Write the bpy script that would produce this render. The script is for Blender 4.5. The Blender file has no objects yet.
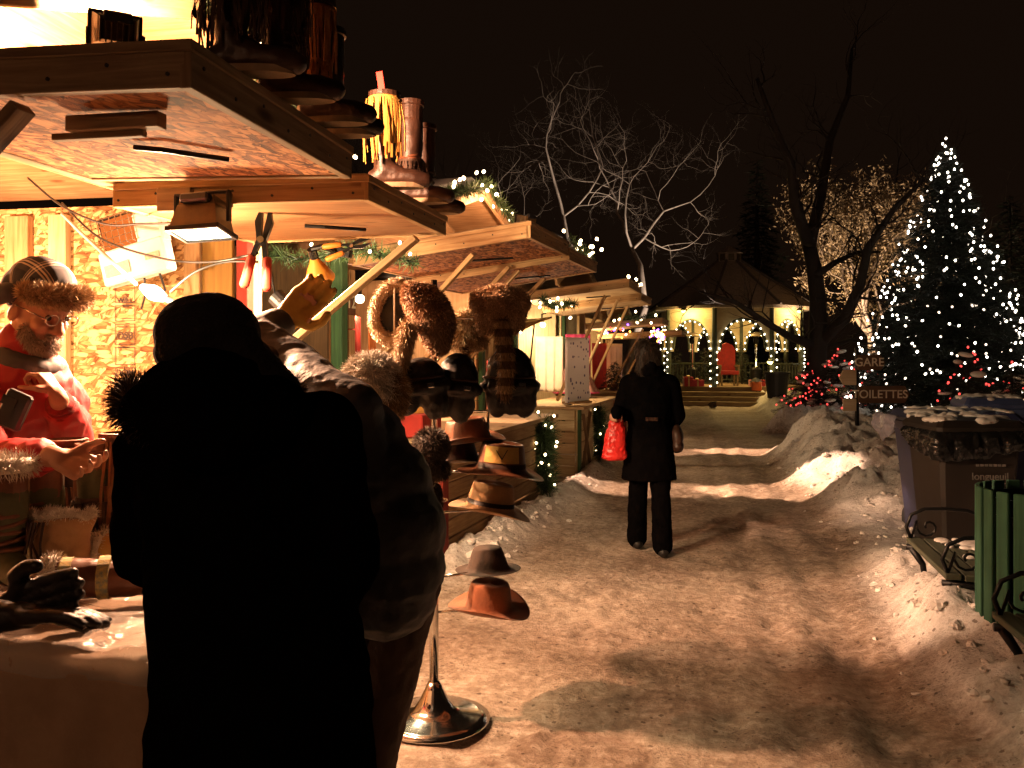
import bpy, bmesh, math, random
import numpy as np
from mathutils import Vector, Matrix, noise, Quaternion, Euler
random.seed(7); np.random.seed(7)
sc = bpy.context.scene
COL = sc.collection
R = math.radians
JUNK = []
TMP = bpy.data.scenes.new('workbench')      # bench where blobs and lettering are evaluated; removed at the end
# ------------------------------------------------------------------ camera
F = 853.0; HZ = 356.0; EYE = 1.6; YAW = R(10.5)
FW = Vector((-math.sin(YAW), math.cos(YAW), 0)); RT = Vector((math.cos(YAW), math.sin(YAW), 0))
cam_d = bpy.data.cameras.new('camera'); cam = bpy.data.objects.new('camera', cam_d); COL.objects.link(cam)
cam.location = (0, 0, EYE); cam.rotation_euler = (R(90), 0, YAW)
cam_d.sensor_width = 36; cam_d.lens = F/1024*36; cam_d.shift_y = -(384-HZ)/1024
cam_d.clip_start = .05; cam_d.clip_end = 600
sc.camera = cam
def atd(px, py, d):               # point seen at a pixel of the photograph at distance d in front of the lens
    v = FW + RT*((px-512)/F) + Vector((0, 0, 1))*((HZ-py)/F)
    return Vector((0, 0, EYE)) + v*d
def at(px, py, Y):
    v = FW + RT*((px-512)/F) + Vector((0, 0, 1))*((HZ-py)/F)
    return Vector((0, 0, EYE)) + v*(Y/v.y)
# ------------------------------------------------------------------ materials
def nm(name):
    m = bpy.data.materials.new(name); m.use_nodes = True
    nt = m.node_tree; nt.nodes.clear()
    out = nt.nodes.new('ShaderNodeOutputMaterial'); b = nt.nodes.new('ShaderNodeBsdfPrincipled')
    nt.links.new(b.outputs[0], out.inputs[0])
    return m, nt, b
def N(nt, t, **k):
    n = nt.nodes.new(t)
    for a, v in k.items():
        if a.startswith('i_'):
            key = a[2:]
            n.inputs[int(key) if key.isdigit() else key].default_value = v
        else: setattr(n, a, v)
    return n
def L(nt, a, b): nt.links.new(a, b)
def ramp(nt, fac, stops):
    r = nt.nodes.new('ShaderNodeValToRGB'); e = r.color_ramp.elements
    while len(e) < len(stops): e.new(.5)
    for q, (p, c) in zip(e, stops): q.position = p; q.color = (*c, 1) if len(c) == 3 else c
    L(nt, fac, r.inputs[0]); return r
def coords(nt, scale=(1, 1, 1), uv=False):
    tc = nt.nodes.new('ShaderNodeTexCoord'); mp = nt.nodes.new('ShaderNodeMapping')
    mp.inputs['Scale'].default_value = scale
    L(nt, tc.outputs['UV' if uv else 'Object'], mp.inputs[0]); return mp.outputs[0]
def bump(nt, b, h, s, d=.01):
    n = N(nt, 'ShaderNodeBump'); n.inputs['Strength'].default_value = s; n.inputs['Distance'].default_value = d
    L(nt, h, n.inputs['Height']); L(nt, n.outputs[0], b.inputs['Normal'])
def pmat(name, c1, c2=None, scale=8., rough=.7, bmp=.3, bscale=None, metal=0., stretch=(1, 1, 1), sheen=0., spec=.4, coat=0., uv=False, rv=.1, bd=.01, trans=0.):
    m, nt, b = nm(name)
    c2 = c2 or tuple(x*.6 for x in c1)
    co = coords(nt, stretch, uv)
    n = N(nt, 'ShaderNodeTexNoise', i_Scale=scale, i_Detail=6., i_Roughness=.62); L(nt, co, n.inputs['Vector'])
    r = ramp(nt, n.outputs[0], [(.32, c2), (.68, c1)]); L(nt, r.outputs[0], b.inputs['Base Color'])
    rr = N(nt, 'ShaderNodeMapRange', i_3=max(0, rough-rv), i_4=min(1, rough+rv)); L(nt, n.outputs[0], rr.inputs[0]); L(nt, rr.outputs[0], b.inputs['Roughness'])
    b.inputs['Metallic'].default_value = metal; b.inputs['Specular IOR Level'].default_value = spec
    b.inputs['Sheen Weight'].default_value = sheen; b.inputs['Coat Weight'].default_value = coat
    b.inputs['Transmission Weight'].default_value = trans
    if bmp:
        n2 = N(nt, 'ShaderNodeTexNoise', i_Scale=(bscale or scale*3), i_Detail=4.); L(nt, co, n2.inputs['Vector'])
        bump(nt, b, n2.outputs[0], bmp, bd)
    return m
def emat(name, c, s, samp=False):
    m = bpy.data.materials.new(name); m.use_nodes = True; nt = m.node_tree; nt.nodes.clear()
    o = nt.nodes.new('ShaderNodeOutputMaterial'); e = nt.nodes.new('ShaderNodeEmission')
    e.inputs[0].default_value = (*c, 1); e.inputs[1].default_value = s; L(nt, e.outputs[0], o.inputs[0])
    m.cycles.emission_sampling = 'AUTO' if samp else 'NONE'
    return m
def wood(name, light, dark, knots=True, grain=28., rough=.8):
    m, nt, b = nm(name)
    co = coords(nt, (1, 1, 1), True)
    mp = N(nt, 'ShaderNodeMapping'); mp.inputs['Scale'].default_value = (1.6, grain, 1); L(nt, co, mp.inputs[0])
    n = N(nt, 'ShaderNodeTexNoise', i_Scale=1.6, i_Detail=7., i_Roughness=.6, i_Distortion=.6); L(nt, mp.outputs[0], n.inputs['Vector'])
    r = ramp(nt, n.outputs[0], [(.3, dark), (.52, tuple((a+b_)/2 for a, b_ in zip(light, dark))), (.72, light)])
    big = N(nt, 'ShaderNodeTexNoise', i_Scale=2.2, i_Detail=3.); L(nt, co, big.inputs['Vector'])
    mr = ramp(nt, big.outputs[0], [(.3, (.6, .55, .5)), (.7, (1, 1, 1))])
    mx = N(nt, 'ShaderNodeMixRGB', blend_type='MULTIPLY'); mx.inputs[0].default_value = .8
    L(nt, r.outputs[0], mx.inputs[1]); L(nt, mr.outputs[0], mx.inputs[2]); last = mx.outputs[0]
    if knots:
        mk = N(nt, 'ShaderNodeMapping'); mk.inputs['Scale'].default_value = (2.2, 7, 1); L(nt, co, mk.inputs[0])
        vo = N(nt, 'ShaderNodeTexVoronoi', i_Scale=1.); L(nt, mk.outputs[0], vo.inputs['Vector'])
        kr = ramp(nt, vo.outputs['Distance'], [(.05, (.12, .07, .04)), (.1, (.45, .35, .3)), (.16, (1, 1, 1))])
        m2 = N(nt, 'ShaderNodeMixRGB', blend_type='MULTIPLY'); m2.inputs[0].default_value = .85
        L(nt, last, m2.inputs[1]); L(nt, kr.outputs[0], m2.inputs[2]); last = m2.outputs[0]
    L(nt, last, b.inputs['Base Color']); b.inputs['Roughness'].default_value = rough; b.inputs['Specular IOR Level'].default_value = .25
    bump(nt, b, n.outputs[0], .6, .004)
    return m
def osb(name, light=(.62, .42, .2), dark=(.16, .075, .025), mid=(.38, .22, .085)):
    m, nt, b = nm(name)
    co = coords(nt, (1, 1, 1), True)
    cols = []; hs = []; ds = []
    for i, (ang, off) in enumerate(((62, 0), (8, 3.7), (118, 9.1), (-38, 5.2), (88, 7.7))):
        mp = N(nt, 'ShaderNodeMapping'); mp.inputs['Rotation'].default_value = (0, 0, R(ang)); mp.inputs['Location'].default_value = (off, off*.7, 0)
        L(nt, co, mp.inputs[0]); ms = N(nt, 'ShaderNodeMapping'); ms.inputs['Scale'].default_value = (13, 42, 1); L(nt, mp.outputs[0], ms.inputs[0]); mp = ms
        vo = N(nt, 'ShaderNodeTexVoronoi', i_Scale=1., i_Randomness=1.); L(nt, mp.outputs[0], vo.inputs['Vector'])
        cols.append(vo.outputs['Color']); ds.append(vo.outputs['Distance'])
        n2 = N(nt, 'ShaderNodeTexNoise', i_Scale=1.2, i_Detail=5.); m3 = N(nt, 'ShaderNodeMapping'); m3.inputs['Scale'].default_value = (1, 6, 1)
        L(nt, mp.outputs[0], m3.inputs[0]); L(nt, m3.outputs[0], n2.inputs['Vector']); hs.append(n2.outputs[0])
    cur = None; cd = None
    for i, (c, h) in enumerate(zip(cols, hs)):
        sp = N(nt, 'ShaderNodeSeparateColor'); L(nt, c, sp.inputs[0])
        add = N(nt, 'ShaderNodeMath', operation='MULTIPLY_ADD'); add.inputs[1].default_value = .55; L(nt, h, add.inputs[0])
        ml = N(nt, 'ShaderNodeMath', operation='MULTIPLY'); ml.inputs[1].default_value = .55; L(nt, sp.outputs[0], ml.inputs[0]); L(nt, ml.outputs[0], add.inputs[2])
        v = add.outputs[0]
        if cur is None: cur = v; cd = ds[i]
        else:
            st = N(nt, 'ShaderNodeMath', operation='GREATER_THAN'); st.inputs[1].default_value = .55; L(nt, sp.outputs[1], st.inputs[0])
            mx = N(nt, 'ShaderNodeMix'); L(nt, st.outputs[0], mx.inputs[0]); L(nt, cur, mx.inputs[2]); L(nt, v, mx.inputs[3]); cur = mx.outputs[0]; mq = N(nt, 'ShaderNodeMix'); L(nt, st.outputs[0], mq.inputs[0]); L(nt, cd, mq.inputs[2]); L(nt, ds[i], mq.inputs[3]); cd = mq.outputs[0]
    r = ramp(nt, cur, [(.3, dark), (.46, mid), (.66, light)])
    ed = ramp(nt, cd, [(.5, (1, 1, 1)), (.72, (.42, .34, .28))]); mm_ = N(nt, 'ShaderNodeMixRGB', blend_type='MULTIPLY'); mm_.inputs[0].default_value = .9; L(nt, r.outputs[0], mm_.inputs[1]); L(nt, ed.outputs[0], mm_.inputs[2])
    L(nt, mm_.outputs[0], b.inputs['Base Color']); b.inputs['Roughness'].default_value = .85; b.inputs['Specular IOR Level'].default_value = .2
    bump(nt, b, cur, .8, .006)
    return m
def furmat(name, root, tip, var, stripes=None):
    m, nt, b = nm(name)
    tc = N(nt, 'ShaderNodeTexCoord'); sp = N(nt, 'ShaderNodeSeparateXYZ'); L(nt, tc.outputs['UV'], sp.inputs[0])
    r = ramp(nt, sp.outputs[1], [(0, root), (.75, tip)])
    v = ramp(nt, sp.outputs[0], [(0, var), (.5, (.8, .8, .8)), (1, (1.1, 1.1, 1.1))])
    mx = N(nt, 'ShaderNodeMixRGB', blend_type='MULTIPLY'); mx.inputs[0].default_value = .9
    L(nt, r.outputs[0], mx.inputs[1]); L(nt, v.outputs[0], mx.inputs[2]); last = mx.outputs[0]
    if stripes:
        w = N(nt, 'ShaderNodeTexWave', wave_type='BANDS', bands_direction='Z', i_Scale=stripes, i_Distortion=.4); L(nt, tc.outputs['Object'], w.inputs['Vector'])
        rs = ramp(nt, w.outputs[0], [(.4, (.3, .23, .18)), (.6, (1, 1, 1))])
        m2 = N(nt, 'ShaderNodeMixRGB', blend_type='MULTIPLY'); m2.inputs[0].default_value = .95
        L(nt, last, m2.inputs[1]); L(nt, rs.outputs[0], m2.inputs[2]); last = m2.outputs[0]
    L(nt, last, b.inputs['Base Color']); b.inputs['Roughness'].default_value = .55; b.inputs['Specular IOR Level'].default_value = .3
    return m
# ------------------------------------------------------------------ object helpers
MW = {}                             # world matrices of things and parts
def tag(o, label=None, cat=None, group=None, kind=None):
    if label: o['label'] = label
    if cat: o['category'] = cat
    if group: o['group'] = group
    if kind: o['kind'] = kind
    return o
def thing(name, label, cat, loc=(0, 0, 0), rz=0, group=None):
    o = bpy.data.objects.new(name, None); COL.objects.link(o); o.empty_display_size = .1
    o.location = loc; o.rotation_euler = (0, 0, rz)
    MW[o.name] = Matrix.Translation(Vector(loc)) @ Matrix.Rotation(rz, 4, 'Z')
    return tag(o, label, cat, group)
def link_mesh(name, me, mat, parent=None, loc=None, local=False):
    """mesh given in world coordinates unless local"""
    o = bpy.data.objects.new(name, me); COL.objects.link(o)
    if mat is not None and len(me.materials) == 0:
        for mm in (mat if isinstance(mat, (list, tuple)) else [mat]): me.materials.append(mm)
    if parent is not None:
        pm = MW[parent.name]
        if not local: me.transform(pm.inverted())
        o.parent = parent; MW[o.name] = pm.copy()
    else:
        l = Vector(loc) if loc is not None else Vector((0, 0, 0))
        if not local: me.transform(Matrix.Translation(-l))
        o.location = l; MW[o.name] = Matrix.Translation(l)
    return o
def obj(name, bm, mat, parent=None, loc=None, local=False, smooth=False, auto=None):
    me = bpy.data.meshes.new(name)
    bmesh.ops.recalc_face_normals(bm, faces=bm.faces) if smooth != 'raw' else None
    if smooth:
        for f in bm.faces: f.smooth = True
    bm.to_mesh(me); bm.free()
    return link_mesh(name, me, mat, parent, loc, local)
def copyobj(src, parent=None, loc=None, rot=None, scale=None):
    c = src.copy(); COL.objects.link(c)
    if parent is not None: c.parent = parent
    if loc is not None: c.location = loc
    if rot is not None: c.rotation_euler = rot
    if scale is not None: c.scale = scale
    MW[c.name] = (MW[parent.name] if parent else Matrix()) @ Matrix.LocRotScale(c.location, c.rotation_euler, c.scale)
    return c
def BM():
    b = bmesh.new(); b.loops.layers.uv.new('UVMap'); return b
def _uvbox(bm, faces, axes, org):
    uv = bm.loops.layers.uv.verify(); ro = random.uniform(0, 20); rv = random.uniform(0, 20)
    ax = [a.normalized() for a in axes]
    for f in faces:
        f.normal_update(); n = f.normal
        k = max(range(3), key=lambda i: abs(n.dot(ax[i])))
        a, c = [i for i in range(3) if i != k]
        for l in f.loops:
            p = l.vert.co-org
            l[uv].uv = (p.dot(ax[a])+ro+k*.37, p.dot(ax[c])+rv+k*.21)
def box(bm, c, s, rot=None, bev=0.):
    """s sizes x,y,z; UVs run along the longest axis"""
    M = rot.to_3x3() if rot is not None else Matrix.Identity(3)
    ax = [M @ Vector((1, 0, 0)), M @ Vector((0, 1, 0)), M @ Vector((0, 0, 1))]
    c = Vector(c); hs = [x/2 for x in s]; vs = []
    for i in (-1, 1):
        for j in (-1, 1):
            for k in (-1, 1): vs.append(bm.verts.new(c+ax[0]*hs[0]*i+ax[1]*hs[1]*j+ax[2]*hs[2]*k))
    idx = [(0, 1, 3, 2), (4, 6, 7, 5), (0, 4, 5, 1), (2, 3, 7, 6), (0, 2, 6, 4), (1, 5, 7, 3)]
    fs = [bm.faces.new([vs[q] for q in f]) for f in idx]
    if bev:
        es = list({e for f in fs for e in f.edges})
        r = bmesh.ops.bevel(bm, geom=es, offset=bev, segments=1, affect='EDGES')
        fs = list({f for v in r['verts'] for f in v.link_faces} | {f for f in fs if f.is_valid})
    order = sorted(range(3), key=lambda i: -s[i])
    _uvbox(bm, fs, [ax[i] for i in order], c)
    return fs
def beam(bm, p0, p1, w, h, up=Vector((0, 0, 1)), bev=.003):
    p0 = Vector(p0); p1 = Vector(p1); d = (p1-p0); l = d.length; d.normalize()
    sd = d.cross(up)
    if sd.length < 1e-4: sd = d.cross(Vector((0, 1, 0)))
    sd.normalize(); u = sd.cross(d)
    return box(bm, (p0+p1)/2, (l, w, h), Matrix((d, sd, u)).transposed().to_4x4(), bev)
def tube(bm, pts, rad, n=8, cap=True, closed=False):
    pts = [Vector(p) for p in pts]
    if not isinstance(rad, (list, tuple)): rad = [rad]*len(pts)
    rings = []; prev = None
    uv = bm.loops.layers.uv.verify(); acc = 0
    for i, p in enumerate(pts):
        a = pts[i-1] if i > 0 else (pts[-1] if closed else p); c = pts[i+1] if i < len(pts)-1 else (pts[0] if closed else p)
        t = (c-a)
        if t.length < 1e-9: t = Vector((0, 0, 1))
        t.normalize()
        if prev is None:
            s = t.cross(Vector((0, 0, 1)))
            if s.length < .05: s = t.cross(Vector((0, 1, 0)))
        else:
            s = prev-t*prev.dot(t)
            if s.length < 1e-6: s = t.orthogonal()
        s.normalize(); prev = s; q = t.cross(s)
        rings.append([bm.verts.new(p+(s*math.cos(2*math.pi*k/n)+q*math.sin(2*math.pi*k/n))*rad[i]) for k in range(n)])
    m = len(rings); fs = []
    for i in range(m if closed else m-1):
        A = rings[i]; B = rings[(i+1) % m]; l = (pts[(i+1) % m]-pts[i]).length
        for k in range(n):
            f = bm.faces.new((A[k], A[(k+1) % n], B[(k+1) % n], B[k])); fs.append(f)
            for lp, u in zip(f.loops, ((acc, k/n*.3), (acc, (k+1)/n*.3), (acc+l, (k+1)/n*.3), (acc+l, k/n*.3))): lp[uv].uv = u
        acc += l
    if cap and not closed:
        try:
            fs.append(bm.faces.new(rings[0][::-1])); fs.append(bm.faces.new(rings[-1]))
        except ValueError: pass
    return fs
def lathe(bm, prof, c=(0, 0, 0), n=24, rot=None, sx=1., sy=1.):
    """prof: (radius, z) list"""
    c = Vector(c); M = rot.to_3x3() if rot is not None else Matrix.Identity(3); rings = []
    for r, z in prof:
        if r < 1e-6: rings.append([bm.verts.new(c+M @ Vector((0, 0, z)))])
        else: rings.append([bm.verts.new(c+M @ Vector((r*sx*math.cos(2*math.pi*k/n), r*sy*math.sin(2*math.pi*k/n), z))) for k in range(n)])
    uv = bm.loops.layers.uv.verify(); fs = []
    for i in range(len(rings)-1):
        A, B = rings[i], rings[i+1]
        for k in range(n):
            k2 = (k+1) % n
            if len(A) == 1 and len(B) == 1: continue
            if len(A) == 1: vs = (A[0], B[k2], B[k])
            elif len(B) == 1: vs = (A[k], A[k2], B[0])
            else: vs = (A[k], A[k2], B[k2], B[k])
            f = bm.faces.new(vs); fs.append(f)
            for lp in f.loops: lp[uv].uv = (k/n, i/len(rings))
    return fs
def ball(bm, c, r, rot=None, seg=16, rings=10):
    r = (r, r, r) if not isinstance(r, (tuple, list)) else r
    M = Matrix.Translation(Vector(c)) @ (rot.to_4x4() if rot is not None else Matrix()) @ Matrix.Diagonal((*r, 1))
    return bmesh.ops.create_uvsphere(bm, u_segments=seg, v_segments=rings, radius=1, matrix=M)
def prism(bm, pts, th, M):
    """2-D outline pts extruded by th along local z, placed by matrix M"""
    a = [bm.verts.new(M @ Vector((x, y, -th/2))) for x, y in pts]; b = [bm.verts.new(M @ Vector((x, y, th/2))) for x, y in pts]
    n = len(pts); fs = [bm.faces.new(a[::-1]), bm.faces.new(b)]
    for i in range(n): fs.append(bm.faces.new((a[i], a[(i+1) % n], b[(i+1) % n], b[i])))
    X = (M.to_3x3() @ Vector((1, 0, 0))); Y = M.to_3x3() @ Vector((0, 1, 0)); Z = M.to_3x3() @ Vector((0, 0, 1))
    _uvbox(bm, fs, [X, Y, Z], M.translation)
    return fs
def loft(bm, rings, closed=True, cap=True):
    R_ = [[bm.verts.new(Vector(p)) for p in r] for r in rings]; fs = []
    uv = bm.loops.layers.uv.verify()
    for i in range(len(R_)-1):
        n = len(R_[i])
        for k in range(n if closed else n-1):
            f = bm.faces.new((R_[i][k], R_[i][(k+1) % n], R_[i+1][(k+1) % n], R_[i+1][k])); fs.append(f)
            for lp, u in zip(f.loops, ((k/n, i*.1), ((k+1)/n, i*.1), ((k+1)/n, i*.1+.1), (k/n, i*.1+.1))): lp[uv].uv = u
    if cap and closed:
        for r in (R_[0][::-1], R_[-1]):
            try: fs.append(bm.faces.new(r))
            except ValueError: pass
    return fs
def ring(c, rx, ry, n=20, rot=None, tilt=None):
    M = rot.to_3x3() if rot is not None else Matrix.Identity(3); c = Vector(c)
    return [c+M @ Vector((rx*math.cos(2*math.pi*k/n), ry*math.sin(2*math.pi*k/n), 0)) for k in range(n)]
def frame(z, x=None):
    """rotation whose z axis is z"""
    z = Vector(z).normalized(); x = Vector(x) if x is not None else Vector((1, 0, 0)) if abs(z.x) < .9 else Vector((0, 1, 0))
    y = z.cross(x).normalized(); x = y.cross(z)
    return Matrix((x, y, z)).transposed().to_4x4()
def text_mesh(name, s, size, mat, parent, M, depth=.002, bold=0.):
    cu = bpy.data.curves.new('lettering', 'FONT'); cu.body = s; cu.size = size; cu.extrude = depth; cu.align_x = 'CENTER'; cu.align_y = 'CENTER'; cu.offset = bold
    t = bpy.data.objects.new('lettering', cu); TMP.collection.objects.link(t)
    TMP.view_layers[0].update(); dg = TMP.view_layers[0].depsgraph
    me = bpy.data.meshes.new_from_object(t.evaluated_get(dg))
    TMP.collection.objects.unlink(t); JUNK.extend((t, cu))
    me.materials.clear(); me.transform(M)
    return link_mesh(name, me, mat, parent)
# blobs: overlapping round primitives fused into one continuous surface
class Blob:
    def __init__(s): s.bm = BM()
    def cap(s, p0, r0, p1, r1, n=14):
        p0 = Vector(p0); p1 = Vector(p1); d = p1-p0; l = d.length
        if l < 1e-5: ball(s.bm, p0, max(r0, r1)); return
        Q = frame(d); pr = []
        for i in range(5): a = -math.pi/2+i/4*math.pi/2; pr.append((max(0, r0*math.cos(a)), r0*math.sin(a)))
        for i in range(5): a = i/4*math.pi/2; pr.append((max(0, r1*math.cos(a)), l+r1*math.sin(a)))
        pr[0] = (0, -r0); pr[-1] = (0, l+r1)
        lathe(s.bm, pr, p0, n, Q)
    def chain(s, pts, rads):
        for i in range(len(pts)-1): s.cap(pts[i], rads[i], pts[i+1], rads[i+1])
    def body(s, secs, rot=None, steps=30, n=28):
        C = [(Vector(c), rx, ry) for c, rx, ry in secs]; m = len(C)-1; rings = []
        for i in range(steps+1):
            u = i/steps*m; k = min(int(u), m-1); t = u-k; g = lambda q: C[max(0, min(m, q))]
            def cr(f): p0, p1, p2, p3 = f(g(k-1)), f(g(k)), f(g(k+1)), f(g(k+2)); return .5*((2*p1)+(p2-p0)*t+(2*p0-5*p1+4*p2-p3)*t*t+(3*p1-p0-3*p2+p3)*t**3)
            rings.append(ring(cr(lambda q: q[0]), cr(lambda q: q[1]), cr(lambda q: q[2]), n, rot))
        loft(s.bm, rings)
    def ell(s, c, r, rot=None): ball(s.bm, c, tuple(r) if not isinstance(r, float) else r, rot)
    def finish(s, name, mat, parent, voxel=.01, smooth=4, amp=0., freq=8., stretch=(1, 1, 1), zones=None, loc=None, keep=False):
        me = bpy.data.meshes.new('t'); bmesh.ops.recalc_face_normals(s.bm, faces=s.bm.faces); s.bm.to_mesh(me); s.bm.free()
        o = bpy.data.objects.new('t', me); TMP.collection.objects.link(o)
        m = o.modifiers.new('r', 'REMESH'); m.mode = 'VOXEL'; m.voxel_size = voxel
        if smooth: q = o.modifiers.new('s', 'SMOOTH'); q.iterations = smooth; q.factor = .5
        TMP.view_layers[0].update(); dg = TMP.view_layers[0].depsgraph
        me2 = bpy.data.meshes.new_from_object(o.evaluated_get(dg))
        TMP.collection.objects.unlink(o); JUNK.extend((o, me))
        me2.name = name; me2.materials.clear()
        if amp:
            nv = len(me2.vertices); co = np.empty(nv*3); me2.vertices.foreach_get('co', co); no = np.empty(nv*3); me2.vertex_normals.foreach_get('vector', no)
            co = co.reshape(-1, 3); no = no.reshape(-1, 3); am = np.empty(nv)
            for k in range(nv):
                p = Vector(co[k]*freq*np.array(stretch)); am[k] = noise.noise(p)*.6+(.5-abs(noise.noise(p*1.9+Vector((3, 1, 7)))))*.8+noise.noise(p*4.1)*.2
            co += no*am[:, None]*amp; me2.vertices.foreach_set('co', co.ravel()); me2.update()
        for p in me2.polygons: p.use_smooth = True
        if keep: return me2
        ob = link_mesh(name, me2, mat, parent, loc)
        if zones:
            W = MW[ob.name]
            for p in me2.polygons: p.material_index = zones(W @ p.center)
        return ob
def hand(b, wrist, d, n, curl=.5, side=1, s=1., thumb=.6, spread=.2, fat=.86):
    """d finger direction, n palm normal (towards which the fingers curl), side +1/-1 puts the thumb on that side of d x n"""
    d = Vector(d).normalized(); n = Vector(n); n = (n-d*n.dot(d)).normalized(); lat = d.cross(n)*side; w = Vector(wrist)
    b.cap(w-d*.02*s, .026*s, w+d*.02*s, .025*s)
    for i, (o, L_, r) in enumerate(((.033, .074, .0098), (.011, .082, .0102), (-.011, .077, .0098), (-.031, .06, .0086))):
        k0 = w+d*.088*s+lat*o*s; b.cap(w+d*.015*s+lat*o*.55*s, .0165*s, k0, .0128*s)
        p = k0; dd = (d+lat*o*spread*8).normalized(); a = 0
        for j, fr in enumerate((.46, .3, .24)):
            a += curl*(.75 if j == 0 else 1.)*(1+.08*i); q = p+(dd*math.cos(a)+n*math.sin(a))*L_*fr*s
            b.cap(p, r*s*fat*(1-.08*j), q, r*s*fat*(.92-.08*j)); p = q
    t0 = w+d*.025*s+lat*.026*s; t1 = t0+(lat*.8+d*.6+n*thumb*.6).normalized()*.042*s; t2 = t1+(lat*.35+d*.8+n*thumb).normalized()*.034*s; t3 = t2+(d*.85+n*thumb*1.1-lat*.1).normalized()*.026*s
    b.cap(w+d*.03*s+lat*.01*s, .019*s, t1, .0135*s); b.cap(t1, .0125*s*fat, t2, .0108*s*fat); b.cap(t2, .0108*s*fat, t3, .009*s*fat)
def surf_samples(me, n):
    me.calc_loop_triangles(); nv = len(me.vertices); co = np.empty(nv*3); me.vertices.foreach_get('co', co); co = co.reshape(-1, 3)
    tri = np.empty(len(me.loop_triangles)*3, dtype=np.int32); me.loop_triangles.foreach_get('vertices', tri); tri = tri.reshape(-1, 3)
    a, b, c = co[tri[:, 0]], co[tri[:, 1]], co[tri[:, 2]]; cr = np.cross(b-a, c-a); ar = np.linalg.norm(cr, axis=1)+1e-12
    t = np.random.choice(len(tri), n, p=ar/ar.sum()); u = np.random.rand(n, 1); v = np.random.rand(n, 1); f = u+v > 1
    u = np.where(f, 1-u, u); v = np.where(f, 1-v, v)
    return a[t]+(b-a)[t]*u+(c-a)[t]*v, (cr/ar[:, None])[t]
def blades(P, D, ln, w, flow=None, curl=.3, name='fur'):
    """P base points, D directions, ln lengths, each blade a bent taper: 5 verts"""
    n = len(P); D = D/(np.linalg.norm(D, axis=1)[:, None]+1e-9)
    r = np.random.randn(n, 3); S = np.cross(D, r); S /= np.linalg.norm(S, axis=1)[:, None]+1e-9
    g = np.cross(S, D)*curl*np.random.randn(n, 1) if flow is None else flow*curl
    ln = np.asarray(ln).reshape(-1, 1)*np.ones((n, 1)); w = np.asarray(w).reshape(-1, 1)*np.ones((n, 1))
    mid = P+D*ln*.5+g*ln*.15; tip = P+D*ln+g*ln*.6
    V = np.stack([P-S*w, P+S*w, mid+S*w*.8, mid-S*w*.8, tip], 1).reshape(-1, 3)
    base = (np.arange(n)*5)[:, None]
    quads = base+np.array([[0, 1, 2, 3]]); tris = base+np.array([[3, 2, 4]])
    me = bpy.data.meshes.new(name); me.vertices.add(n*5); me.vertices.foreach_set('co', V.ravel())
    loops = np.concatenate([quads, tris], 1).ravel(); me.loops.add(n*7); me.loops.foreach_set('vertex_index', loops.astype(np.int32))
    me.polygons.add(n*2); st = np.stack([np.arange(n)*7, np.arange(n)*7+4], 1).ravel(); me.polygons.foreach_set('loop_start', st.astype(np.int32))
    uvl = me.uv_layers.new(name='UVMap'); rnd = np.random.rand(n)
    t = np.array([0, 0, .5, .5, .5, .5, 1.]); uv = np.stack([np.repeat(rnd, 7), np.tile(t, n)], 1); uvl.data.foreach_set('uv', uv.ravel())
    me.update(calc_edges=True); me.validate()
    return me
def join_meshes(mes, name):
    bm = BM()
    for k, me in enumerate(mes): bm.from_mesh(me)
    out = bpy.data.meshes.new(name); bm.to_mesh(out); bm.free(); return out
def fur_on(me, n, ln, w=.0011, lay=.5, flow=(0, 0, -1), name='fur'):
    P, Nn = surf_samples(me, n); fl = np.array(flow, float)[None]; fl = fl-Nn*(Nn*fl).sum(1)[:, None]
    D = Nn*(1-lay)+fl*lay+np.random.randn(n, 3)*.18
    return blades(P, D, ln*(.6+.7*np.random.rand(n)), w, None, .4, name)
def furry(name, blob, mat, parent, n, ln, w=.0014, lay=.5, flow=(0, 0, -1), voxel=.012, loc=None, amp=.0):
    """a fur body: fused core plus thousands of tapered hairs, one mesh"""
    core = blob.finish('core', None, None, voxel, 3, amp, 14., keep=True)
    h = fur_on(core, n, ln, w, lay, flow)
    uvl = core.uv_layers.get('UVMap') or core.uv_layers.new(name='UVMap')
    for d in uvl.data: d.uv = (.3, .15)
    me = join_meshes([core, h], name); JUNK.extend((core, h))
    return link_mesh(name, me, mat, parent, loc)
# ------------------------------------------------------------------ shared materials
PINE = wood('pine_boards', (.5, .34, .17), (.27, .15, .06))
PINE_GREY = wood('weathered_pine', (.33, .24, .14), (.16, .105, .055))
PINE_PALE = wood('pale_pine', (.62, .47, .28), (.42, .28, .13))
OSB = osb('strand_board')
OSB_RED = osb('strand_board_red', (.42, .19, .075), (.055, .018, .006), (.24, .09, .034))
OCHRE = wood('ochre_paint', (.3, .2, .05), (.2, .12, .03), False)
REDP = wood('red_paint', (.3, .035, .02), (.17, .02, .012), False)
GREENP = wood('green_paint', (.06, .13, .05), (.03, .07, .03), False)
CREAM = wood('cream_paint', (.62, .52, .32), (.45, .34, .18), False)
DARKPLANK = wood('dark_planks', (.16, .09, .04), (.07, .04, .02))
SNOW = pmat('snow_cap', (.74, .71, .68), (.55, .5, .46), 6, .7, .5, 14)
BLACKM = pmat('black_metal', (.015, .015, .016), (.008, .008, .008), 20, .4, .1, metal=.6)
BLACKP = pmat('black_plastic', (.018, .018, .02), (.01, .01, .011), 30, .45, .1)
CHROME = pmat('chrome', (.75, .73, .7), (.6, .58, .55), 14, .12, .04, metal=1, rv=.06)
WHITEP = pmat('white_enamel', (.75, .73, .68), (.62, .6, .55), 5, .4, .05)
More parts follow.
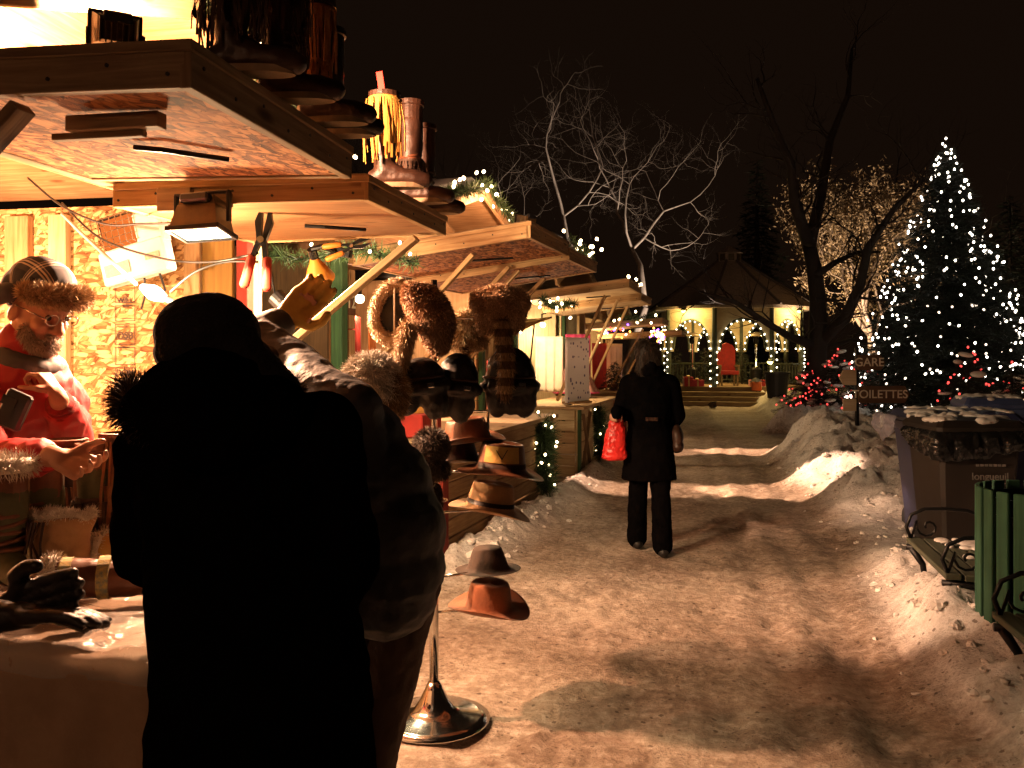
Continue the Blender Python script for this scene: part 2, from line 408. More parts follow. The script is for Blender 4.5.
BARK = pmat('dark_bark', (.035, .024, .017), (.015, .01, .008), 9, .9, .8, 22, stretch=(1, 1, .3))
BARKPALE = pmat('pale_bark', (.34, .27, .22), (.17, .13, .1), 9, .8, .5, 22, stretch=(1, 1, .3))
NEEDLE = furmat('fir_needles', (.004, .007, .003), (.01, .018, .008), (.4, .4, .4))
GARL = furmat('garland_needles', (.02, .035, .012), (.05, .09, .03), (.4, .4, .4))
E_WARM = emat('bulb_warm', (1, .72, .38), 14); E_WHITE = emat('bulb_white', (1, .88, .72), 10); E_RED = emat('bulb_red', (1, .07, .055), 2.6)
E_BLUE = emat('bulb_violet', (.3, .1, 1), 7); E_AMB = emat('bulb_amber', (1, .4, .06), 7); E_YEL = emat('bulb_yellow', (1, .78, .16), 12)
WIRE = pmat('dark_green_wire', (.01, .016, .01), None, 20, .6, 0)
CABLE = pmat('black_cable', (.012, .012, .012), None, 20, .5, 0)
CABLEW = pmat('white_cable', (.7, .68, .64), None, 20, .5, 0)
INK = pmat('stamp_ink', (.05, .03, .02), None, 40, .8, 0)
# ------------------------------------------------------------------ night sky
w = bpy.data.worlds.new('World'); sc.world = w; w.use_nodes = True
bg = w.node_tree.nodes['Background']; bg.inputs[0].default_value = (.0064, .0032, .0017, 1); bg.inputs[1].default_value = 1.0
# ------------------------------------------------------------------ terrain
def vn(x, y, s):
    xi = np.floor(x).astype(np.int64); yi = np.floor(y).astype(np.int64); xf = x-xi; yf = y-yi
    def h(a, b):
        n = (a*374761393+b*668265263+s*982451653) & 0x7fffffff; n = ((n ^ (n >> 13))*1274126177) & 0x7fffffff
        return ((n ^ (n >> 16)) & 0xffff)/65535.
    u = xf*xf*xf*(xf*(xf*6-15)+10); v = yf*yf*yf*(yf*(yf*6-15)+10)
    return (h(xi, yi)*(1-u)+h(xi+1, yi)*u)*(1-v)+(h(xi, yi+1)*(1-u)+h(xi+1, yi+1)*u)*v
def fbm(x, y, s, o=4, g=.5):
    t = 0; a = 1; q = 0
    for i in range(o): t = t+a*vn(x, y, s+i*17); q += a; a *= g; x = x*2.03+1.7; y = y*2.03+9.2
    return t/q
def ss(a, b, x): t = np.clip((x-a)/(b-a), 0, 1); return t*t*(3-2*t)
def lump(x, y, cx, cy, rx, ry, h): return h*np.exp(-(((x-cx)/rx)**2+((y-cy)/ry)**2))
def bank(x, y):
    e = 1.42+.28*(fbm(x*.3, y*.9, 5)-.5)*2-.32*ss(7.2, 5.6, y)
    e = e+ss(14.2, 15.2, y)*ss(18.6, 17.4, y)*9+ss(18, 19.5, y)*.9
    m = ss(e-.05, e+.75, x)
    near = .27+.1*fbm(x*1.2, y*1.2, 9)
    far = .5+.32*fbm(x*.7, y*.6, 21)
    h = near+(far-.1-near)*ss(9.3, 13.2, y)
    h = h*(1-.35*ss(16, 20, y))
    h = h+lump(x, y, 2.3, 13.2, .6, .9, .16)+lump(x, y, 2.1, 9.4, .5, .7, .1)+lump(x, y, 1.75, 6.35, .3, .35, .12)+lump(x, y, 1.5, 5.0, .16, .22, .18)
    h = h*m
    # hollows kept for the things that stand on the bank
    for cx, cy, rx, ry, t in ((2.45, 7.6, .85, 1.45, .06), (1.8, 5.4, .34, .62, .3), (1.84, 4.66, .34, .34, .24), (1.8, 3.7, .4, .7, .3), (4.9, 9.5, .4, .4, .2)):
        k = np.exp(-(((x-cx)/rx)**4+((y-cy)/ry)**4)); h = h*(1-k)+t*k
    return h, m
random.seed(17); FOOT = [(random.uniform(-1., 1.5), random.uniform(2.6, 11.5), random.gauss(0, .35)) for _ in range(190)]
def left_line(y): return np.interp(y, [0, 4.6, 6.2, 9.6, 10.8, 14, 16, 30], [-2.35, -2.3, -1.72, -1.3, -1.2, -.9, -.75, -.2])
def height(x, y):
    x = np.asarray(x, float); y = np.asarray(y, float)
    b, m = bank(x, y)
    rel = x-left_line(y)-.12
    ridge = np.exp(-(rel/.2)**2)*(.05+.17*fbm(x*2.2, y*1.6, 33))*ss(5.4, 6.4, y)*ss(15.5, 13.5, y)
    rid = 1-np.abs(fbm(x*2.6+.3*y, y*2.4, 91, 4, .55)-.5)*4
    cell = np.maximum(0, fbm(x*6, y*6, 41, 3, .5)-.5)*.55
    chunk = (.26*(fbm(x*1.9, y*1.7, 71)-.5)*2*.6+.045*rid*ss(6.3, 8, y)+cell*.45+.16*(np.round(fbm(x*4.5, y*4.5, 95, 3, .5)*7)/7-.5)*ss(6, 8, y)+.07*(fbm(x*12, y*12, 93, 4, .6)-.5)-.02)*np.clip(m*1.3, 0, 1)*ss(.03, .3, b)+np.exp(-(rel/.25)**2)*(fbm(x*8, y*8, 43)-.5)*.14*ss(5.4, 6.4, y)*ss(15.5, 13.5, y)
    pth = (fbm(x*1.1, y*.8, 51)-.5)*.02+(fbm(x*7, y*7, 53, 4, .62)-.5)*.02+(fbm(x*3, y*2.6, 57, 3)-.5)*.012-.012*ss(.62, .75, fbm(x*4.2, y*3.6, 59, 2))+.012*np.sin((x+.12*fbm(x*.5, y*.3, 3))*17)*ss(.2, .6, x)*ss(1.5, 1.1, x)
    for fx, fy, fa in FOOT:
        u = (x-fx)*math.cos(fa)+(y-fy)*math.sin(fa); v = -(x-fx)*math.sin(fa)+(y-fy)*math.cos(fa); q = (u/.055)**2+(v/.14)**2
        pth = pth-.012*np.exp(-q*q)+.004*np.exp(-(np.sqrt(q)-1.35)**2*9)
    fade = ss(60, 30, np.abs(x)+np.abs(y-20)*.5)
    return (b*ss(45, 25, np.abs(x)+0*y)+ridge+chunk+pth)*fade
def hz(x, y): return float(height(np.array([x]), np.array([y]))[0])
xs = np.concatenate([np.geomspace(160, 8.3, 16)*-1, np.arange(-8, -2.6, .25), np.arange(-2.6, 4.6, .042), np.arange(4.6, 14, .3), np.geomspace(14.3, 160, 16)])
ys = np.concatenate([np.linspace(-30, .4, 14), np.arange(.7, 2., .08), np.arange(2., 14.5, .045), np.arange(14.5, 34, .14), np.geomspace(34.3, 260, 18)])
X, Y = np.meshgrid(xs, ys); Z = height(X, Y)
Bh, Bm = bank(X, Y); MK = ss(.02, .5, Bm)+.8*np.exp(-((X-left_line(Y)-.12)/.25)**2)*ss(5.4, 6.4, Y)*ss(15.5, 13.5, Y)
def grid_mesh(name, sel, mat):
    ny, nx = X.shape
    idx = np.arange(nx*ny).reshape(ny, nx)
    q = np.stack([idx[:-1, :-1], idx[:-1, 1:], idx[1:, 1:], idx[1:, :-1]], -1)[sel]
    used = np.unique(q); remap = -np.ones(nx*ny, dtype=np.int64); remap[used] = np.arange(len(used))
    V = np.stack([X.ravel()[used], Y.ravel()[used], Z.ravel()[used]], 1); q = remap[q]
    me = bpy.data.meshes.new(name); me.vertices.add(len(V)); me.vertices.foreach_set('co', V.ravel())
    me.loops.add(q.size); me.loops.foreach_set('vertex_index', q.ravel().astype(np.int32)); me.polygons.add(len(q))
    me.polygons.foreach_set('loop_start', (np.arange(len(q))*4).astype(np.int32)); me.polygons.foreach_set('use_smooth', np.ones(len(q), bool))
    me.update(calc_edges=True)
    at_ = me.attributes.new('bank', 'FLOAT', 'POINT'); at_.data.foreach_set('value', np.clip(MK.ravel()[used], 0, 1).astype(np.float32))
    o = bpy.data.objects.new(name, me); COL.objects.link(o); me.materials.append(mat); o['kind'] = 'structure'; MW[o.name] = Matrix(); return o
def snow_mat(name, white, dirt, dk, dirtamt, gritamt, white2, dirt2):
    m, nt, b = nm(name); co = coords(nt)
    at_ = N(nt, 'ShaderNodeAttribute', attribute_name='bank')
    n1 = N(nt, 'ShaderNodeTexNoise', i_Scale=1.3, i_Detail=8., i_Roughness=.65); L(nt, co, n1.inputs['Vector'])
    n2 = N(nt, 'ShaderNodeTexNoise', i_Scale=16., i_Detail=8., i_Roughness=.72); L(nt, co, n2.inputs['Vector'])
    n3 = N(nt, 'ShaderNodeTexNoise', i_Scale=70., i_Detail=4., i_Roughness=.7); L(nt, co, n3.inputs['Vector'])
    ad = N(nt, 'ShaderNodeMath', operation='MULTIPLY_ADD'); ad.inputs[1].default_value = .6; L(nt, n2.outputs[0], ad.inputs[0])
    ml = N(nt, 'ShaderNodeMath', operation='MULTIPLY'); ml.inputs[1].default_value = .55; L(nt, n1.outputs[0], ml.inputs[0]); L(nt, ml.outputs[0], ad.inputs[2])
    r = ramp(nt, ad.outputs[0], [(.57-dirtamt, dirt), (.54, tuple((a+c)/2 for a, c in zip(white, dirt))), (.66, white)])
    r2 = ramp(nt, ad.outputs[0], [(.36, dirt2), (.62, white2)])
    mk = N(nt, 'ShaderNodeMath', operation='MULTIPLY_ADD'); mk.inputs[1].default_value = .9; mk.inputs[2].default_value = -.45; L(nt, n2.outputs[0], mk.inputs[0])
    ms = N(nt, 'ShaderNodeMath', operation='ADD', use_clamp=True); L(nt, mk.outputs[0], ms.inputs[0]); L(nt, at_.outputs['Fac'], ms.inputs[1])
    bl = N(nt, 'ShaderNodeMixRGB'); L(nt, ms.outputs[0], bl.inputs[0]); L(nt, r.outputs[0], bl.inputs[1]); L(nt, r2.outputs[0], bl.inputs[2]); r = bl
    vo = N(nt, 'ShaderNodeTexVoronoi', i_Scale=26., i_Randomness=1.); L(nt, co, vo.inputs['Vector']); sc2 = N(nt, 'ShaderNodeSeparateColor'); L(nt, vo.outputs['Color'], sc2.inputs[0])
    th = N(nt, 'ShaderNodeMapRange', i_1=.62, i_2=1., i_3=0., i_4=.34); L(nt, sc2.outputs[0], th.inputs[0]); nn = N(nt, 'ShaderNodeTexNoise', i_Scale=90.); L(nt, co, nn.inputs['Vector'])
    dd_ = N(nt, 'ShaderNodeMath', operation='MULTIPLY_ADD'); dd_.inputs[1].default_value = .35; L(nt, nn.outputs[0], dd_.inputs[0]); L(nt, vo.outputs['Distance'], dd_.inputs[2])
    ls = N(nt, 'ShaderNodeMath', operation='SUBTRACT'); L(nt, dd_.outputs[0], ls.inputs[0]); L(nt, th.outputs[0], ls.inputs[1]); sr = ramp(nt, ls.outputs[0], [(.12, (.22, .17, .14)), (.2, (1, 1, 1))])
    sm = N(nt, 'ShaderNodeMixRGB', blend_type='MULTIPLY'); sm.inputs[0].default_value = .75; L(nt, r.outputs[0], sm.inputs[1]); L(nt, sr.outputs[0], sm.inputs[2]); r = sm
    g = ramp(nt, n3.outputs[0], [(.28+gritamt, dk), (.4+gritamt, (1, 1, 1))])
    g.color_ramp.elements[0].color = (*dk, 1)
    mx = N(nt, 'ShaderNodeMixRGB', blend_type='MULTIPLY'); gm = N(nt, 'ShaderNodeTexNoise', i_Scale=3.1, i_Detail=3.); L(nt, co, gm.inputs['Vector']); gr_ = N(nt, 'ShaderNodeMapRange', i_1=.42, i_2=.68, i_3=.08, i_4=.85); L(nt, gm.outputs[0], gr_.inputs[0]); L(nt, gr_.outputs[0], mx.inputs[0])
    L(nt, r.outputs[0], mx.inputs[1]); L(nt, g.outputs[0], mx.inputs[2]); L(nt, mx.outputs[0], b.inputs['Base Color'])
    b.inputs['Roughness'].default_value = .75; b.inputs['Specular IOR Level'].default_value = .25
    b.inputs['Subsurface Weight'].default_value = 0
    ad2 = N(nt, 'ShaderNodeMath', operation='MULTIPLY_ADD'); ad2.inputs[1].default_value = .3; L(nt, n3.outputs[0], ad2.inputs[0]); L(nt, n2.outputs[0], ad2.inputs[2])
    bump(nt, b, ad2.outputs[0], .85, .03)
    return m
PATHM = BANKM = snow_mat('trodden_snow', (.46, .365, .285), (.13, .085, .058), (.2, .15, .12), .19, .075, (.8, .77, .74), (.52, .46, .42))
isb = (Bm[:-1, :-1] > .12)
grid_mesh('path', ~isb, PATHM); grid_mesh('snow_bank', isb, BANKM)
random.seed(31); cl = BM()
for k in range(560):
    y = random.uniform(3.2, 14); left = random.random() < .35
    x = float(left_line(y))+random.gauss(.2, .14) if left and y > 6.3 else random.choice((1.1, 1.3, 1.5, 1.7))+.25*ss(5.6, 7.2, y)+abs(random.gauss(0, .55))
    r_ = random.uniform(.006, .024)*(1.6 if random.random() < .1 else 1)
    v = bmesh.ops.create_icosphere(cl, subdivisions=2, radius=1, matrix=Matrix.Translation((x, y, hz(x, y)+r_*.1)) @ Matrix.Rotation(random.uniform(0, 3), 4, 'Z') @ Matrix.Diagonal((r_*random.uniform(.8, 1.7), r_*1.1, r_*random.uniform(.5, .9), 1)))['verts']
    for q in v: q.co += Vector((noise.noise(q.co*45), noise.noise(q.co*45+Vector((5, 0, 0))), noise.noise(q.co*45+Vector((0, 5, 0)))))*r_*.9
co_ = obj('snow_clods', cl, SNOW, loc=(0, 0, 0), smooth=False); co_['kind'] = 'stuff'; co_['label'] = 'crumbled clods of shovelled snow along the path edges'; co_['category'] = 'snow'
# ------------------------------------------------------------------ greenery helpers
def bulb_mesh(r, mat):
    bm = BM(); ball(bm, (0, 0, 0), (r, r, r*1.25), None, 8, 6)
    me = bpy.data.meshes.new('bulb'); bm.to_mesh(me); bm.free(); me.materials.append(mat)
    for p in me.polygons: p.use_smooth = True
    return me
BULBS = {}
def add_bulbs(parent, pts, mats, r):
    """one small bulb object per point, up to 100; the remainder fused"""
    W = MW[parent.name].inverted()
    for i, p in enumerate(pts[:100]):
        mt = mats[i % len(mats)]; key = (mt.name, r)
        if key not in BULBS: BULBS[key] = bulb_mesh(r, mt)
        o = bpy.data.objects.new('bulb', BULBS[key]); COL.objects.link(o); o.parent = parent; o.location = W @ Vector(p)
        o.rotation_euler = (random.uniform(-1, 1), random.uniform(-1, 1), 0); MW[o.name] = MW[parent.name] @ Matrix.Translation(o.location)
    if len(pts) > 100:
        bm = BM()
        for p in pts[100:]: ball(bm, p, (r, r, r*1.25), None, 6, 5)
        o = obj('bulb_cluster', bm, mats[0], parent, smooth=True); o['kind'] = 'stuff'
def resample(pts, step):
    pts = [Vector(p) for p in pts]; out = []; carry = 0
    for a, c in zip(pts[:-1], pts[1:]):
        l = (c-a).length; t = carry
        while t < l: out.append(a.lerp(c, t/l)); t += step
        carry = t-l
    return out
def greens(pts, rad, dens, ln, droop=.0):
    q = resample(pts, .02); n = max(50, int(len(q)*.02*dens)); P = []; D = []
    for i in range(n):
        a = random.choice(q); d = Vector((random.gauss(0, 1), random.gauss(0, 1), random.gauss(0, 1)-droop)).normalized()
        P.append(a+d*random.random()*rad*.5); D.append((d+Vector((random.gauss(0, .5), random.gauss(0, .5), random.gauss(0, .5)))).normalized())
    return blades(np.array(P), np.array(D), ln*(.6+.8*np.random.rand(n)), .0035, None, .5, 'needles')
def garland(label, pts, rad=.06, dens=900, ln=.07, step=.09, mats=None, r=.012, group=None, cat='garland', droop=0, jit=.06, green=True):
    pts = [Vector(p) for p in pts]; t = thing('lit_garland' if green else 'light_string', label, cat, pts[0], 0, group)
    if green: link_mesh('foliage', greens(pts, rad, dens, ln, droop), GARL, t)
    bm = BM(); tube(bm, pts, .005, 5); obj('wire', bm, WIRE, t, smooth=True)
    b = [p+Vector((random.gauss(0, 1), random.gauss(0, 1), random.gauss(0, 1)-droop))*jit for p in resample(pts, step)]
    add_bulbs(t, b, mats or [E_WARM], r); return t
# ------------------------------------------------------------------ market stalls
def stall(label, org, r, W, D, flaps, over, counter_v, cz, plank, interior, apex=3.1, eave=2.6, post=GREENP, pil=(.2, .2), front_mat=None, ends=None, group='wooden market stalls', no_front=False, cpost=REDP):
    T = thing('market_stall', label, 'market stall', org, -R(r), group)
    def o(name, bm, mat, par=None): return obj(name, bm, mat, par or T, local=True)
    em = ends or (interior, interior)
    for u, mm in ((.02, em[0]), (W-.02, em[1])):
        bm = BM(); box(bm, (-D/2-.05, u, 1.25), (D-.1, .03, 2.5)); o('end_wall', bm, mm)
    bm = BM(); box(bm, (-D, W/2, 1.25), (.03, W, 2.5)); o('back_wall', bm, interior)
    bm = BM(); box(bm, (-D/2, W/2, .06), (D-.06, W-.08, .1)); o('floor', bm, PINE_GREY)
    if not no_front:
        # projecting counter chest of horizontal planks, with shelf
        bm = BM(); n = 6; hgt = (cz-.06)/n
        for i in range(n):
            box(bm, (counter_v-.012, W/2, .04+hgt*(i+.5)), (.024, W-.02, hgt-.012), None, .003)
            for uu in (.012, W-.012): box(bm, (counter_v/2-.015, uu, .04+hgt*(i+.5)), (counter_v-.05, .024, hgt-.012), None, .003)
        o('counter_front', bm, front_mat or plank)
        bm = BM(); box(bm, (counter_v/2+.02, W/2, cz), (counter_v+.12, W+.06, .04), None, .004); o('counter_top', bm, PINE_PALE)
        for uu in (.05, W-.05):
            bm = BM(); box(bm, (counter_v+.012, uu, cz/2), (.03, .12, cz-.05), None, .004); o('counter_post', bm, cpost if uu < .1 else PINE)
    for u0, u1 in ((.03, pil[0]), (W-pil[1], W-.03)):
        bm = BM(); n = 9; h0 = .12
        for i in range(n): box(bm, (0, (u0+u1)/2, h0+(2.3-h0)*(i+.5)/n), (.025, u1-u0, (2.3-h0)/n-.008), None, .004)
        o('front_wall', bm, plank)
    for u in (0, W):
        for v in (.0, -D):
            bm = BM(); box(bm, (v+.01, u, 1.22), (.1, .1, 2.44), None, .006); o('corner_post', bm, post)
    bm = BM(); box(bm, (.005, W/2, 2.42), (.07, W-.1, .16), None, .004); o('lintel', bm, PINE)
    bm = BM(); M = Matrix(((0, 0, 1, 0), (1, 0, 0, 0), (0, 1, 0, 0), (0, 0, 0, 1)))
    prism(bm, [(-.02, 2.5), (W+.02, 2.5), (W+.02, eave-.02), (W/2, apex-.04), (-.02, eave-.02)], .03, M); o('gable', bm, PINE)
    sl = math.atan2(apex-eave, W/2+.1)
    for s in (-1, 1):
        a = Vector((0, W/2, apex)); e = Vector((0, W/2+s*(W/2+.18), apex-(W/2+.18)*math.tan(sl)))
        m = (a+e)/2; ln = (e-a).length; d = (e-a).normalized(); up = Vector((0, -d.z*s, d.y*s)); up = Vector((1, 0, 0)).cross(d)*(1 if s > 0 else -1)
        Rm = Matrix((Vector((1, 0, 0)), d, Vector((1, 0, 0)).cross(d))).transposed().to_4x4()
        bm = BM(); vm = (over-D-.15)/2; box(bm, (vm, m.y, m.z+.012), (over+D+.15, ln, .025), Rm); rf = o('roof', bm, PINE)
        bm = BM(); box(bm, (over+.018, m.y, m.z-.035), (.032, ln+.02, .13), Rm, .004); o('verge_board', bm, PINE if s > 0 else PINE_PALE, rf)
        bm = BM(); nrm = Vector((1, 0, 0)).cross(d); nrm = nrm if nrm.z > 0 else -nrm
        box(bm, Vector((vm, m.y, m.z+.012))+nrm*.055, (over+D+.05, ln-.06, .08), Rm, .03); o('roof_snow', bm, SNOW, rf)
    for (u0, u1, zi0, zo0, vo, th, pm, fm, zo1) in flaps:
        P = lambda v, u: Vector((v, u, zi0+((zo0+(zo1-zo0)*(u-u0)/(u1-u0))-zi0)*v/vo))
        bm = BM(); c = [P(.03, u0+.03), P(vo-.02, u0+.03), P(vo-.02, u1-.03), P(.03, u1-.03)]
        vs = [bm.verts.new(p+Vector((0, 0, .006))) for p in c]+[bm.verts.new(p+Vector((0, 0, .022))) for p in c]
        fs = [bm.faces.new([vs[i] for i in q]) for q in ((3, 2, 1, 0), (4, 5, 6, 7), (0, 1, 5, 4), (1, 2, 6, 5), (2, 3, 7, 6), (3, 0, 4, 7))]
        _uvbox(bm, fs, [Vector((1, 0, 0)), Vector((0, 1, 0)), Vector((0, 0, 1))], Vector((0, 0, 0)))
        fl = o('flap', bm, pm)
        bm = BM(); H_ = Vector((0, 0, th/2))
        beam(bm, P(.02, u0)+H_, P(vo, u0)+H_, .036, th); beam(bm, P(.02, u1)+H_, P(vo, u1)+H_, .036, th)
        beam(bm, P(vo, u0-.018)+H_, P(vo, u1+.018)+H_, .036, th+.004); beam(bm, P(.05, u0)+H_, P(.05, u1)+H_, .036, th)
        beam(bm, P(vo+.021, u0-.02)+Vector((0, 0, th-.012)), P(vo+.021, u1+.02)+Vector((0, 0, th-.012)), .012, .03); beam(bm, P(.03, u0-.023)+Vector((0, 0, th-.012)), P(vo+.026, u0-.023)+Vector((0, 0, th-.012)), .012, .03)
        o('flap_frame', bm, fm, fl)
        bm = BM()
        for k in range(7):
            q = P(vo+.019, u0+.04+(u1-u0-.08)*k/6)+Vector((0, 0, th*(.3 if k % 2 else .55))); tube(bm, [q, q+Vector((.003, 0, 0))], .006, 7)
            q = P(.05+(vo-.1)*k/6, u0-.018)+Vector((0, 0, th*(.55 if k % 2 else .3))); tube(bm, [q, q-Vector((0, .003, 0))], .006, 7)
        sc_w = o('screw', bm, BLACKM, fl); sc_w['kind'] = 'stuff'
        bm = BM(); vs = [bm.verts.new(P(v, u)+Vector((0, 0, th+.002))) for v, u in ((.0, u0), (vo, u0), (vo, u1), (.0, u1))]
        f2 = bm.faces.new(vs); r_ = bmesh.ops.extrude_face_region(bm, geom=[f2]); [setattr(v, 'co', v.co+Vector((0, 0, .012))) for v in r_['geom'] if isinstance(v, bmesh.types.BMVert)]
        o('flap_top', bm, PINE_GREY, fl)
        bm = BM()          # iron hook screwed under the flap
        um = (u0+u1)/2; h0 = P(vo*.62, um)
        tube(bm, [P(vo*.55, um-.02)+Vector((0, 0, -.012)), P(vo*.63, um)+Vector((0, 0, -.018)), P(vo*.76, um+.16)+Vector((0, 0, -.016))], .01, 6); o('latch_hook', bm, BLACKM, fl)
    return T
def loc2w(T, v, u, z): return MW[T.name] @ Vector((v, u, z))
def brace(T, v, u, z, v0, z0, mat=PINE, w=.06):
    bm = BM(); beam(bm, (v0, u, z0), (v, u, z), .035, w, Vector((0, 1, 0))); return obj('brace', bm, mat, T, local=True)
# nearest stall
S1 = stall('nearest open market stall of strand board with two raised flaps and a lit gable', (-2.42, 1.95, 0), 0, 2.67, 2.0,
    [(.11, 1.22, 2.33, 2.305, 1.17, .12, OSB_RED, PINE_GREY, 2.3), (1.42, 2.62, 2.25, 2.245, 1.18, .1, wood('ply', (.36, .19, .08), (.2, .09, .035)), PINE, 2.27)],
    .42, 0, .9, PINE, OSB, 3.12, 2.62, post=PINE, pil=(.08, .06), no_front=True)
brace(S1, 1.05, 2.56, 2.25, .03, 1.45, PINE_PALE, .075)
brace(S1, .63, .16, 2.3, .03, 1.75, PINE_GREY, .075)
bm = BM(); box(bm, (.82, .3, 2.285), (.3, .05, .045), None, .003); box(bm, (.75, .32, 2.255), (.3, .03, .02), None, .003); obj('cleat', bm, PINE_GREY, S1, local=True)
bm = BM(); box(bm, (.33, 1.39, 2.27), (.16, .03, .1), None, .003); box(bm, (.52, 1.395, 2.262), (.14, .03, .06), None, .003); obj('cleat', bm, PINE_GREY, S1, local=True)
# uprights on the inside of the far end wall
for x, wd, mt in ((-3.62, .12, PINE_PALE), (-3.9, .16, PINE), (-2.735, .1, PINE_PALE)):
    bm = BM(); box(bm, (x+2.42, 2.67-.02-.04, 1.25), (wd, .05, 2.4), None, .003); obj('stud', bm, mt, S1, local=True)
bm = BM(); box(bm, (-2.585+2.42, 2.67-.05, 1.25), (.19, .03, 2.45), None, .003); obj('jamb_board', bm, OCHRE, S1, local=True)
bm = BM(); box(bm, (-2.4+2.42, 2.67-.06, 1.25), (.07, .12, 2.45), None, .004); obj('corner_trim', bm, REDP, S1, local=True)
bm = BM()   # stencilled grade stamp on the board
yw = 4.585-.006
def rectline(x0, x1, z0, z1, t=.004):
    for a, c in (((x0, z0), (x1, z0)), ((x0, z1), (x1, z1)), ((x0, z0), (x0, z1)), ((x1, z0), (x1, z1))): box(bm, ((a[0]+c[0])/2, yw, (a[1]+c[1])/2), (abs(a[0]-c[0])+t, .002, abs(a[1]-c[1])+t))
sx = -3.26
zz = 2.02
for hh in (.1, .09, .12, .1, .14, .08): rectline(sx, sx+.13, zz-hh, zz); zz -= hh+.02
for k in range(26): box(bm, (sx+.065+random.uniform(-.02, .02), yw, 2.0-random.random()*.7), (random.uniform(.02, .09), .002, .004))
stampo = obj('grade_stamp', bm, INK, S1)
WM = lambda x, y, z: Matrix.Translation((x, y, z)) @ Matrix.Rotation(R(90), 4, 'X')
for s_, z_, h_ in (('WILL', 1.93, .045), ('OSB', 1.72, .06), ('DOM', 1.5, .05), ('VII', 1.37, .05)):
    text_mesh('stamp_letters', s_, h_, INK, stampo, WM(sx+.065, yw-.001, z_), .0006, .001)
# second stall, number 12
S2 = stall('second market stall with plank counter front, plaque and fur goods, beyond the hat stand', (-2.56, 6.33, 0), 6.8, 3.3, 2.0,
    [(.2, 1.38, 2.32, 2.49, 1.5, .12, OSB_RED, PINE, 2.49), (1.45, 2.62, 2.26, 2.46, 1.5, .1, OSB_RED, PINE, 2.46)],
    .62, .86, .93, PINE, PINE_PALE, 3.2, 2.68, post=GREENP, pil=(.26, .12), ends=(DARKPLANK, PINE_PALE))
for u in (.35, 1.3, 1.6, 2.5): brace(S2, 1.0, u, 2.4, .06, 1.45, PINE if u != 1.6 else PINE_PALE)
# third
S3 = stall('third market stall with bright pale flaps, green corner post and crossed counter panel', (-2.02, 11.0, 0), 5.5, 2.9, 2.0,
    [(.3, 1.45, 2.33, 2.49, 1.46, .11, PINE_PALE, PINE, 2.49), (1.5, 2.7, 2.24, 2.4, 1.46, .1, PINE_PALE, PINE, 2.4)],
    .6, .86, .93, CREAM, CREAM, 3.1, 2.62, post=GREENP, pil=(.16, .12), front_mat=CREAM, ends=(PINE, CREAM), cpost=GREENP)
for u, mt in ((.38, PINE), (1.4, PINE_PALE), (2.5, PINE)): brace(S3, 1.15, u, 2.4, .5, 1.0, mt)
for a, c in (((.25, .12), (.75, .84)), ((.75, .12), (.25, .84))):
    bm = BM(); beam(bm, (.875, a[0], a[1]), (.875, c[0], c[1]), .02, .05, Vector((1, 0, 0))); obj('cross_board', bm, PINE_GREY, S3, local=True)
# fourth
S4 = stall('farthest market stall hung with coloured lights beneath its low flaps', (-1.62, 15.9, 0), 5, 3., 2.0,
    [(.2, 1.45, 2.1, 2.2, 1.45, .1, PINE, PINE, 2.2), (1.6, 2.9, 1.95, 2.02, 1.7, .09, PINE_PALE, PINE, 2.02)],
    .5, .8, .93, PINE, CREAM, 2.9, 2.45, post=PINE, pil=(.16, .12))
for u, mt in ((.3, PINE), (1.7, PINE_PALE)): brace(S4, 1.1, u, 2.1, .5, 1.0, mt)
# number plaque on stall 2
pm = MW[S2.name]
bm = BM(); box(bm, (.02, .165, 2.03), (.016, .15, .2), None, .004); pl = obj('number_plaque', bm, pmat('brown_plaque', (.12, .05, .025), None, 8, .6, .1), S2, local=True)
M12 = pm @ Matrix.Translation((.03, .165, 2.03)) @ Matrix(((0, 0, 1, 0), (1, 0, 0, 0), (0, 1, 0, 0), (0, 0, 0, 1)))
text_mesh('numerals', '12', .15, pmat('cream_lettering', (.7, .6, .42), None, 9, .6, 0), pl, M12, .001, .002)
# garlands
def verge(T, W, over, apex, eave, s, dz=.03, k0=0., k1=1.):
    sl = (apex-eave)/(W/2+.1); out = []
    for i in range(9):
        t = k0+(k1-k0)*i/8; du = t*(W/2+.18); out.append(loc2w(T, over+.05, W/2+s*du, apex-du*sl+dz-.02*math.sin(t*9)))
    return out
garland('evergreen garland with warm bulbs along the gable edge of the nearest stall', verge(S1, 2.67, .42, 3.12, 2.62, 1), .07, 1100, .07, .13, None, .011, 'evergreen garlands with warm bulbs')
garland('evergreen garland with warm bulbs on the far gable slope of the stall numbered 12', verge(S2, 3.3, .62, 3.2, 2.68, 1), .07, 900, .07, .1, None, .016, 'evergreen garlands with warm bulbs')
garland('evergreen garland with warm bulbs on the near gable slope of the stall numbered 12', verge(S2, 3.3, .62, 3.2, 2.68, -1), .07, 900, .07, .12, None, .016, 'evergreen garlands with warm bulbs')
garland('short lit garland at the far eave end of the second stall roof', [loc2w(S2, 1.45, 2.66, 2.62), loc2w(S2, 1.3, 2.9, 2.72), loc2w(S2, 1.2, 2.75, 2.84)], .06, 900, .06, .045, None, .017, 'evergreen garlands with warm bulbs', jit=.07)
garland('lit garland hanging in the gap beneath the nearest stall flaps', [Vector((-2.75, 5.3, 2.3)), Vector((-2.4, 5.3, 2.24)), Vector((-2.0, 5.3, 2.3)), Vector((-1.6, 5.3, 2.2))], .06, 1000, .07, .16, None, .011, 'evergreen garlands with warm bulbs')
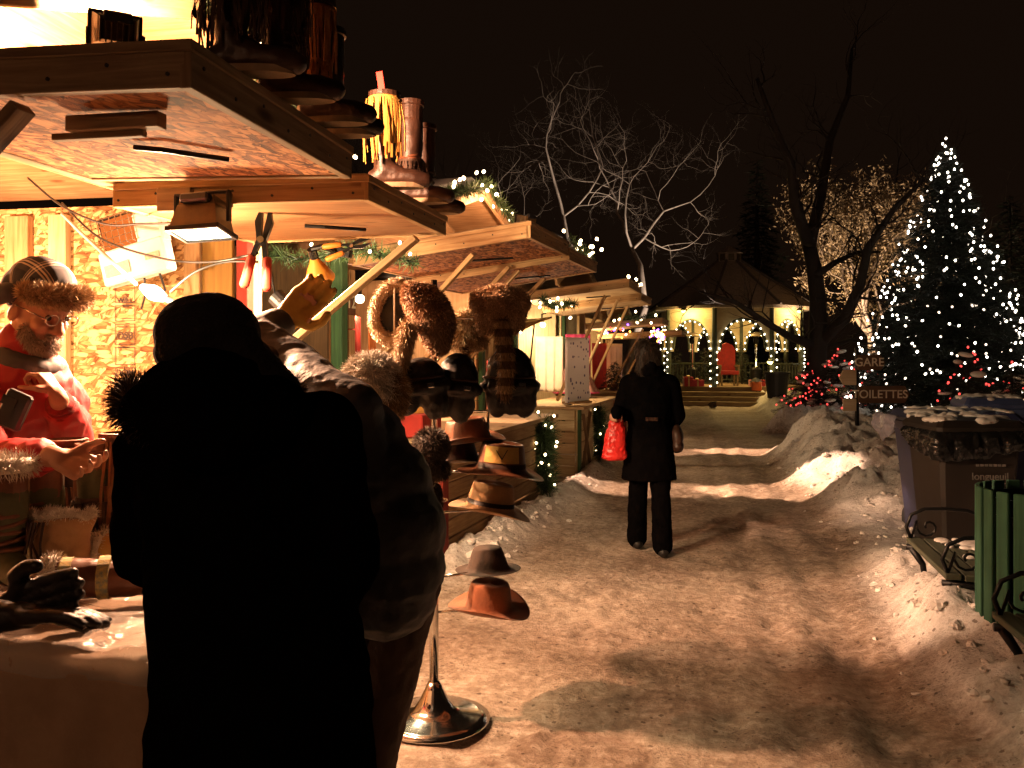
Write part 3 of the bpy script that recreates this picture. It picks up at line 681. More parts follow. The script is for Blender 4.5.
garland('lit garland under the eave of the second stall beside the raccoon hat', [loc2w(S2, .9, 2.75, 2.2), loc2w(S2, .95, 3.1, 2.15), loc2w(S2, 1.1, 3.5, 2.2)], .06, 1000, .07, .07, None, .016, 'evergreen garlands with warm bulbs')
garland('lit garland across the far flap of the third stall', [loc2w(S3, 1.0, 2.75, 2.22), loc2w(S3, 1.25, 2.95, 2.2), loc2w(S3, 1.5, 3.1, 2.28)], .06, 800, .06, .09, None, .019, 'evergreen garlands with warm bulbs')
garland('string of warm bulbs on the ridge edge of the third stall flap', [loc2w(S3, 1.45, .35, 2.62), loc2w(S3, 1.47, .9, 2.64), loc2w(S3, 1.47, 1.6, 2.62)], .04, 0, .06, .3, None, .02, None, 'light string', green=False, jit=.02)
garland('tall evergreen garland with warm bulbs hung on the red counter front of the second stall', [loc2w(S2, .93, 2.75, .86), loc2w(S2, .95, 2.72, .6), loc2w(S2, .94, 2.74, .35), loc2w(S2, .97, 2.7, .2)], .17, 5000, .12, .035, None, .013, 'evergreen garlands with warm bulbs', jit=.1)
garland('dark garland hanging on the counter corner of the third stall', [loc2w(S3, .93, 1.1, .86), loc2w(S3, .95, 1.12, .5), loc2w(S3, .94, 1.1, .2)], .13, 3500, .1, .12, None, .012, 'evergreen garlands with warm bulbs', jit=.08)
zz = []
for i in range(16): zz.append(loc2w(S4, 1.3-.0*i, .1+i*.17, 2.06-.09*(i % 2)))
garland('string of violet, amber and red bulbs strung under the flaps of the farthest stall', zz, .03, 0, .05, .045, [E_BLUE, E_AMB, E_RED, E_AMB, E_WARM], .019, None, 'light string', green=False, jit=.05)
zz = [loc2w(S4, .9-.05*i, .15, 2.08-.05*(i % 2)) for i in range(14)]
garland('string of coloured bulbs across the near side of the farthest stall', zz, .03, 0, .05, .04, [E_BLUE, E_AMB, E_WARM, E_RED], .018, None, 'light string', green=False, jit=.05)
# ------------------------------------------------------------------ lamps, those in view and those added for their light
def lamp(kind, loc, e, col, size=.05, aim=None, spot=None, blend=.4):
    d = bpy.data.lights.new('lamp_light', kind); o = bpy.data.objects.new('lamp_light', d); COL.objects.link(o)
    o.location = loc; d.energy = e; d.color = col; d.shadow_soft_size = size
    if aim is not None: o.rotation_euler = (Vector(aim)-Vector(loc)).to_track_quat('-Z', 'Y').to_euler()
    if kind == 'SPOT': d.spot_size = R(spot or 120); d.spot_blend = blend if (spot or 120) != 170 else .05
    return o
TUNG = (1, .5, .275)
E_LENS = emat('halogen_glass', (1, .82, .55), 22)
FLOODM = pmat('bronze_lamp_housing', (.12, .08, .035), (.06, .04, .02), 12, .45, .1, metal=.5)
def floodlight(label, loc, aim, e, s=1., spot=150, col=TUNG, group=None, hang=True, glow=E_LENS):
    loc = Vector(loc); T = thing('floodlight', label, 'floodlight', loc, 0, group)
    z = (Vector(aim)-loc).normalized(); Q = frame(z, Vector((0, 0, 1)).cross(z) if abs(z.z) < .95 else Vector((1, 0, 0)))
    M = Matrix.Translation(loc) @ Q
    P = lambda x, y, zz: M @ Vector((x*s, y*s, zz*s))
    bm = BM()
    loft(bm, [[P(x*a, y*c, zz) for x, y in ((-.085, -.06), (.085, -.06), (.085, .06), (-.085, .06))] for a, c, zz in ((.62, .6, -.1), (.8, .8, -.08), (.95, .95, -.02), (1, 1, 0))])
    for i in range(7): box(bm, P(-.06+.02*i, 0, -.085), (.005*s, .09*s, .05*s), Q)
    obj('housing', bm, FLOODM, T)
    bm = BM()
    for x0, y0, sx_, sy_ in ((0, .062, .19, .012), (0, -.062, .19, .012), (.09, 0, .012, .13), (-.09, 0, .012, .13)): box(bm, P(x0, y0, .004), (sx_*s, sy_*s, .016*s), Q, .002)
    obj('front_frame', bm, BLACKM, T)
    bm = BM(); box(bm, P(0, 0, .003), (.165*s, .11*s, .004*s), Q); obj('glass', bm, glow, T)
    bm = BM(); box(bm, P(0, .05, -.1), (.1*s, .04*s, .03*s), Q, .006*s); obj('junction_box', bm, BLACKP, T)
    bm = BM(); up = Vector((0, 0, 1 if hang else -1))
    for q in (-1, 1): beam(bm, P(.095*q, 0, -.03), P(.095*q, 0, -.03)+up*.1*s, .012*s, .02*s)
    beam(bm, P(-.1, 0, -.03)+up*.1*s, P(.1, 0, -.03)+up*.1*s, .02*s, .01*s); obj('bracket', bm, BLACKM, T)
    lamp('SPOT', M @ Vector((0, 0, .03*s)), e, col, .035, M @ Vector((0, 0, 1)), spot, .35)
    return T
F1 = at(202, 232, 3.26)
floodlight('bronze halogen floodlight hanging under the flap and shining on the stall table', F1, F1+Vector((.05, -.2, -1)), 500, 1.25, 170)
F0 = Vector((-1.78, 2.5, 2.66))
floodlight('floodlight standing on top of the nearest flap, shining on the gable boards', F0, F0+Vector((-.62, .72, .32)), 1000, .85, 168, hang=False)
# compact bulb hanging on the white flex, its black cables
T = thing('hanging_bulb', 'glowing white bulb on a white flex in front of the strand board', 'bulb', at(152, 292, 3.6))
bm = BM(); a = at(136, 284, 3.6); c = at(166, 299, 3.6); d = (c-a).normalized(); lathe(bm, [(0, 0), (.02, .01), (.034, .05), (.036, .08), (.022, .12), (.014, .14), (0, .145)], c, 14, frame(-d)); obj('globe', bm, emat('bulb_glass', (1, .9, .72), 9), T, smooth=True)
bm = BM(); tube(bm, [c+d*.0, c+d*.05], .016, 10); obj('socket', bm, BLACKP, T)
bm = BM(); tube(bm, [at(62, 214, 4.3), at(80, 232, 4.1), at(106, 256, 3.8), a], .009, 8); obj('flex', bm, CABLEW, T, smooth=True)
lamp('POINT', at(150, 302, 3.45), 170, (1, .68, .38), .05)
def cable(label, pix, r=.006, mat=CABLE, Ys=None):
    pts = [at(x, y, Y) for x, y, Y in pix]; q = []
    for i in range(len(pts)-1):
        for k in range(6): 
            t = k/6; p0 = pts[max(i-1, 0)]; p1 = pts[i]; p2 = pts[i+1]; p3 = pts[min(i+2, len(pts)-1)]
            q.append(.5*((2*p1)+(p2-p0)*t+(2*p0-5*p1+4*p2-p3)*t*t+(3*p1-p0-3*p2+p3)*t**3))
    q.append(pts[-1]); bm = BM(); tube(bm, q, r, 6); o = obj('cable', bm, mat, loc=pts[0], smooth=True); tag(o, label, 'cable', 'cables in the nearest stall'); return o
cable('black cable swagging from the left wall stud to the hanging floodlight', [(28, 178, 4.4), (62, 206, 4.1), (105, 224, 3.8), (140, 224, 3.6), (185, 223, 3.33)])
cable('long black cable looping low from the stud past the heater to the spring clamp', [(62, 203, 4.45), (100, 238, 4.2), (160, 258, 3.9), (210, 262, 3.7), (258, 253, 3.62)])
cable('grey cable rising from the bulb socket to the spring clamp', [(170, 292, 3.6), (195, 272, 3.6), (225, 262, 3.62), (258, 262, 3.62)], .006)
# spring clamp with red grips
def clamp(label, p, ang, s, grip):
    T = thing('spring_clamp', label, 'clamp', p); M = Matrix.Translation(p) @ Matrix.Rotation(YAW, 4, 'Z') @ Matrix.Rotation(R(90), 4, 'X') @ Matrix.Rotation(ang, 4, 'Z')
    for q, nm_ in ((-1, 'jaw'), (1, 'jaw')):
        bm = BM(); prism(bm, [(q*.012*s, .12*s), (q*.03*s, .06*s), (q*.016*s, 0), (q*.03*s, -.06*s), (q*.02*s, -.07*s), (0, -.01*s), (q*.006*s, .05*s)], .022*s, M); j = obj(nm_, bm, BLACKM, T)
        bm = BM(); a = M @ Vector((q*.025*s, -.055*s, 0)); c = M @ Vector((q*.04*s, -.17*s, 0)); tube(bm, [a, a.lerp(c, .1), a.lerp(c, .9), c], [.012*s, .016*s, .017*s, .01*s], 10); obj('grip', bm, grip, j, smooth=True)
    bm = BM(); tube(bm, [M @ Vector((0, 0, -.02*s)), M @ Vector((0, 0, .02*s))], .012*s, 10); obj('spring', bm, CHROME, T)
REDG = pmat('red_rubber', (.3, .03, .015), (.2, .018, .01), 20, .5, .1)
clamp('black spring clamp with two red rubber grips hanging from the flap edge', at(262, 240, 3.62), R(-8), 1.35, REDG)
clamp('black spring clamp with orange jaw pads gripping the flap edge beside the clip lamp', at(352, 246, 4.3), R(-75), .9, pmat('orange_rubber', (.7, .25, .03), (.5, .15, .02), 20, .5, .1))
# clip lamp with orange shade
ORANGE = pmat('orange_shade', (.75, .3, .04), (.6, .22, .03), 10, .4, .05)
pc = at(316, 264, 4.42); T = thing('clip_lamp', 'clip lamp with orange shade lighting the pale wooden brace', 'lamp', pc)
dl = (at(322, 285, 4.52)-pc).normalized(); bm = BM(); lathe(bm, [(.022, -.05), (.03, -.02), (.055, .03), (.085, .1), (.082, .1), (.05, .03), (.026, -.02)], pc, 20, frame(dl)); obj('shade', bm, ORANGE, T, smooth=True)
bm = BM(); ball(bm, pc+dl*.06, .032); obj('lamp_bulb', bm, emat('clip_bulb', (1, .85, .6), 20), T, smooth=True)
bm = BM(); tube(bm, [pc-dl*.045, pc-dl*.1], .026, 12); tube(bm, [pc-dl*.1, pc-dl*.12+RT*.06, pc+RT*.12+Vector((0, 0, .06))], .014, 8); box(bm, pc+RT*.14+Vector((0, 0, .065)), (.12, .04, .05), Matrix.Rotation(R(12), 4, 'Y'), .006); obj('lamp_arm', bm, BLACKM, T)
lamp('POINT', pc+dl*.115, 240, (1, .72, .42), .03)
T = thing('power_adaptor', 'black round plug adaptor dangling below the spring clamp', 'adaptor', at(281, 302, 4.0))
p = at(281, 302, 4.0); bm = BM(); tube(bm, [p+Vector((-.03, 0, .03)), p+Vector((.035, 0, -.03))], .045, 16); obj('adaptor_body', bm, BLACKP, T); bm = BM(); tube(bm, [p+Vector((-.03, 0, .03)), at(272, 280, 3.9), at(268, 262, 3.66)], .005, 6); obj('flex', bm, CABLE, T)
# radiant gas heater on the end wall
hc = at(137, 246, 4.47); T = thing('radiant_heater', 'white gas radiant heater with wire guard hung askew on the strand board', 'heater', hc)
HM = Matrix.Translation(hc) @ Matrix.Rotation(R(90), 4, 'X') @ Matrix.Rotation(R(14), 4, 'Z')
def HB(name, x, y, z, sx_, sy_, sz_, mat, par, bev=.006):
    bm = BM(); box(bm, HM @ Vector((x, y, z)), (sx_, sy_, sz_), HM, bev); return obj(name, bm, mat, par)
hb = HB('heater_body', 0, -.1, .03, .42, .2, .1, WHITEP, T, .012); HB('heater_panel', .13, .07, .025, .17, .2, .09, WHITEP, T, .012)
HB('control_label', -.1, -.12, .0835, .16, .07, .004, pmat('grey_label', (.35, .36, .3), (.2, .22, .2), 60, .6, 0), hb, 0); HB('warning_label', .13, -.1, .0835, .09, .035, .004, pmat('beige_label', (.5, .42, .3), (.3, .25, .18), 60, .6, 0), hb, 0)
HB('burner', -.08, .1, .02, .2, .17, .04, emat('burner_glow', (1, .22, .04), .9), T, .004); HB('reflector', -.08, .1, -.01, .27, .24, .01, CHROME, T, 0)
bm = BM()
for i in range(7): tube(bm, [HM @ Vector((-.2+.04*i, .0, .03)), HM @ Vector((-.2+.04*i, .02, .09)), HM @ Vector((-.2+.04*i, .18, .09)), HM @ Vector((-.2+.04*i, .21, .03))], .0028, 5)
for i in range(5): tube(bm, [HM @ Vector((-.21, .02+.04*i, .09)), HM @ Vector((.05, .02+.04*i, .09))], .0028, 5)
obj('wire_guard', bm, CHROME, T)
bm = BM(); tube(bm, [HM @ Vector((.02, -.2, .03)), HM @ Vector((0, -.3, .03)), HM @ Vector((-.06, -.36, .0))], .007, 6); tube(bm, [HM @ Vector((.12, -.2, .03)), HM @ Vector((.13, -.3, .03)), HM @ Vector((.04, -.34, .01))], .007, 6); obj('gas_hose', bm, CABLE, T)
floodlight('floodlight assumed on the flap of the stall numbered 12, shining on its gable', loc2w(S2, 1.1, 1.35, 2.8), loc2w(S2, .0, 1.75, 2.9), 160, 1., 140, hang=False)  # lamp assumed from the brightness of the gable boards
# warm lamps assumed inside the other stalls: bare bulbs on sockets
def assumed_bulb(label, p, e, col=TUNG):
    T = thing('hanging_bulb', label, 'bulb', p, 0, None); p = Vector(p)
    bm = BM(); ball(bm, p, .04); obj('globe', bm, emat('assumed_bulb', (1, .8, .5), 16), T, smooth=True)
    bm = BM(); tube(bm, [p+Vector((0, 0, .03)), p+Vector((0, 0, .09))], .018, 10); tube(bm, [p+Vector((0, 0, .09)), p+Vector((0, 0, .2))], .004, 6); obj('socket', bm, BLACKP, T)
    lamp('POINT', p-Vector((0, 0, .06)), e, col, .045)
assumed_bulb('bare bulb added out of view at the left inside the nearest stall', (-3.95, 3.5, 2.08), 420)  # added out of frame to brighten the board wall and vendor
assumed_bulb('assumed bare bulb hung under the near flap of the stall numbered 12', loc2w(S2, -.2, .75, 2.1), 50)
assumed_bulb('assumed bare bulb glowing inside the second stall behind the raccoon hat', loc2w(S2, -.4, 2.6, 2.05), 50)
assumed_bulb('assumed bare bulb under the flap of the third stall', loc2w(S3, .1, 1.2, 2.05), 130, (1, .7, .4))
assumed_bulb('assumed bare bulb inside the third stall near its far wall', loc2w(S3, -.6, 2.5, 2.0), 50, (1, .7, .4))
assumed_bulb('assumed bare bulb inside the farthest stall', loc2w(S4, .1, 1.2, 1.85), 130, (1, .66, .34))
floodlight('fill floodlight added out of view behind the viewpoint', (-2.3, -2.2, 2.7), (1.2, 5, .6), 55, 1.2, 150, (1, .42, .19))  # added fill lamp behind the camera, lifts the foreground shadows
GAPG = 'floodlights added out of sight among the stalls'  # unseen lamps added to throw the bright bands across the path
for lb, p, q, e_, sp__ in (('floodlight added in the dark gap beyond the nearest stall', (-3.15, 4.95, 2.35), (2.4, 5.75, 0), 850, 25), ('second floodlight added in the dark gap beyond the nearest stall, aimed lower', (-3.2, 5.15, 2.4), (-.1, 5.5, 0), 480, 30), ('floodlight added in the gap between the second and third stalls', (-3.4, 10.3, 2.35), (1.5, 10.5, 0), 5200, 15), ('floodlight added in the gap between the third and farthest stalls', (-3.2, 14.9, 2.3), (1.5, 14.7, 0), 6000, 14), ('floodlight added at the back of the second stall', tuple(loc2w(S2, -1.8, 1.95, 2.2)), (1.4, 8.35, 0), 4100, 13)):
    floodlight(lb, p, q, e_, .9, sp__, (1, .58, .36), GAPG)
    if e_ > 4000: floodlight(lb.replace('floodlight', 'second floodlight')+', aimed short', (p[0]-.1, p[1]+.25, p[2]+.05), (-.35, q[1]-.1, 0), e_*.3, .9, sp__+3, (1, .58, .36), GAPG)
# ------------------------------------------------------------------ trees
def grow(bm, p, d, ln, r, lev, spread=.6, upw=.12, segs=4, nk=3, tips=None, twist=.27, sides=6):
    pts = [p]; rad = [r]; q = Vector(p); dd = Vector(d).normalized()
    for i in range(segs):
        dd = (dd+Vector((random.gauss(0, twist), random.gauss(0, twist), random.gauss(0, twist)+upw))).normalized()
        q = q+dd*ln/segs; pts.append(q.copy()); rad.append(r*(1-.5*(i+1)/segs))
    tube(bm, pts, rad, max(3, sides), lev <= 0)
    if tips is not None and lev <= 1: tips.extend(pts[1:])
    if lev > 0:
        for k in range(nk):
            i = random.randint(max(1, segs//2-1), segs); a = (pts[i]-pts[i-1]).normalized()
            s = a.orthogonal().normalized(); s.rotate(Quaternion(a, random.uniform(0, 6.28)))
            grow(bm, pts[i], a*(1-spread*.55)+s*spread*random.uniform(.6, 1.2), ln*random.uniform(.55, .82), rad[i]*random.uniform(.5, .7), lev-1, spread, upw, segs, nk, tips, twist, sides-1)
        grow(bm, pts[-1], dd, ln*.7, rad[-1]*.9, lev-1, spread, upw, segs, nk, tips, twist, sides-1)
def bare_tree(label, base, mat, h, r, lev, stems=1, spread=.6, seed=1, group=None, lean=(0, 0), nk=3, upw=.12):
    random.seed(seed); T = thing('bare_tree', label, 'tree', base, 0, group); b = Vector(base)
    for s in range(stems):
        bm = BM(); a = s*6.28/max(1, stems)+random.random(); t = Vector((math.cos(a)*.3*(stems > 1)+lean[0], math.sin(a)*.3*(stems > 1)+lean[1], 1))
        top = b+t.normalized()*h*.3; tube(bm, [b-Vector((0, 0, .1)), b.lerp(top, .5)+Vector((random.gauss(0, .05), 0, 0)), top], [r*1.25, r, r*.8], 9)
        obj('trunk', bm, mat, T, smooth=True)
        bm = BM(); grow(bm, top, t, h*.27, r*.75, lev, spread, upw, 4, nk); obj('branches', bm, mat, T, smooth=True)
    return T
bp = at(612, 400, 23.5); bp.z = 0
bare_tree('pale bare tree with many lit branches spreading behind the stalls', bp, BARKPALE, 10.2, .14, 6, 2, 1.05, 14, nk=2, upw=.05)
GF = at(640, 372, 20.5); GF.z = .35
floodlight('small garden floodlight assumed on the snow, lighting the pale bare tree from below', (1.0, 21.2, .45), bp+Vector((.2, 0, 6.2)), 4600, 1., 64, (1, .82, .66), hang=False)  # uplight assumed from the lit branches, added to brighten them
# big dark tree with hand-set limbs
random.seed(5); d0 = 21.5; bx_ = atd(814, 412, d0); bx_.z = hz(bx_.x, bx_.y); T = thing('bare_tree', 'large dark tree with thick forked trunk standing before the lit foliage tree', 'tree', bx_)
bm = BM(); tube(bm, [bx_-Vector((0, 0, .1)), atd(815, 380, d0), atd(818, 340, d0), atd(818, 300, d0+.2), atd(814, 268, d0+.3), atd(808, 240, d0+.4)], [.33, .27, .23, .21, .19, .17], 14); obj('trunk', bm, BARK, T, smooth=True)
for pix, r0 in (([(808, 242, 0), (795, 205, -.3), (791, 165, -.6), (772, 120, -.9), (757, 78, -1)], .17), ([(810, 244, 0), (822, 190, .6), (830, 140, 1), (848, 95, 1.4), (852, 50, 1.6)], .16), ([(820, 342, 0), (845, 318, -.5), (860, 285, -.8), (868, 248, -.9), (893, 210, -1.3), (925, 178, -1.6)], .17), ([(817, 275, 0), (836, 262, .5), (858, 252, .9), (880, 252, 1.2)], .1), ([(813, 345, 0), (790, 337, -.6), (765, 322, -1.2), (735, 302, -2), (700, 292, -2.6)], .12), ([(822, 350, 0), (850, 340, .6), (878, 345, 1.2)], .08), ([(816, 300, 0), (835, 300, 0), (842, 312, -.4)], .07)):
    pts = [atd(x, y, d0+dz) for x, y, dz in pix]; bm = BM(); n = len(pts); tube(bm, pts, [r0*(1-.75*i/(n-1)) for i in range(n)], 9)
    for i in range(1, n):
        for k in range(3):
            q = pts[i-1].lerp(pts[i], random.random()); grow(bm, q, (pts[i]-pts[i-1]).normalized()+Vector((random.gauss(0, .7), random.gauss(0, .7), random.gauss(.2, .5))), random.uniform(.6, 1.3), r0*.3*(1-.6*i/n), 2, .6, .08, 4, 2, sides=5)
    obj('limb', bm, BARK, T, smooth=True)
# foliage tree lit from below
random.seed(9); tb = atd(872, 404, 27.5); tb.z = 0; T = thing('leafy_tree', 'tree still holding pale dry leaves, lit gold from below', 'tree', tb)
bm = BM(); tips = []; tube(bm, [tb-Vector((0, 0, .1)), tb+Vector((.05, 0, 1.2)), tb+Vector((0, 0, 2.4))], [.2, .16, .14], 9); obj('trunk', bm, BARKPALE, T, smooth=True)
bm = BM()
for k in range(6): grow(bm, tb+Vector((0, 0, 1.6+.15*k)), Vector((random.gauss(0, .45), random.gauss(0, .4), 1)), 2.2, .09, 4, .65, .2, 4, 2, tips)
obj('branches', bm, BARKPALE, T, smooth=True)
P = np.array([tuple(random.choice(tips)) for _ in range(17000)])+np.random.randn(17000, 3)*.13
D = np.random.randn(17000, 3)-np.array([0, 0, .5]); D /= np.linalg.norm(D, axis=1)[:, None]
link_mesh('crown', blades(P, D, .08+.07*np.random.rand(17000), .022, None, .4, 'leaves'), furmat('dry_leaves', (.3, .22, .13), (.42, .33, .22), (.45, .4, .35)), T)
fl = atd(842, 330, 25.2); fl.z = 1.05
floodlight('garden floodlight on a stake shining up into the dry leaved tree', fl, tb+Vector((.1, -.2, 5.0)), 2400, 1.3, 100, (1, .68, .42), hang=False, glow=emat('garden_flood_glass', (1, .75, .3), 16))
for px, d, h, sd, lb in ((400, 26, 9.5, 3, 'faint dark bare tree rising behind the boots on the nearest stall'), (930, 34, 12, 4, 'faint dark bare tree far behind the tall lit fir'), (480, 36, 12, 6, 'dim bare tree farthest left beyond the stalls')):
    b = atd(px, 400, d); b.z = 0; bare_tree(lb, b, BARK, h, .2, 5, 1, .75, sd, 'dark bare trees in the background', nk=2)
random.seed(21)
def fir(name, label, base, h, r, nb, mat, seed=1, group=None, snow=0, blade=.14, bw=.006, dens=90):
    random.seed(seed); np.random.seed(seed); b = Vector(base); T = thing(name, label, 'tree', b, 0, group)
    bm = BM(); tube(bm, [b-Vector((0, 0, .1)), b+Vector((0, 0, h*.5)), b+Vector((0, 0, h*.97))], [h*.02, h*.013, .006], 8); obj('trunk', bm, BARK, T, smooth=True)
    bm = BM(); P = []; D = []; tip = []
    for i in range(nb):
        t = (i+.5)/nb; t = 1-(1-t)**.75; z = h*(.04+.93*t); rr = r*(1-t)**.9*random.uniform(.72, 1.08)+.06
        a = i*2.39996+random.uniform(-.3, .3); dr = Vector((math.cos(a), math.sin(a), 0)); end = b+dr*rr+Vector((0, 0, z-rr*.22)); mid = b+dr*rr*.5+Vector((0, 0, z-rr*.02)); st = b+Vector((0, 0, z))
        tube(bm, [st, mid, end], [.014*h/6+.004, .009*h/6+.003, .003], 4, False); tip.append(end)
        n = int(dens*(rr+.15)); side = Vector((-dr.y, dr.x, 0))
        for k in range(n):
            u = random.random()**.7; p = st.lerp(mid, u*2) if u < .5 else mid.lerp(end, u*2-1)
            sp = side*random.choice((-1, 1))*random.random()*rr*.32*(1.1-u); p = p+sp+Vector((0, 0, random.gauss(-.01, .02)-abs(sp.length)*.15))
            P.append(p); D.append((dr*.7+sp.normalized()*.6+Vector((random.gauss(0, .4), random.gauss(0, .4), random.gauss(-.1, .4)))).normalized())
    obj('branches', bm, BARK, T, smooth=True); n = len(P)
    link_mesh('foliage', blades(np.array(P), np.array(D), blade*(.5+.9*np.random.rand(n)), bw, None, .4, 'needles'), mat, T)
    if snow:
        bm = BM()
        for e in random.sample(tip, min(snow, len(tip))): 
            c = b.lerp(e, .8); c.z = e.z+.05; ball(bm, c, (random.uniform(.06, .16), random.uniform(.06, .14), random.uniform(.02, .05)), Matrix.Rotation(random.uniform(0, 3), 4, 'Z') @ Matrix.Rotation(random.uniform(-.4, .4), 4, 'X'), 10, 6)
        o = obj('snow_cover', bm, SNOW, T, smooth=True); o['kind'] = 'stuff'
    return T, tip
def tree_lights(label, base, h, r, n, mats, rb, seed, cat='light string', extra=0.):
    random.seed(seed); b = Vector(base); T = thing('light_string', label, cat, b, 0); pts = []
    for i in range(n):
        t = 1-math.sqrt(random.random()) if random.random() < .8 else random.random(); a = random.uniform(0, 6.28); rr = r*(1-t)*random.uniform(.86, 1.06)+.06
        pts.append(b+Vector((math.cos(a)*rr, math.sin(a)*rr, h*(.03+.96*t)-rr*.12)))
    pts.append(b+Vector((0, 0, h+.02)))
    # nearest to the lens first
    pts.sort(key=lambda p: (p-Vector((0, 0, 1.6))).length)
    q = sorted(pts, key=lambda p: p.z+p.x*.3); bm = BM()
    for k in range(0, len(q)-4, 4): tube(bm, q[k:k+4], .004, 4, False)
    obj('wire', bm, WIRE, T); add_bulbs(T, pts, mats, rb); return T
cb = atd(946, 430, 17.8); cb.z = hz(cb.x, cb.y)-.05
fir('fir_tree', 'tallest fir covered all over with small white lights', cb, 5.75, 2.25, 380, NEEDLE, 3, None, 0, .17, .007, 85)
tree_lights('hundreds of small white lights wound round the tallest fir', cb, 5.75, 2.2, 600, [E_WHITE, E_WHITE, emat('bulb_white_dim', (1, .78, .58), 3.)], .0215, 4)
for (px, py, d, h, r, n, rb, lb, sd) in ((968, 432, 13.6, 1.75, .95, 90, .017, 'small snowy fir with red lights in front of the tall white lit fir', 1), (1012, 470, 9.6, 1.15, .75, 30, .012, 'low fir with sparse red lights at the right edge behind the bins', 2), (838, 410, 19.5, 1.35, 1.0, 70, .02, 'spreading low fir with red lights left of the signpost', 3), (808, 410, 20.5, 1.1, .8, 50, .02, 'low dark fir with red lights beside the black barrel', 4), (872, 414, 20.5, .95, .8, 28, .02, 'low fir with a few red lights directly behind the signpost', 5)):
    b = atd(px, py, d); b.z = hz(b.x, b.y)-.03
    fir('young_fir', lb, b, h, r, 90, NEEDLE, 30+sd, 'young firs with red lights', 16, .1, .004, 90)
    tree_lights('red lights strung on the '+lb.replace(' with red lights', '').replace(' with sparse red lights', '').replace(' with a few red lights', ''), b, h, r, n, [E_RED], rb, 40+sd)
b = atd(757, 400, 37); b.z = 0; fir('conifer', 'dark unlit conifer rising behind the gazebo roof', b, 10.5, 2.3, 200, NEEDLE, 8, None, 0, .3, .014, 40)
b = atd(1010, 400, 30); b.z = 0; fir('conifer', 'dark unlit conifer at the far right behind the lit fir', b, 7.5, 2.2, 160, NEEDLE, 9, None, 0, .3, .014, 40)
# ------------------------------------------------------------------ gazebo
gc = atd(729, 400, 30.5); gc.z = 0; GT = thing('gazebo', 'octagonal garden gazebo with dark hipped roof, cupola and lit arches', 'gazebo', gc)
GF2 = Vector((gc.x, gc.y, 0)).normalized(); GR2 = Vector((GF2.y, -GF2.x, 0)); GYAW = math.atan2(-GF2.x, GF2.y)
def gv(th, r, z): return gc+GR2*r*math.sin(R(th))-GF2*r*math.cos(R(th))+Vector((0, 0, z))
TH = [-56+45*k for k in range(8)]; GR = 2.45; FZ = .58; EZ = 3.25
CREAMG = wood('gazebo_cream', (.6, .52, .33), (.48, .4, .24), False); GDK = pmat('gazebo_green', (.05, .06, .035), (.03, .035, .02), 6, .5, .1); SHING = pmat('shingles', (.34, .28, .22), (.2, .16, .13), 14, .85, .6, 30)
bm = BM(); loft(bm, [[gv(t, GR+.25, -.1) for t in TH], [gv(t, GR+.25, FZ) for t in TH]]); obj('platform', bm, PINE_GREY, GT)
for i in range(3):
    bm = BM(); c = gv(0, GR*.98+.25+.3*(2-i)+.15, 0)-GR2*.35; box(bm, c+Vector((0, 0, (i+1)*.145-.08)), (3.5, .34, .15), Matrix.Rotation(GYAW, 4, 'Z'), .01); obj('step', bm, wood('step_boards', (.4, .3, .16), (.2, .14, .07)), GT)
for k, t in enumerate(TH):
    bm = BM(); tube(bm, [gv(t, GR, FZ), gv(t, GR, EZ)], .085, 8); obj('post', bm, GDK, GT)
    a = gv(t, GR, 0); c = gv(t+45, GR, 0); wd = (c-a).length; X_ = (c-a).normalized(); Z_ = Vector((0, 0, 1)); Y_ = Z_.cross(X_)
    M = Matrix((X_, Z_, X_.cross(Z_))).transposed().to_4x4(); M.translation = (a+c)/2
    hw = wd/2-.08; out = [(-hw, 1.75), (-hw+.12, 1.75)]
    for j in range(15): th = math.pi-math.pi*j/14; out.append(((hw-.12)*math.cos(th), 1.85+.98*math.sin(th)))
    out += [(hw-.12, 1.75), (hw, 1.75), (hw, EZ-.03), (-hw, EZ-.03)]
    bm = BM(); prism(bm, out, .05, M); pn = obj('arch_panel', bm, CREAMG, GT)
    bm = BM(); tube(bm, [M @ Vector(((hw-.12)*math.cos(math.pi-math.pi*j/20), 1.85+.98*math.sin(math.pi*j/20), .0)) for j in range(21)], .05, 6); obj('arch_trim', bm, GDK, pn)
    if k not in (1,):       # low railing on all but the step side
        bm = BM(); beam(bm, a.lerp(c, .06)+Z_*(FZ+.75), a.lerp(c, .94)+Z_*(FZ+.75), .06, .05); beam(bm, a.lerp(c, .06)+Z_*(FZ+.12), a.lerp(c, .94)+Z_*(FZ+.12), .05, .05)
        for j in range(9): q = a.lerp(c, .1+.1*j); beam(bm, q+Z_*(FZ+.12), q+Z_*(FZ+.74), .03, .03)
        obj('railing', bm, GDK, GT)
bm = BM(); loft(bm, [[gv(t, 2.95, EZ-.06) for t in TH], [gv(t, 2.95, EZ+.03) for t in TH], [gv(t, 1.42, 4.27) for t in TH], [gv(t, .45, 4.95) for t in TH]]); rf = obj('roof', bm, SHING, GT)
for t in TH:
    bm = BM(); tube(bm, [gv(t, 2.93, EZ+.05), gv(t, 1.42, 4.3), gv(t, .46, 4.97)], .05, 6); obj('hip_ridge', bm, pmat('ridge_lead', (.12, .1, .085), None, 8, .6, .1), rf)
bm = BM(); loft(bm, [[gv(t, .42, 4.9) for t in TH], [gv(t, .42, 5.25) for t in TH], [gv(t, .5, 5.26) for t in TH], [gv(t, .02, 5.55) for t in TH]]); cu = obj('cupola', bm, SHING, rf)
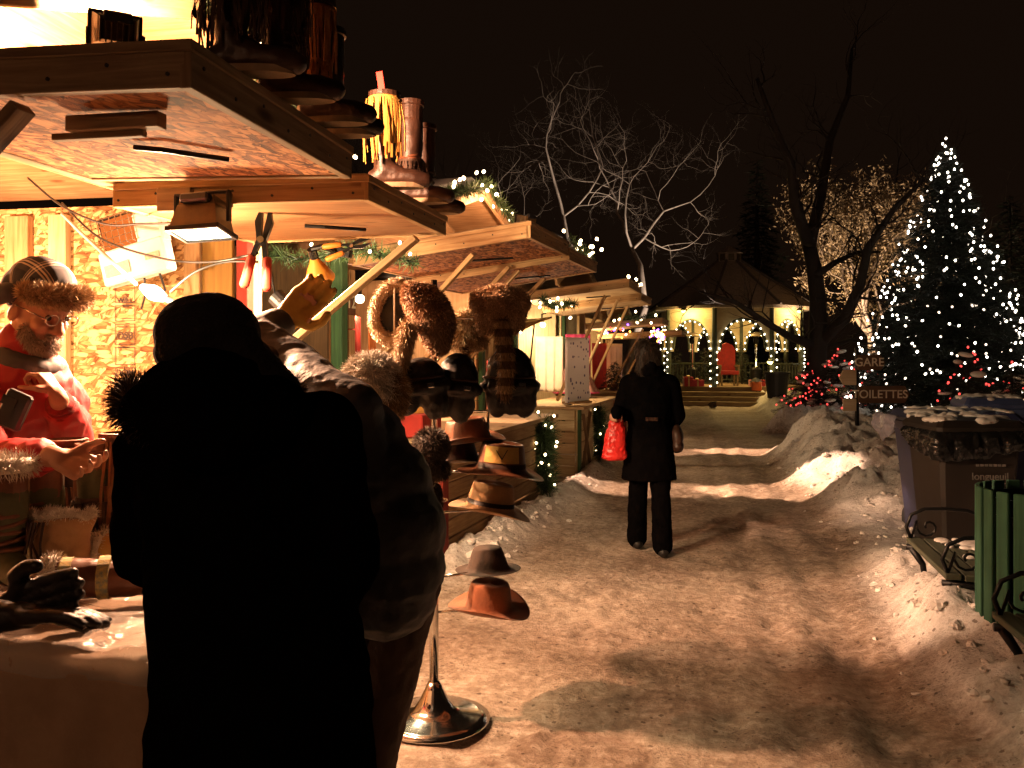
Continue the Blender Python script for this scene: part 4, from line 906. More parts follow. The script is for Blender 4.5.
for k, t in enumerate(TH):
    bm = BM(); q = gv(t+22.5, .4, 5.1); box(bm, q, (.2, .03, .24), Matrix.Rotation(GYAW+R(t+22.5), 4, 'Z')); obj('cupola_window', bm, pmat('dim_glass', (.1, .08, .04), None, 4, .2, 0), cu)
# bulbs outlining the arches and posts
T = thing('light_string', 'white bulbs outlining the arches and posts of the gazebo', 'light string', gv(0, GR, EZ)); pts = []
for k, t in enumerate(TH):
    ro = GR+.07 if math.cos(R(t+22.5)) > 0 else GR-.12; a = gv(t, ro, 0); c = gv(t+45, ro, 0)
    for j in range(13):
        th = math.pi*j/12; u = .5-.41*math.cos(th); pts.append(a.lerp(c, u)+Vector((0, 0, 1.85+.93*math.sin(th))))
    if k in (1, 2, 3, 0): 
        for j in range(11): pts.append(gv(t+(2.5 if j % 2 else -2.5), GR+.12, 1.85-.125*j))
pts.sort(key=lambda p: p.y); add_bulbs(T, pts, [emat('bulb_arch', (1, .86, .58), 9)], .025)
bm = BM()
for k, t in enumerate(TH): tube(bm, [gv(t, GR+.07, 0).lerp(gv(t+45, GR+.07, 0), .5-.41*math.cos(math.pi*j/12))+Vector((0, 0, 1.85+.93*math.sin(math.pi*j/12))) for j in range(13)], .006, 4)
obj('wire', bm, WIRE, T)
for t, r_, z_, e, lb in ((-33.5, GR-.05, EZ-.12, 110, 'yellow lamp under the left eave of the gazebo'), (56.5, GR-.02, EZ-.14, 110, 'yellow lamp under the right eave of the gazebo'), (27, GR+.1, 1.42, 14, 'yellow lantern bulb on the right front post of the gazebo'), (-11, .4, 3.0, 300, 'added lamp hanging inside the gazebo beneath its roof')):  # the lamp inside is added to give the interior its glow
    p = gv(t, r_+(.3 if r_ > 2 else .0), z_); Tl = thing('eave_lamp', lb, 'lamp', p); bm = BM(); lathe(bm, [(.03, .1), (.05, .08), (.12, .0), (.11, .0), (.04, .07)], p, 14); obj('lamp_shade', bm, GDK, Tl, smooth=True); bm = BM(); ball(bm, p+Vector((0, 0, .0)), .075 if e > 20 else .09); obj('globe', bm, E_YEL, Tl, smooth=True)
    lamp('POINT', p-Vector((0, 0, .12))-(RT*math.sin(R(t))-FW*math.cos(R(t)))*-.06, e*1.15, (1, .64, .2), .06)
# what stands in and on the gazebo
c0 = atd(728, 389, 29.3); c0.z = FZ; T = thing('throne_chair', 'tall red throne chair standing in the gazebo', 'chair', c0)
RF = pmat('red_velvet', (.4, .02, .02), (.25, .012, .012), 12, .8, .2, sheen=.3); Rz = Matrix.Rotation(YAW, 4, 'Z')
def loc(o, x, y, z): return o+Rz.to_3x3() @ Vector((x, y, z))
bm = BM(); box(bm, loc(c0, 0, 0, .45), (.62, .55, .14), Rz, .02); obj('seat', bm, RF, T)
bm = BM(); M = Matrix.Translation(loc(c0, 0, .25, 0)) @ Rz @ Matrix.Rotation(R(90), 4, 'X'); prism(bm, [(-.3, .4), (.3, .4), (.3, 1.25), (.2, 1.4), (0, 1.48), (-.2, 1.4), (-.3, 1.25)], .1, M); obj('backrest', bm, RF, T)
for s in (-1, 1):
    bm = BM(); box(bm, loc(c0, .31*s, 0, .68), (.08, .5, .07), Rz, .01); box(bm, loc(c0, .31*s, -.22, .5), (.06, .06, .36), Rz); obj('armrest', bm, PINE_GREY, T)
    for y in (-.22, .22): bm = BM(); box(bm, loc(c0, .27*s, y, .19), (.06, .06, .38), Rz); obj('leg', bm, PINE_GREY, T)
for px, lb in ((692, 'patio heater with wide reflector at the left of the gazebo'), (756, 'patio heater with wide reflector at the right of the gazebo')):
    p = atd(px, 389, 30.2); p.z = FZ; T = thing('patio_heater', lb, 'patio heater', p, 0, 'patio heaters')
    bm = BM(); tube(bm, [p+Vector((0, 0, .6)), p+Vector((0, 0, 1.75))], .035, 10); obj('pole', bm, CHROME, T); bm = BM(); lathe(bm, [(.2, 0), (.2, .55), (.12, .62), (0, .62)], p, 16); obj('base', bm, BLACKM, T)
    bm = BM(); lathe(bm, [(0, .16), (.18, .1), (.42, 0), (.41, -.01), (.16, .08), (0, .12)], p+Vector((0, 0, 1.72)), 20); obj('reflector', bm, CHROME, T, smooth=True); bm = BM(); lathe(bm, [(.06, 1.45), (.09, 1.52), (.09, 1.68), (.05, 1.72)], p, 12); obj('burner_head', bm, BLACKM, T)
for px, d, h, lb in ((675, 30.5, 1.5, 'small dark fir in the gazebo left of the red throne'), (742, 31, 1.6, 'small dark fir in the gazebo right of the red throne'), (775, 30.2, 1.3, 'small dark fir in the gazebo behind its right post'), (705, 31.2, 1.35, 'small dark fir in the gazebo just behind the left heater')):
    p = atd(px, 389, d); p.z = FZ; fir('young_fir', lb, p, h, .5, 50, NEEDLE, int(px), 'firs standing in the gazebo', 0, .09, .006, 90)
for px, w_, h_, mt, lb in ((688, .3, .32, 'gift', 'dark red gift box with ribbon on the gazebo floor, left of the throne'), (697, .42, .22, 'gift', 'wide dark red gift box nearest the throne on its left'), (757, .5, .22, 'gift', 'low red gift box on the gazebo floor, right of the throne')):
    p = atd(px, 389, 28.7); p.z = FZ; T = thing('gift_box', lb, 'gift box', p, 0, 'gift boxes in the gazebo'); bm = BM(); box(bm, loc(p, 0, 0, h_/2), (w_, .3, h_), Rz, .01); obj('box', bm, RF, T)
    bm = BM(); box(bm, loc(p, 0, 0, h_/2), (.05, .306, h_+.006), Rz); box(bm, loc(p, 0, 0, h_+.03), (.14, .05, .05), Rz @ Matrix.Rotation(.5, 4, 'Z'), .015); obj('ribbon', bm, pmat('gold_ribbon', (.5, .35, .1), None, 9, .4, 0), T)
p = gv(-11, GR+.16, 1.12); T = thing('wreath', 'dark round evergreen wreath on the front post of the gazebo', 'wreath', p)
ringp = [p+RT*.17*math.cos(a*.4487)+Vector((0, 0, .17*math.sin(a*.4487))) for a in range(15)]; link_mesh('foliage', greens(ringp, .06, 1200, .07), GARL, T); bm = BM(); tube(bm, ringp[:-1], .02, 6, closed=True); obj('hoop', bm, BARK, T)
p = atd(756, 390, 28); p.z = .45; T = thing('lantern', 'small orange lantern on the gazebo steps', 'lantern', p); bm = BM(); box(bm, p+Vector((0, 0, .16)), (.3, .3, .3), Rz, .02); obj('lantern_body', bm, pmat('orange_glass', (.6, .12, .03), None, 5, .4, 0), T); bm = BM(); lathe(bm, [(.22, .3), (.08, .42), (0, .44)], p, 4); obj('lantern_top', bm, BLACKM, T)
p = atd(777, 408, 25.3); p.z = hz(p.x, p.y); T = thing('barrel', 'black tapered barrel standing on the snow before the gazebo', 'barrel', p); bm = BM(); lathe(bm, [(0, 0), (.27, 0), (.36, .72), (.39, .72), (.39, .78), (.34, .78), (.32, .6), (0, .58)], p, 20); obj('tub', bm, BLACKP, T, smooth=False)
for s in (-1, 1): bm = BM(); tube(bm, [p+RT*.36*s+Vector((0, 0, .62)), p+RT*.44*s+Vector((0, 0, .6)), p+RT*.44*s+Vector((0, 0, .5)), p+RT*.34*s+Vector((0, 0, .48))], .014, 6); obj('handle', bm, BLACKM, T)
# ------------------------------------------------------------------ signpost
sp_ = atd(857, 455, 11.9); sp_.z = hz(sp_.x, sp_.y)-.03; T = thing('signpost', 'dark signpost with arrow boards for the station and toilets on the snow bank', 'signpost', sp_)
bm = BM(); tp = atd(857, 349, 11.9); tp.x, tp.y = sp_.x, sp_.y; tube(bm, [sp_-Vector((0, 0, .2)), tp], .03, 10); ball(bm, tp, .035, None, 10, 6); obj('post', bm, BLACKM, T)
LET = pmat('pale_lettering', (.85, .74, .6), None, 9, .6, 0); SB = wood('sign_board', (.16, .085, .05), (.09, .05, .03), False); SP = wood('sign_pale', (.62, .48, .34), (.5, .37, .24), False)
def sign(x0, x1, y0, y1, arrow, mat, txt=None, tsz=.1, yaw=0., off=0):
    a = atd(x0, y0, 11.85); c = atd(x1, y1, 11.85); wd = (c-a).length; X_ = RT; cz = (a.z+c.z)/2; cen = Vector(((a.x+c.x)/2, (a.y+c.y)/2, cz)); w_ = abs((x1-x0)*11.85/F); h_ = abs((y1-y0)*11.85/F)
    M = Matrix((RT, Vector((0, 0, 1)), RT.cross(Vector((0, 0, 1))))).transposed().to_4x4(); M.translation = cen
    o = [(-w_/2, -h_/2), (w_/2, -h_/2), (w_/2, h_/2), (-w_/2, h_/2)]
    if arrow > 0: o = [(-w_/2, -h_/2), (w_/2-.06, -h_/2), (w_/2, 0), (w_/2-.06, h_/2), (-w_/2, h_/2)]
    if arrow < 0: o = [(-w_/2+.06, -h_/2), (w_/2, -h_/2), (w_/2, h_/2), (-w_/2+.06, h_/2), (-w_/2, 0)]
    bm = BM(); prism(bm, o, .025, M); b = obj('arrow_board', bm, mat, T)
    if txt: text_mesh('lettering', txt, tsz, LET, b, M @ Matrix.Translation((off, 0, .0145)), .001, .002)
sign(858, 885, 355, 370, 1, SB, 'GARE', .165, 0, -.035); sign(839, 856, 370, 385, -1, SP); sign(858, 909, 386, 403, 1, SB, 'TOILETTES', .16, 0, -.055); sign(843, 856, 399, 411, 0, SP)
# ------------------------------------------------------------------ wheeled bins
def wheelie(label, p, rz, mat, w=.58, d=.7, h=1.0, snow=True, name='wheeled_bin'):
    T = thing(name, label, 'bin', p, rz)
    def O(n, bm, m, sm=False): return obj(n, bm, m, T, local=True, smooth=sm)
    bm = BM(); rr = lambda sx_, sy_, z, y0=0: [Vector((x*sx_/2, y*sy_/2+y0, z)) for x, y in ((-.9, -1), (.9, -1), (1, -.9), (1, .9), (.9, 1), (-.9, 1), (-1, .9), (-1, -.9))]
    loft(bm, [rr(w*.78, d*.72, .03), rr(w*.8, d*.76, .2), rr(w*.95, d*.95, h*.86), rr(w, d, h*.87), rr(w*1.04, d*1.04, h*.93), rr(w*1.0, d*1.0, h*.94)]); O('body', bm, mat)
    bm = BM(); loft(bm, [rr(w*1.06, d*1.07, h*.94), rr(w*1.07, d*1.08, h*.97), rr(w*.95, d*.95, h*1.02), rr(w*.5, d*.5, h*1.035)]); O('lid', bm, mat)
    bm = BM(); tube(bm, [Vector((-w*.4, d*.6, h*.9)), Vector((w*.4, d*.6, h*.9))], .018, 8); [box(bm, (s*w*.36, d*.55, h*.9), (.05, .1, .05)) for s in (-1, 1)]; O('handle', bm, mat)
    for s in (-1, 1): bm = BM(); tube(bm, [Vector((s*w*.29, d*.36, .1)), Vector((s*w*.38, d*.36, .1))], .1, 18); O('wheel', bm, BLACKP)
    if snow:
        b = Blob(); random.seed(len(label))
        gap = random.uniform(-.1, .1)
        for i in range(110):
            x, y = random.uniform(-.47, .47), random.uniform(-.47, .47)
            if noise.noise((x*3.5, y*3.5, len(label))) > -.12 and abs(x-gap-y*.3) > .035: b.ell((x*w, y*d, h*1.012+.022*(1-2*max(abs(x), abs(y)))), (random.uniform(.03, .06), random.uniform(.03, .06), random.uniform(.02, .034)), Matrix.Rotation(random.uniform(0, 3), 4, 'Z'))
        me = b.finish('snow_cover', None, None, .009, 2, .006, 22, keep=True); o = link_mesh('snow_cover', me, SNOW, T, local=True)
    return T
bpz = atd(962, 540, 6.75); bz = .06
DKBIN = pmat('dark_brown_bin', (.022, .016, .012), (.014, .01, .008), 5, .5, .08); BLUEBIN = pmat('navy_bin', (.03, .035, .09), (.02, .022, .06), 5, .45, .08)
Bk = wheelie('nearer dark brown wheeled bin with bin bag over its rim and snow on its lid', (bpz.x, bpz.y, bz), R(7), DKBIN, .63, .66, 1.03)
pb = atd(953, 540, 7.45); wheelie('navy wheeled bin with snow on its lid standing behind the dark bin', (pb.x, pb.y, .03), R(5), BLUEBIN, .82, .7, 1.07)
pb = atd(992, 520, 8.6); wheelie('blue wheeled bin half hidden behind the two bins in front', (pb.x, pb.y, .0), R(-5), pmat('blue_bin', (.05, .07, .16), (.03, .04, .1), 5, .45, .08), .6, .62, 1.16)
m_ = MW[Bk.name] @ Matrix.Translation((.06, -.3135, .63)) @ Matrix.Rotation(R(86), 4, 'X')
text_mesh('emblem_lettering', 'longueuil', .075, pmat('grey_print', (.16, .15, .14), None, 9, .6, 0), Bk, m_ @ Matrix.Translation((0, 0, .012)), .001, .001)
bm = BM(); [box(bm, m_ @ Vector((-.09+.032*i, .085, .012)), (.024, .018, .004), m_) for i in range(7)]; tube(bm, [m_ @ Vector((-.06, -.055, .012)), m_ @ Vector((.04, -.062, .012)), m_ @ Vector((.15, -.04, .012))], .004, 5); obj('emblem_print', bm, bpy.data.materials['grey_print'], Bk)
def bag(label, T0, path, drop, mat, seed):
    random.seed(seed); W = MW[T0.name]; P_ = resample([Vector(p) for p in path], .008); n = len(P_); rows = []; M_ = 16
    cen = sum(P_, Vector())/n
    for i in range(M_):
        t = i/(M_-1); r_ = []
        for k, p in enumerate(P_):
            tn = (P_[min(k+1, n-1)]-P_[max(k-1, 0)]).normalized(); o_ = Vector((tn.y, -tn.x, 0)); o_ = o_ if o_.dot(p-cen) > 0 or abs(o_.dot(p-cen)) < 1e-6 else -o_
            u = k/(n-1); dl = drop*(.35+.65*math.sin(math.pi*min(1, .12+.88*(1-u)))) if len(path) > 2 else drop
            if t < .25: q = p+o_*(-.03+.2*t)+Vector((0, 0, .02*math.sin(t*12)))
            else: q = p+o_*(.02+.022*math.sin((t-.25)*3.6))+Vector((0, 0, -(t-.25)/.75*dl))
            a = (abs(noise.noise((k*.045, t*1.5, seed)))*1.5-.3)+.55*noise.noise((k*.16, t*7, seed+3))+.3*noise.noise((k*.4, t*13, seed+5))
            q = q+o_*a*.034*min(1, .25+t*1.5)+Vector((0, 0, noise.noise((k*.09, 3*t, seed+9))*.03*t))
            r_.append(W @ q)
        rows.append(r_)
    bm = BM(); loft(bm, rows, False, False); o = obj('bin_bag', bm, mat, loc=W @ Vector(path[0]), smooth=True); s = o.modifiers.new('s', 'SOLIDIFY'); s.thickness = .003; tag(o, label, 'bag')
BAGM = pmat('bag_film', (.014, .013, .013), (.008, .008, .008), 8, .25, .5, 26)
bag('black bin bag hanging over the front rim and left corner of the dark bin', Bk, [(-.34, .25, .95), (-.34, -.35, .95), (.1, -.355, .955), (.28, -.355, .965)], .2, BAGM, 3)
bag('grey translucent bag hanging at the left of the navy bin lid', bpy.data.objects[Bk.name], [(-.39, .75, 1.03), (-.4, .43, 1.03), (-.36, .37, 1.02)], .2, pmat('clear_bag', (.3, .28, .33), (.2, .19, .24), 8, .25, .4, 20), 4)
# ------------------------------------------------------------------ benches and slatted can
BSL = wood('bench_slats', (.12, .13, .09), (.06, .07, .05), False); BGR = wood('green_slats', (.05, .15, .09), (.03, .09, .055), False)
def bench(label, p, rz, ln, arms, zs=.42):
    T = thing('park_bench', label, 'bench', p, rz, 'park benches along the path')
    for i in range(5):
        bm = BM(); box(bm, (.05+.098*i, ln/2, zs-.02+.006*abs(i-2)), (.082, ln, .034), None, .005); obj('seat_slat', bm, BSL, T, local=True)
    for y in arms:
        bm = BM()
        tube(bm, [Vector((.0, y, zs-.05)), Vector((.25, y, zs-.06)), Vector((.5, y, zs-.05))], .02, 8)
        tube(bm, [Vector((.03, y, zs-.05)), Vector((.1, y, zs-.16)), Vector((.12, y, zs-.3)), Vector((.05, y, .0))], [.024, .02, .018, .022], 8)
        tube(bm, [Vector((.48, y, zs-.05)), Vector((.42, y, zs-.18)), Vector((.42, y, zs-.3)), Vector((.5, y, .0))], [.024, .02, .018, .022], 8)
        obj('iron_leg', bm, BLACKM, T, local=True, smooth=True)
        bm = BM(); tube(bm, [Vector((.03, y, zs)), Vector((-.0, y, zs+.08)), Vector((.03, y, zs+.16)), Vector((.11, y, zs+.2)), Vector((.22, y, zs+.205)), Vector((.36, y, zs+.2)), Vector((.48, y, zs+.16)), Vector((.5, y, zs+.02))], .012, 8)
        sc_ = [Vector((.13+(.075-.0052*k)*math.cos(k*.62+2.6), y, zs+.085+(.075-.0052*k)*math.sin(k*.62+2.6))) for k in range(13)]; tube(bm, [Vector((.03, y, zs+.01))]+sc_, .008, 6)
        obj('armrest', bm, BLACKM, T, local=True, smooth=True)
    b = Blob(); random.seed(int(ln*77))
    for i in range(30): b.ell((random.uniform(.2, .48), random.uniform(.04, .96)*ln, zs+.004), (random.uniform(.02, .07), random.uniform(.03, .1), .014))
    link_mesh('snow_cover', b.finish('snow_cover', None, None, .009, 2, .005, 20, keep=True), SNOW, T, local=True)
    return T
b2 = at(947, 575, 4.98); bench('farther bench with scrolled iron arms in front of the bins', (b2.x-.02, 4.97, .0), R(-3), .98, (.03, .94), b2.z)
b1 = at(976, 611, 4.28); bench('nearer bench with iron arm, running out of view past the slatted can', (b1.x+.02, 2.35, 0), R(-1), 1.92, (1.86,), b1.z-.0)
cc = (1.84, 4.66); T = thing('slatted_bin', 'round litter bin clad in upright dark green slats between the two benches', 'litter bin', (cc[0], cc[1], .12))
for k in range(22):
    a = k*2*math.pi/22; bm = BM(); box(bm, (cc[0]+.3*math.cos(a), cc[1]+.3*math.sin(a), .53), (.022, .064, .82), Matrix.Rotation(a, 4, 'Z'), .004); obj('slat', bm, BGR, T)
bm = BM(); lathe(bm, [(0, .14), (.26, .14), (.275, .9), (.262, .9), (.25, .2), (0, .18)], (cc[0], cc[1], 0), 28); obj('liner', bm, BLACKM, T, smooth=False)
for z_ in (.25, .8): bm = BM(); lathe(bm, [(.277, z_-.02), (.288, z_-.02), (.288, z_+.02), (.277, z_+.02)], (cc[0], cc[1], 0), 28); obj('hoop', bm, BLACKM, T)
# ------------------------------------------------------------------ boots and goods of the nearest stall
LEATHER_BK = pmat('black_leather', (.016, .014, .013), (.008, .007, .007), 14, .48, .35, 40, coat=.05)
LEATHER_BR = pmat('brown_leather', (.16, .06, .028), (.09, .032, .015), 12, .42, .3, 34)
LEATHER_DK = pmat('dark_brown_leather', (.05, .022, .013), (.025, .012, .008), 12, .45, .3, 34)
SUEDE_TAN = pmat('tan_suede', (.42, .26, .12), (.3, .17, .075), 16, .9, .3, 60, sheen=.3)
SUEDE_YEL = pmat('yellow_suede', (.6, .38, .1), (.48, .28, .06), 16, .85, .3, 60, sheen=.3)
OLIVE = pmat('olive_canvas', (.075, .085, .04), (.045, .05, .022), 12, .75, .3, 50)
SOLE = pmat('pale_sole', (.3, .22, .13), (.2, .14, .08), 20, .7, .2)
FRINGE_DK = pmat('dark_fringe', (.06, .028, .015), (.03, .015, .009), 20, .7, .2)
FRINGE_YEL = pmat('yellow_fringe', (.55, .3, .06), (.42, .2, .035), 20, .75, .2)
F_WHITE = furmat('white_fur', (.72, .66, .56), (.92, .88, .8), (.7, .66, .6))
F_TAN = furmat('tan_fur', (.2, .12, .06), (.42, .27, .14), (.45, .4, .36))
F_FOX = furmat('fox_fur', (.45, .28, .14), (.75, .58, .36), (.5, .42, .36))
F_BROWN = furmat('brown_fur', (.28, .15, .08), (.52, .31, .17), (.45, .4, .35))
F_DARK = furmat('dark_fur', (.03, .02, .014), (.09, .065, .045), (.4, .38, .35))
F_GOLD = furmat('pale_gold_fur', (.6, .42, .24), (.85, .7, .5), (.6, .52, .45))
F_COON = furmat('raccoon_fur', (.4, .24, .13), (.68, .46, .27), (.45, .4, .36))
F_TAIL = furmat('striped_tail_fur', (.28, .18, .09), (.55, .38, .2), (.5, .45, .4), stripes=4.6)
REDTAG = pmat('red_tag', (.6, .03, .02), None, 8, .5, 0); WHTAG = pmat('cream_tag', (.7, .6, .42), None, 8, .6, 0)
BRAID = pmat('yellow_braid', (.6, .42, .1), (.15, .2, .16), 60, .7, .2)
def strips(bm, starts, dirs, ln, w, sway=.02):
    for p, d in zip(starts, dirs):
        p = Vector(p); l = ln*random.uniform(.75, 1.1); sd = d.cross(Vector((0, 0, 1))).normalized()*w*random.uniform(.7, 1.2); q = p+d*.012
        k = Vector((random.gauss(0, sway), random.gauss(0, sway), 0)); a = q+Vector((0, 0, -l*.5))+k*.6+d*.008; e = q+Vector((0, 0, -l))+k
        rows = [[x-sd, x+sd, x+sd+d*.003, x-sd+d*.003] for x in (p, q, a, e)]; loft(bm, rows)
def boot(label, p, yaw, h=.46, mat=LEATHER_DK, foot=None, fringe=None, fr_rows=((.95, .2),), cuff=None, laces=None, tag_m=None, r=.06, L_=.25, group=None, front_only=False, fy=0., sole=SOLE):
    T = thing('boot', label, 'boot', p, yaw, group)
    b = Blob(); b.chain([(0, 0, .07), (-.005, 0, .13), (0, 0, h*.55), (0, 0, h-.03-r)], [.045, .047, r*.98, r*1.0])
    b.chain([(-.045, 0, .05), (.05, 0, .052), (L_*.5, 0, .045), (L_*.68, 0, .036)], [.036, .043, .043, .034]); b.cap((0, 0, .09), .046, (.06, 0, .06), .042)
    me = b.finish('upper', None, None, .008, 4, .004, 16, keep=True); up = link_mesh('upper', me, mat, T, local=True)
    bm = BM(); o = []
    for k in range(22):
        a = k*2*math.pi/22; x = math.cos(a); o.append((.045+x*L_*.52, math.sin(a)*(.04+.008*x)))
    prism(bm, o, .022, Matrix.Translation((0, 0, .011))); obj('sole', bm, sole, T, local=True)
    bm = BM(); lathe(bm, [(r*.97, h-.05-r), (r*.99, h-.015), (r*1.12, h-.012), (r*1.12, h+.012), (r*.9, h+.014), (r*.88, h-.02), (r*.8, h-.09), (0, h-.1)], (0, 0, 0), 20); obj('collar', bm, foot or mat, T, local=True, smooth=False)
    if fringe:
        bm = BM()
        for fz, fl in fr_rows:
            n = 34; A = [2*math.pi*k/n+random.uniform(-.06, .06) for k in range(n)]
            if front_only: A = [fy+random.uniform(-1.5, 1.5) for k in range(34)]
            strips(bm, [Vector((r*1.05*math.cos(a), r*1.05*math.sin(a), h*fz)) for a in A], [Vector((math.cos(a), math.sin(a), 0)) for a in A], fl, .0045, .014)
        o_ = obj('fringe', bm, fringe, T, local=True)
        bm = BM(); z_ = h*fr_rows[0][0]; lathe(bm, [(r*1.03, z_-.025), (r*1.12, z_-.022), (r*1.12, z_+.012), (r*1.03, z_+.014)], (0, 0, 0), 20); obj('fringe_band', bm, fringe, T, local=True, smooth=False)
    if cuff:
        b = Blob(); n = 12
        for k in range(n): a = 2*math.pi*k/n; a2 = 2*math.pi*(k+1)/n; b.cap((r*1.05*math.cos(a), r*1.05*math.sin(a), h), .026, (r*1.05*math.cos(a2), r*1.05*math.sin(a2), h), .026)
        c = b.finish('c', None, None, .01, 2, keep=True); hm = fur_on(c, 1800, .025, .0012, .2); u_ = c.uv_layers.get('UVMap') or c.uv_layers.new(name='UVMap'); [setattr(d_, 'uv', (.3, .5)) for d_ in u_.data]
        link_mesh('fur_cuff', join_meshes([c, hm], 'fur_cuff'), cuff, T, local=True)
    if laces:
        bm = BM(); pts = [Vector(((.056+.006*math.sin(k*.9))*math.cos(k*.7), (.056+.006*math.cos(k*1.3))*math.sin(k*.7), .09+.0028*k+.01*math.sin(k*.35))) for k in range(56)]; tube(bm, pts, .0075, 6); obj('lacing', bm, laces, T, local=True, smooth=True)
    if tag_m:
        bm = BM(); a = fy; c = Vector((r*.9*math.cos(a), r*.9*math.sin(a), h+.05)); box(bm, c, (.012, .03, .085), Matrix.Rotation(a, 4, 'Z') @ Matrix.Rotation(.15, 4, 'X'), .001); obj('price_tag', bm, tag_m, T, local=True)
    return T
zb1 = 2.45; zb2 = 2.365; GB = 'boots displayed on top of the stall flaps'
boot('tallest dark boot with layered long brown fringe, nearest of those on top of the flap', (-1.3, 2.38, zb1), R(12), .58, LEATHER_DK, None, FRINGE_DK, ((.97, .3), (.62, .22), (.38, .14)), r=.075, L_=.28, group=GB)
boot('tall dark fringed boot with looping thongs, second from the camera on top of the flap', (-1.28, 2.66, zb1), R(10), .5, LEATHER_DK, None, FRINGE_DK, ((.95, .2), (.7, .17), (.42, .12)), r=.07, L_=.27, laces=FRINGE_DK, group=GB)
boot('dark boot with a cream tag and narrow ochre fringe, pale sole over the flap edge', (-1.27, 2.95, zb1), R(8), .44, LEATHER_DK, None, pmat('ochre_fringe', (.5, .22, .07), (.3, .1, .03), 20, .7, .2), ((.93, .22), (.5, .12)), tag_m=REDTAG, r=.058, L_=.27, front_only=True, fy=R(255), group=GB)
boot('plain dark boot with pale sole beside the one with narrow ochre fringe', (-1.3, 3.12, zb1), R(8), .4, LEATHER_BK, None, r=.06, L_=.27, group=GB)
boot('shiny dark boot with a bright yellow fringed cuff and red tag on the far flap', (-1.28, 3.72, zb2), R(10), .42, LEATHER_DK, None, FRINGE_YEL, ((.95, .27),), tag_m=REDTAG, r=.066, L_=.27, front_only=True, fy=R(262), group=GB)
boot('plain dark brown boot standing behind the yellow fringed one on the far flap', (-1.28, 4.12, zb2), R(6), .5, LEATHER_DK, None, FRINGE_DK, ((.4, .12),), r=.062, L_=.28, laces=LEATHER_BR, group=GB)
boot('farthest dark brown boot at the end of the far flap', (-1.3, 4.42, zb2), R(14), .46, LEATHER_DK, None, r=.062, L_=.28, laces=FRINGE_DK, group=GB)
# display table under a draped cloth
TZ = .86; tx0, tx1, ty0, ty1 = -3.05, -1.2, 1.84, 2.62
T = thing('display_table', 'folding display table hidden beneath the pale cloth at the front of the nearest stall', 'table', (tx1-.9, 2.2, 0))
bm = BM(); box(bm, ((tx0+tx1)/2, (ty0+ty1)/2, TZ-.035), (tx1-tx0-.03, ty1-ty0-.03, .04), None, .004); obj('table_top', bm, PINE_GREY, T)
for x in (tx0+.08, tx1-.08):
    for y in (ty0+.08, ty1-.08): bm = BM(); tube(bm, [(x, y, .0), (x, y, TZ-.055)], .02, 8); obj('leg', bm, BLACKM, T)
def cloth(name, x0, x1, y0, y1, z, drop, fold, mat, label, cat, seed, wob=.004, drop2=0):
    # grid over the top that folds down at each edge
    n = 90; nx = 130; V = []
    L1 = x1-x0; L2 = y1-y0
    U = np.linspace(-drop, L1+drop, nx); W_ = np.linspace(-drop, L2+drop, n)
    for j in W_:
        for i in U:
            cx = min(max(i, 0), L1); cy = min(max(j, 0), L2); ox = i-cx; oy = j-cy; o = math.hypot(ox, oy)
            ang = math.atan2(oy, ox) if o > 1e-6 else 0
            along = cy*1.0+cx*1.0+ang*.25
            f = fold*min(1, o/.3)*(math.sin(along*17+seed)*.6+math.sin(along*29+2*seed)*.4+.4*noise.noise((along*6, o*3, seed)))
            out = .018*min(1, o/.05)+f*.9+o*.07
            rnd = min(o, .05); zz_ = z-max(0, o-.018)
            if o <= .05: zz_ = z-(o*o/.1)
            dx, dy = (ox/o, oy/o) if o > 1e-6 else (0, 0)
            t = noise.noise((i*4+seed, j*4, seed))*wob+noise.noise((i*11, j*9+seed, 2))*wob*.7+max(0, noise.noise((i*2.5, j*14, seed+4)))*wob*2.2
            V.append((x0+cx+dx*out, y0+cy+dy*out, max(zz_, .03)+t*(1 if o < .04 else .5)))
    me = bpy.data.meshes.new(name); fs = [(a*nx+b, a*nx+b+1, (a+1)*nx+b+1, (a+1)*nx+b) for a in range(n-1) for b in range(nx-1)]
    me.from_pydata(V, [], fs); [setattr(p, 'use_smooth', True) for p in me.polygons]
    o = link_mesh(name, me, mat, None, (x0+L1/2, y0+L2/2, z)); tag(o, label, cat); return o
LINEN = pmat('sand_cloth', (.46, .34, .23), (.32, .225, .145), 5, .85, .4, 160, sheen=.2, bd=.003)
cloth('tablecloth', tx0, tx1, ty0, ty1, TZ+.004, .8, .035, LINEN, 'sand coloured cloth draped over the display table to the ground', 'tablecloth', 1.3, .009)
def film():
    m, nt, b = nm('clear_film'); b.inputs['Base Color'].default_value = (.8, .76, .7, 1); b.inputs['Roughness'].default_value = .12; b.inputs['Alpha'].default_value = .34; b.inputs['Specular IOR Level'].default_value = .8
    co = coords(nt); n = N(nt, 'ShaderNodeTexNoise', i_Scale=14., i_Detail=3., i_Distortion=1.2); L(nt, co, n.inputs['Vector']); bump(nt, b, n.outputs[0], .6, .02); return m
cloth('plastic_film', tx0+.1, tx1+.003, ty0-.004, ty1-.2, TZ+.034, .085, .03, film(), 'crinkled clear plastic film spread over the table cloth edge', 'plastic film', 4.1, .02)
Tz = TZ+.036
def tp(px, Y, z=Tz): 
    p = at(px, 400, Y); return Vector((p.x, p.y, z))
GT_ = 'boots standing on the display table'
boot('olive boot with thick brown lacing at the left end of the table, nearest the camera', tp(6, 2.3), R(-30), .37, OLIVE, LEATHER_BR, None, laces=LEATHER_BR, r=.062, sole=LEATHER_DK, cuff=F_WHITE, group=GT_)
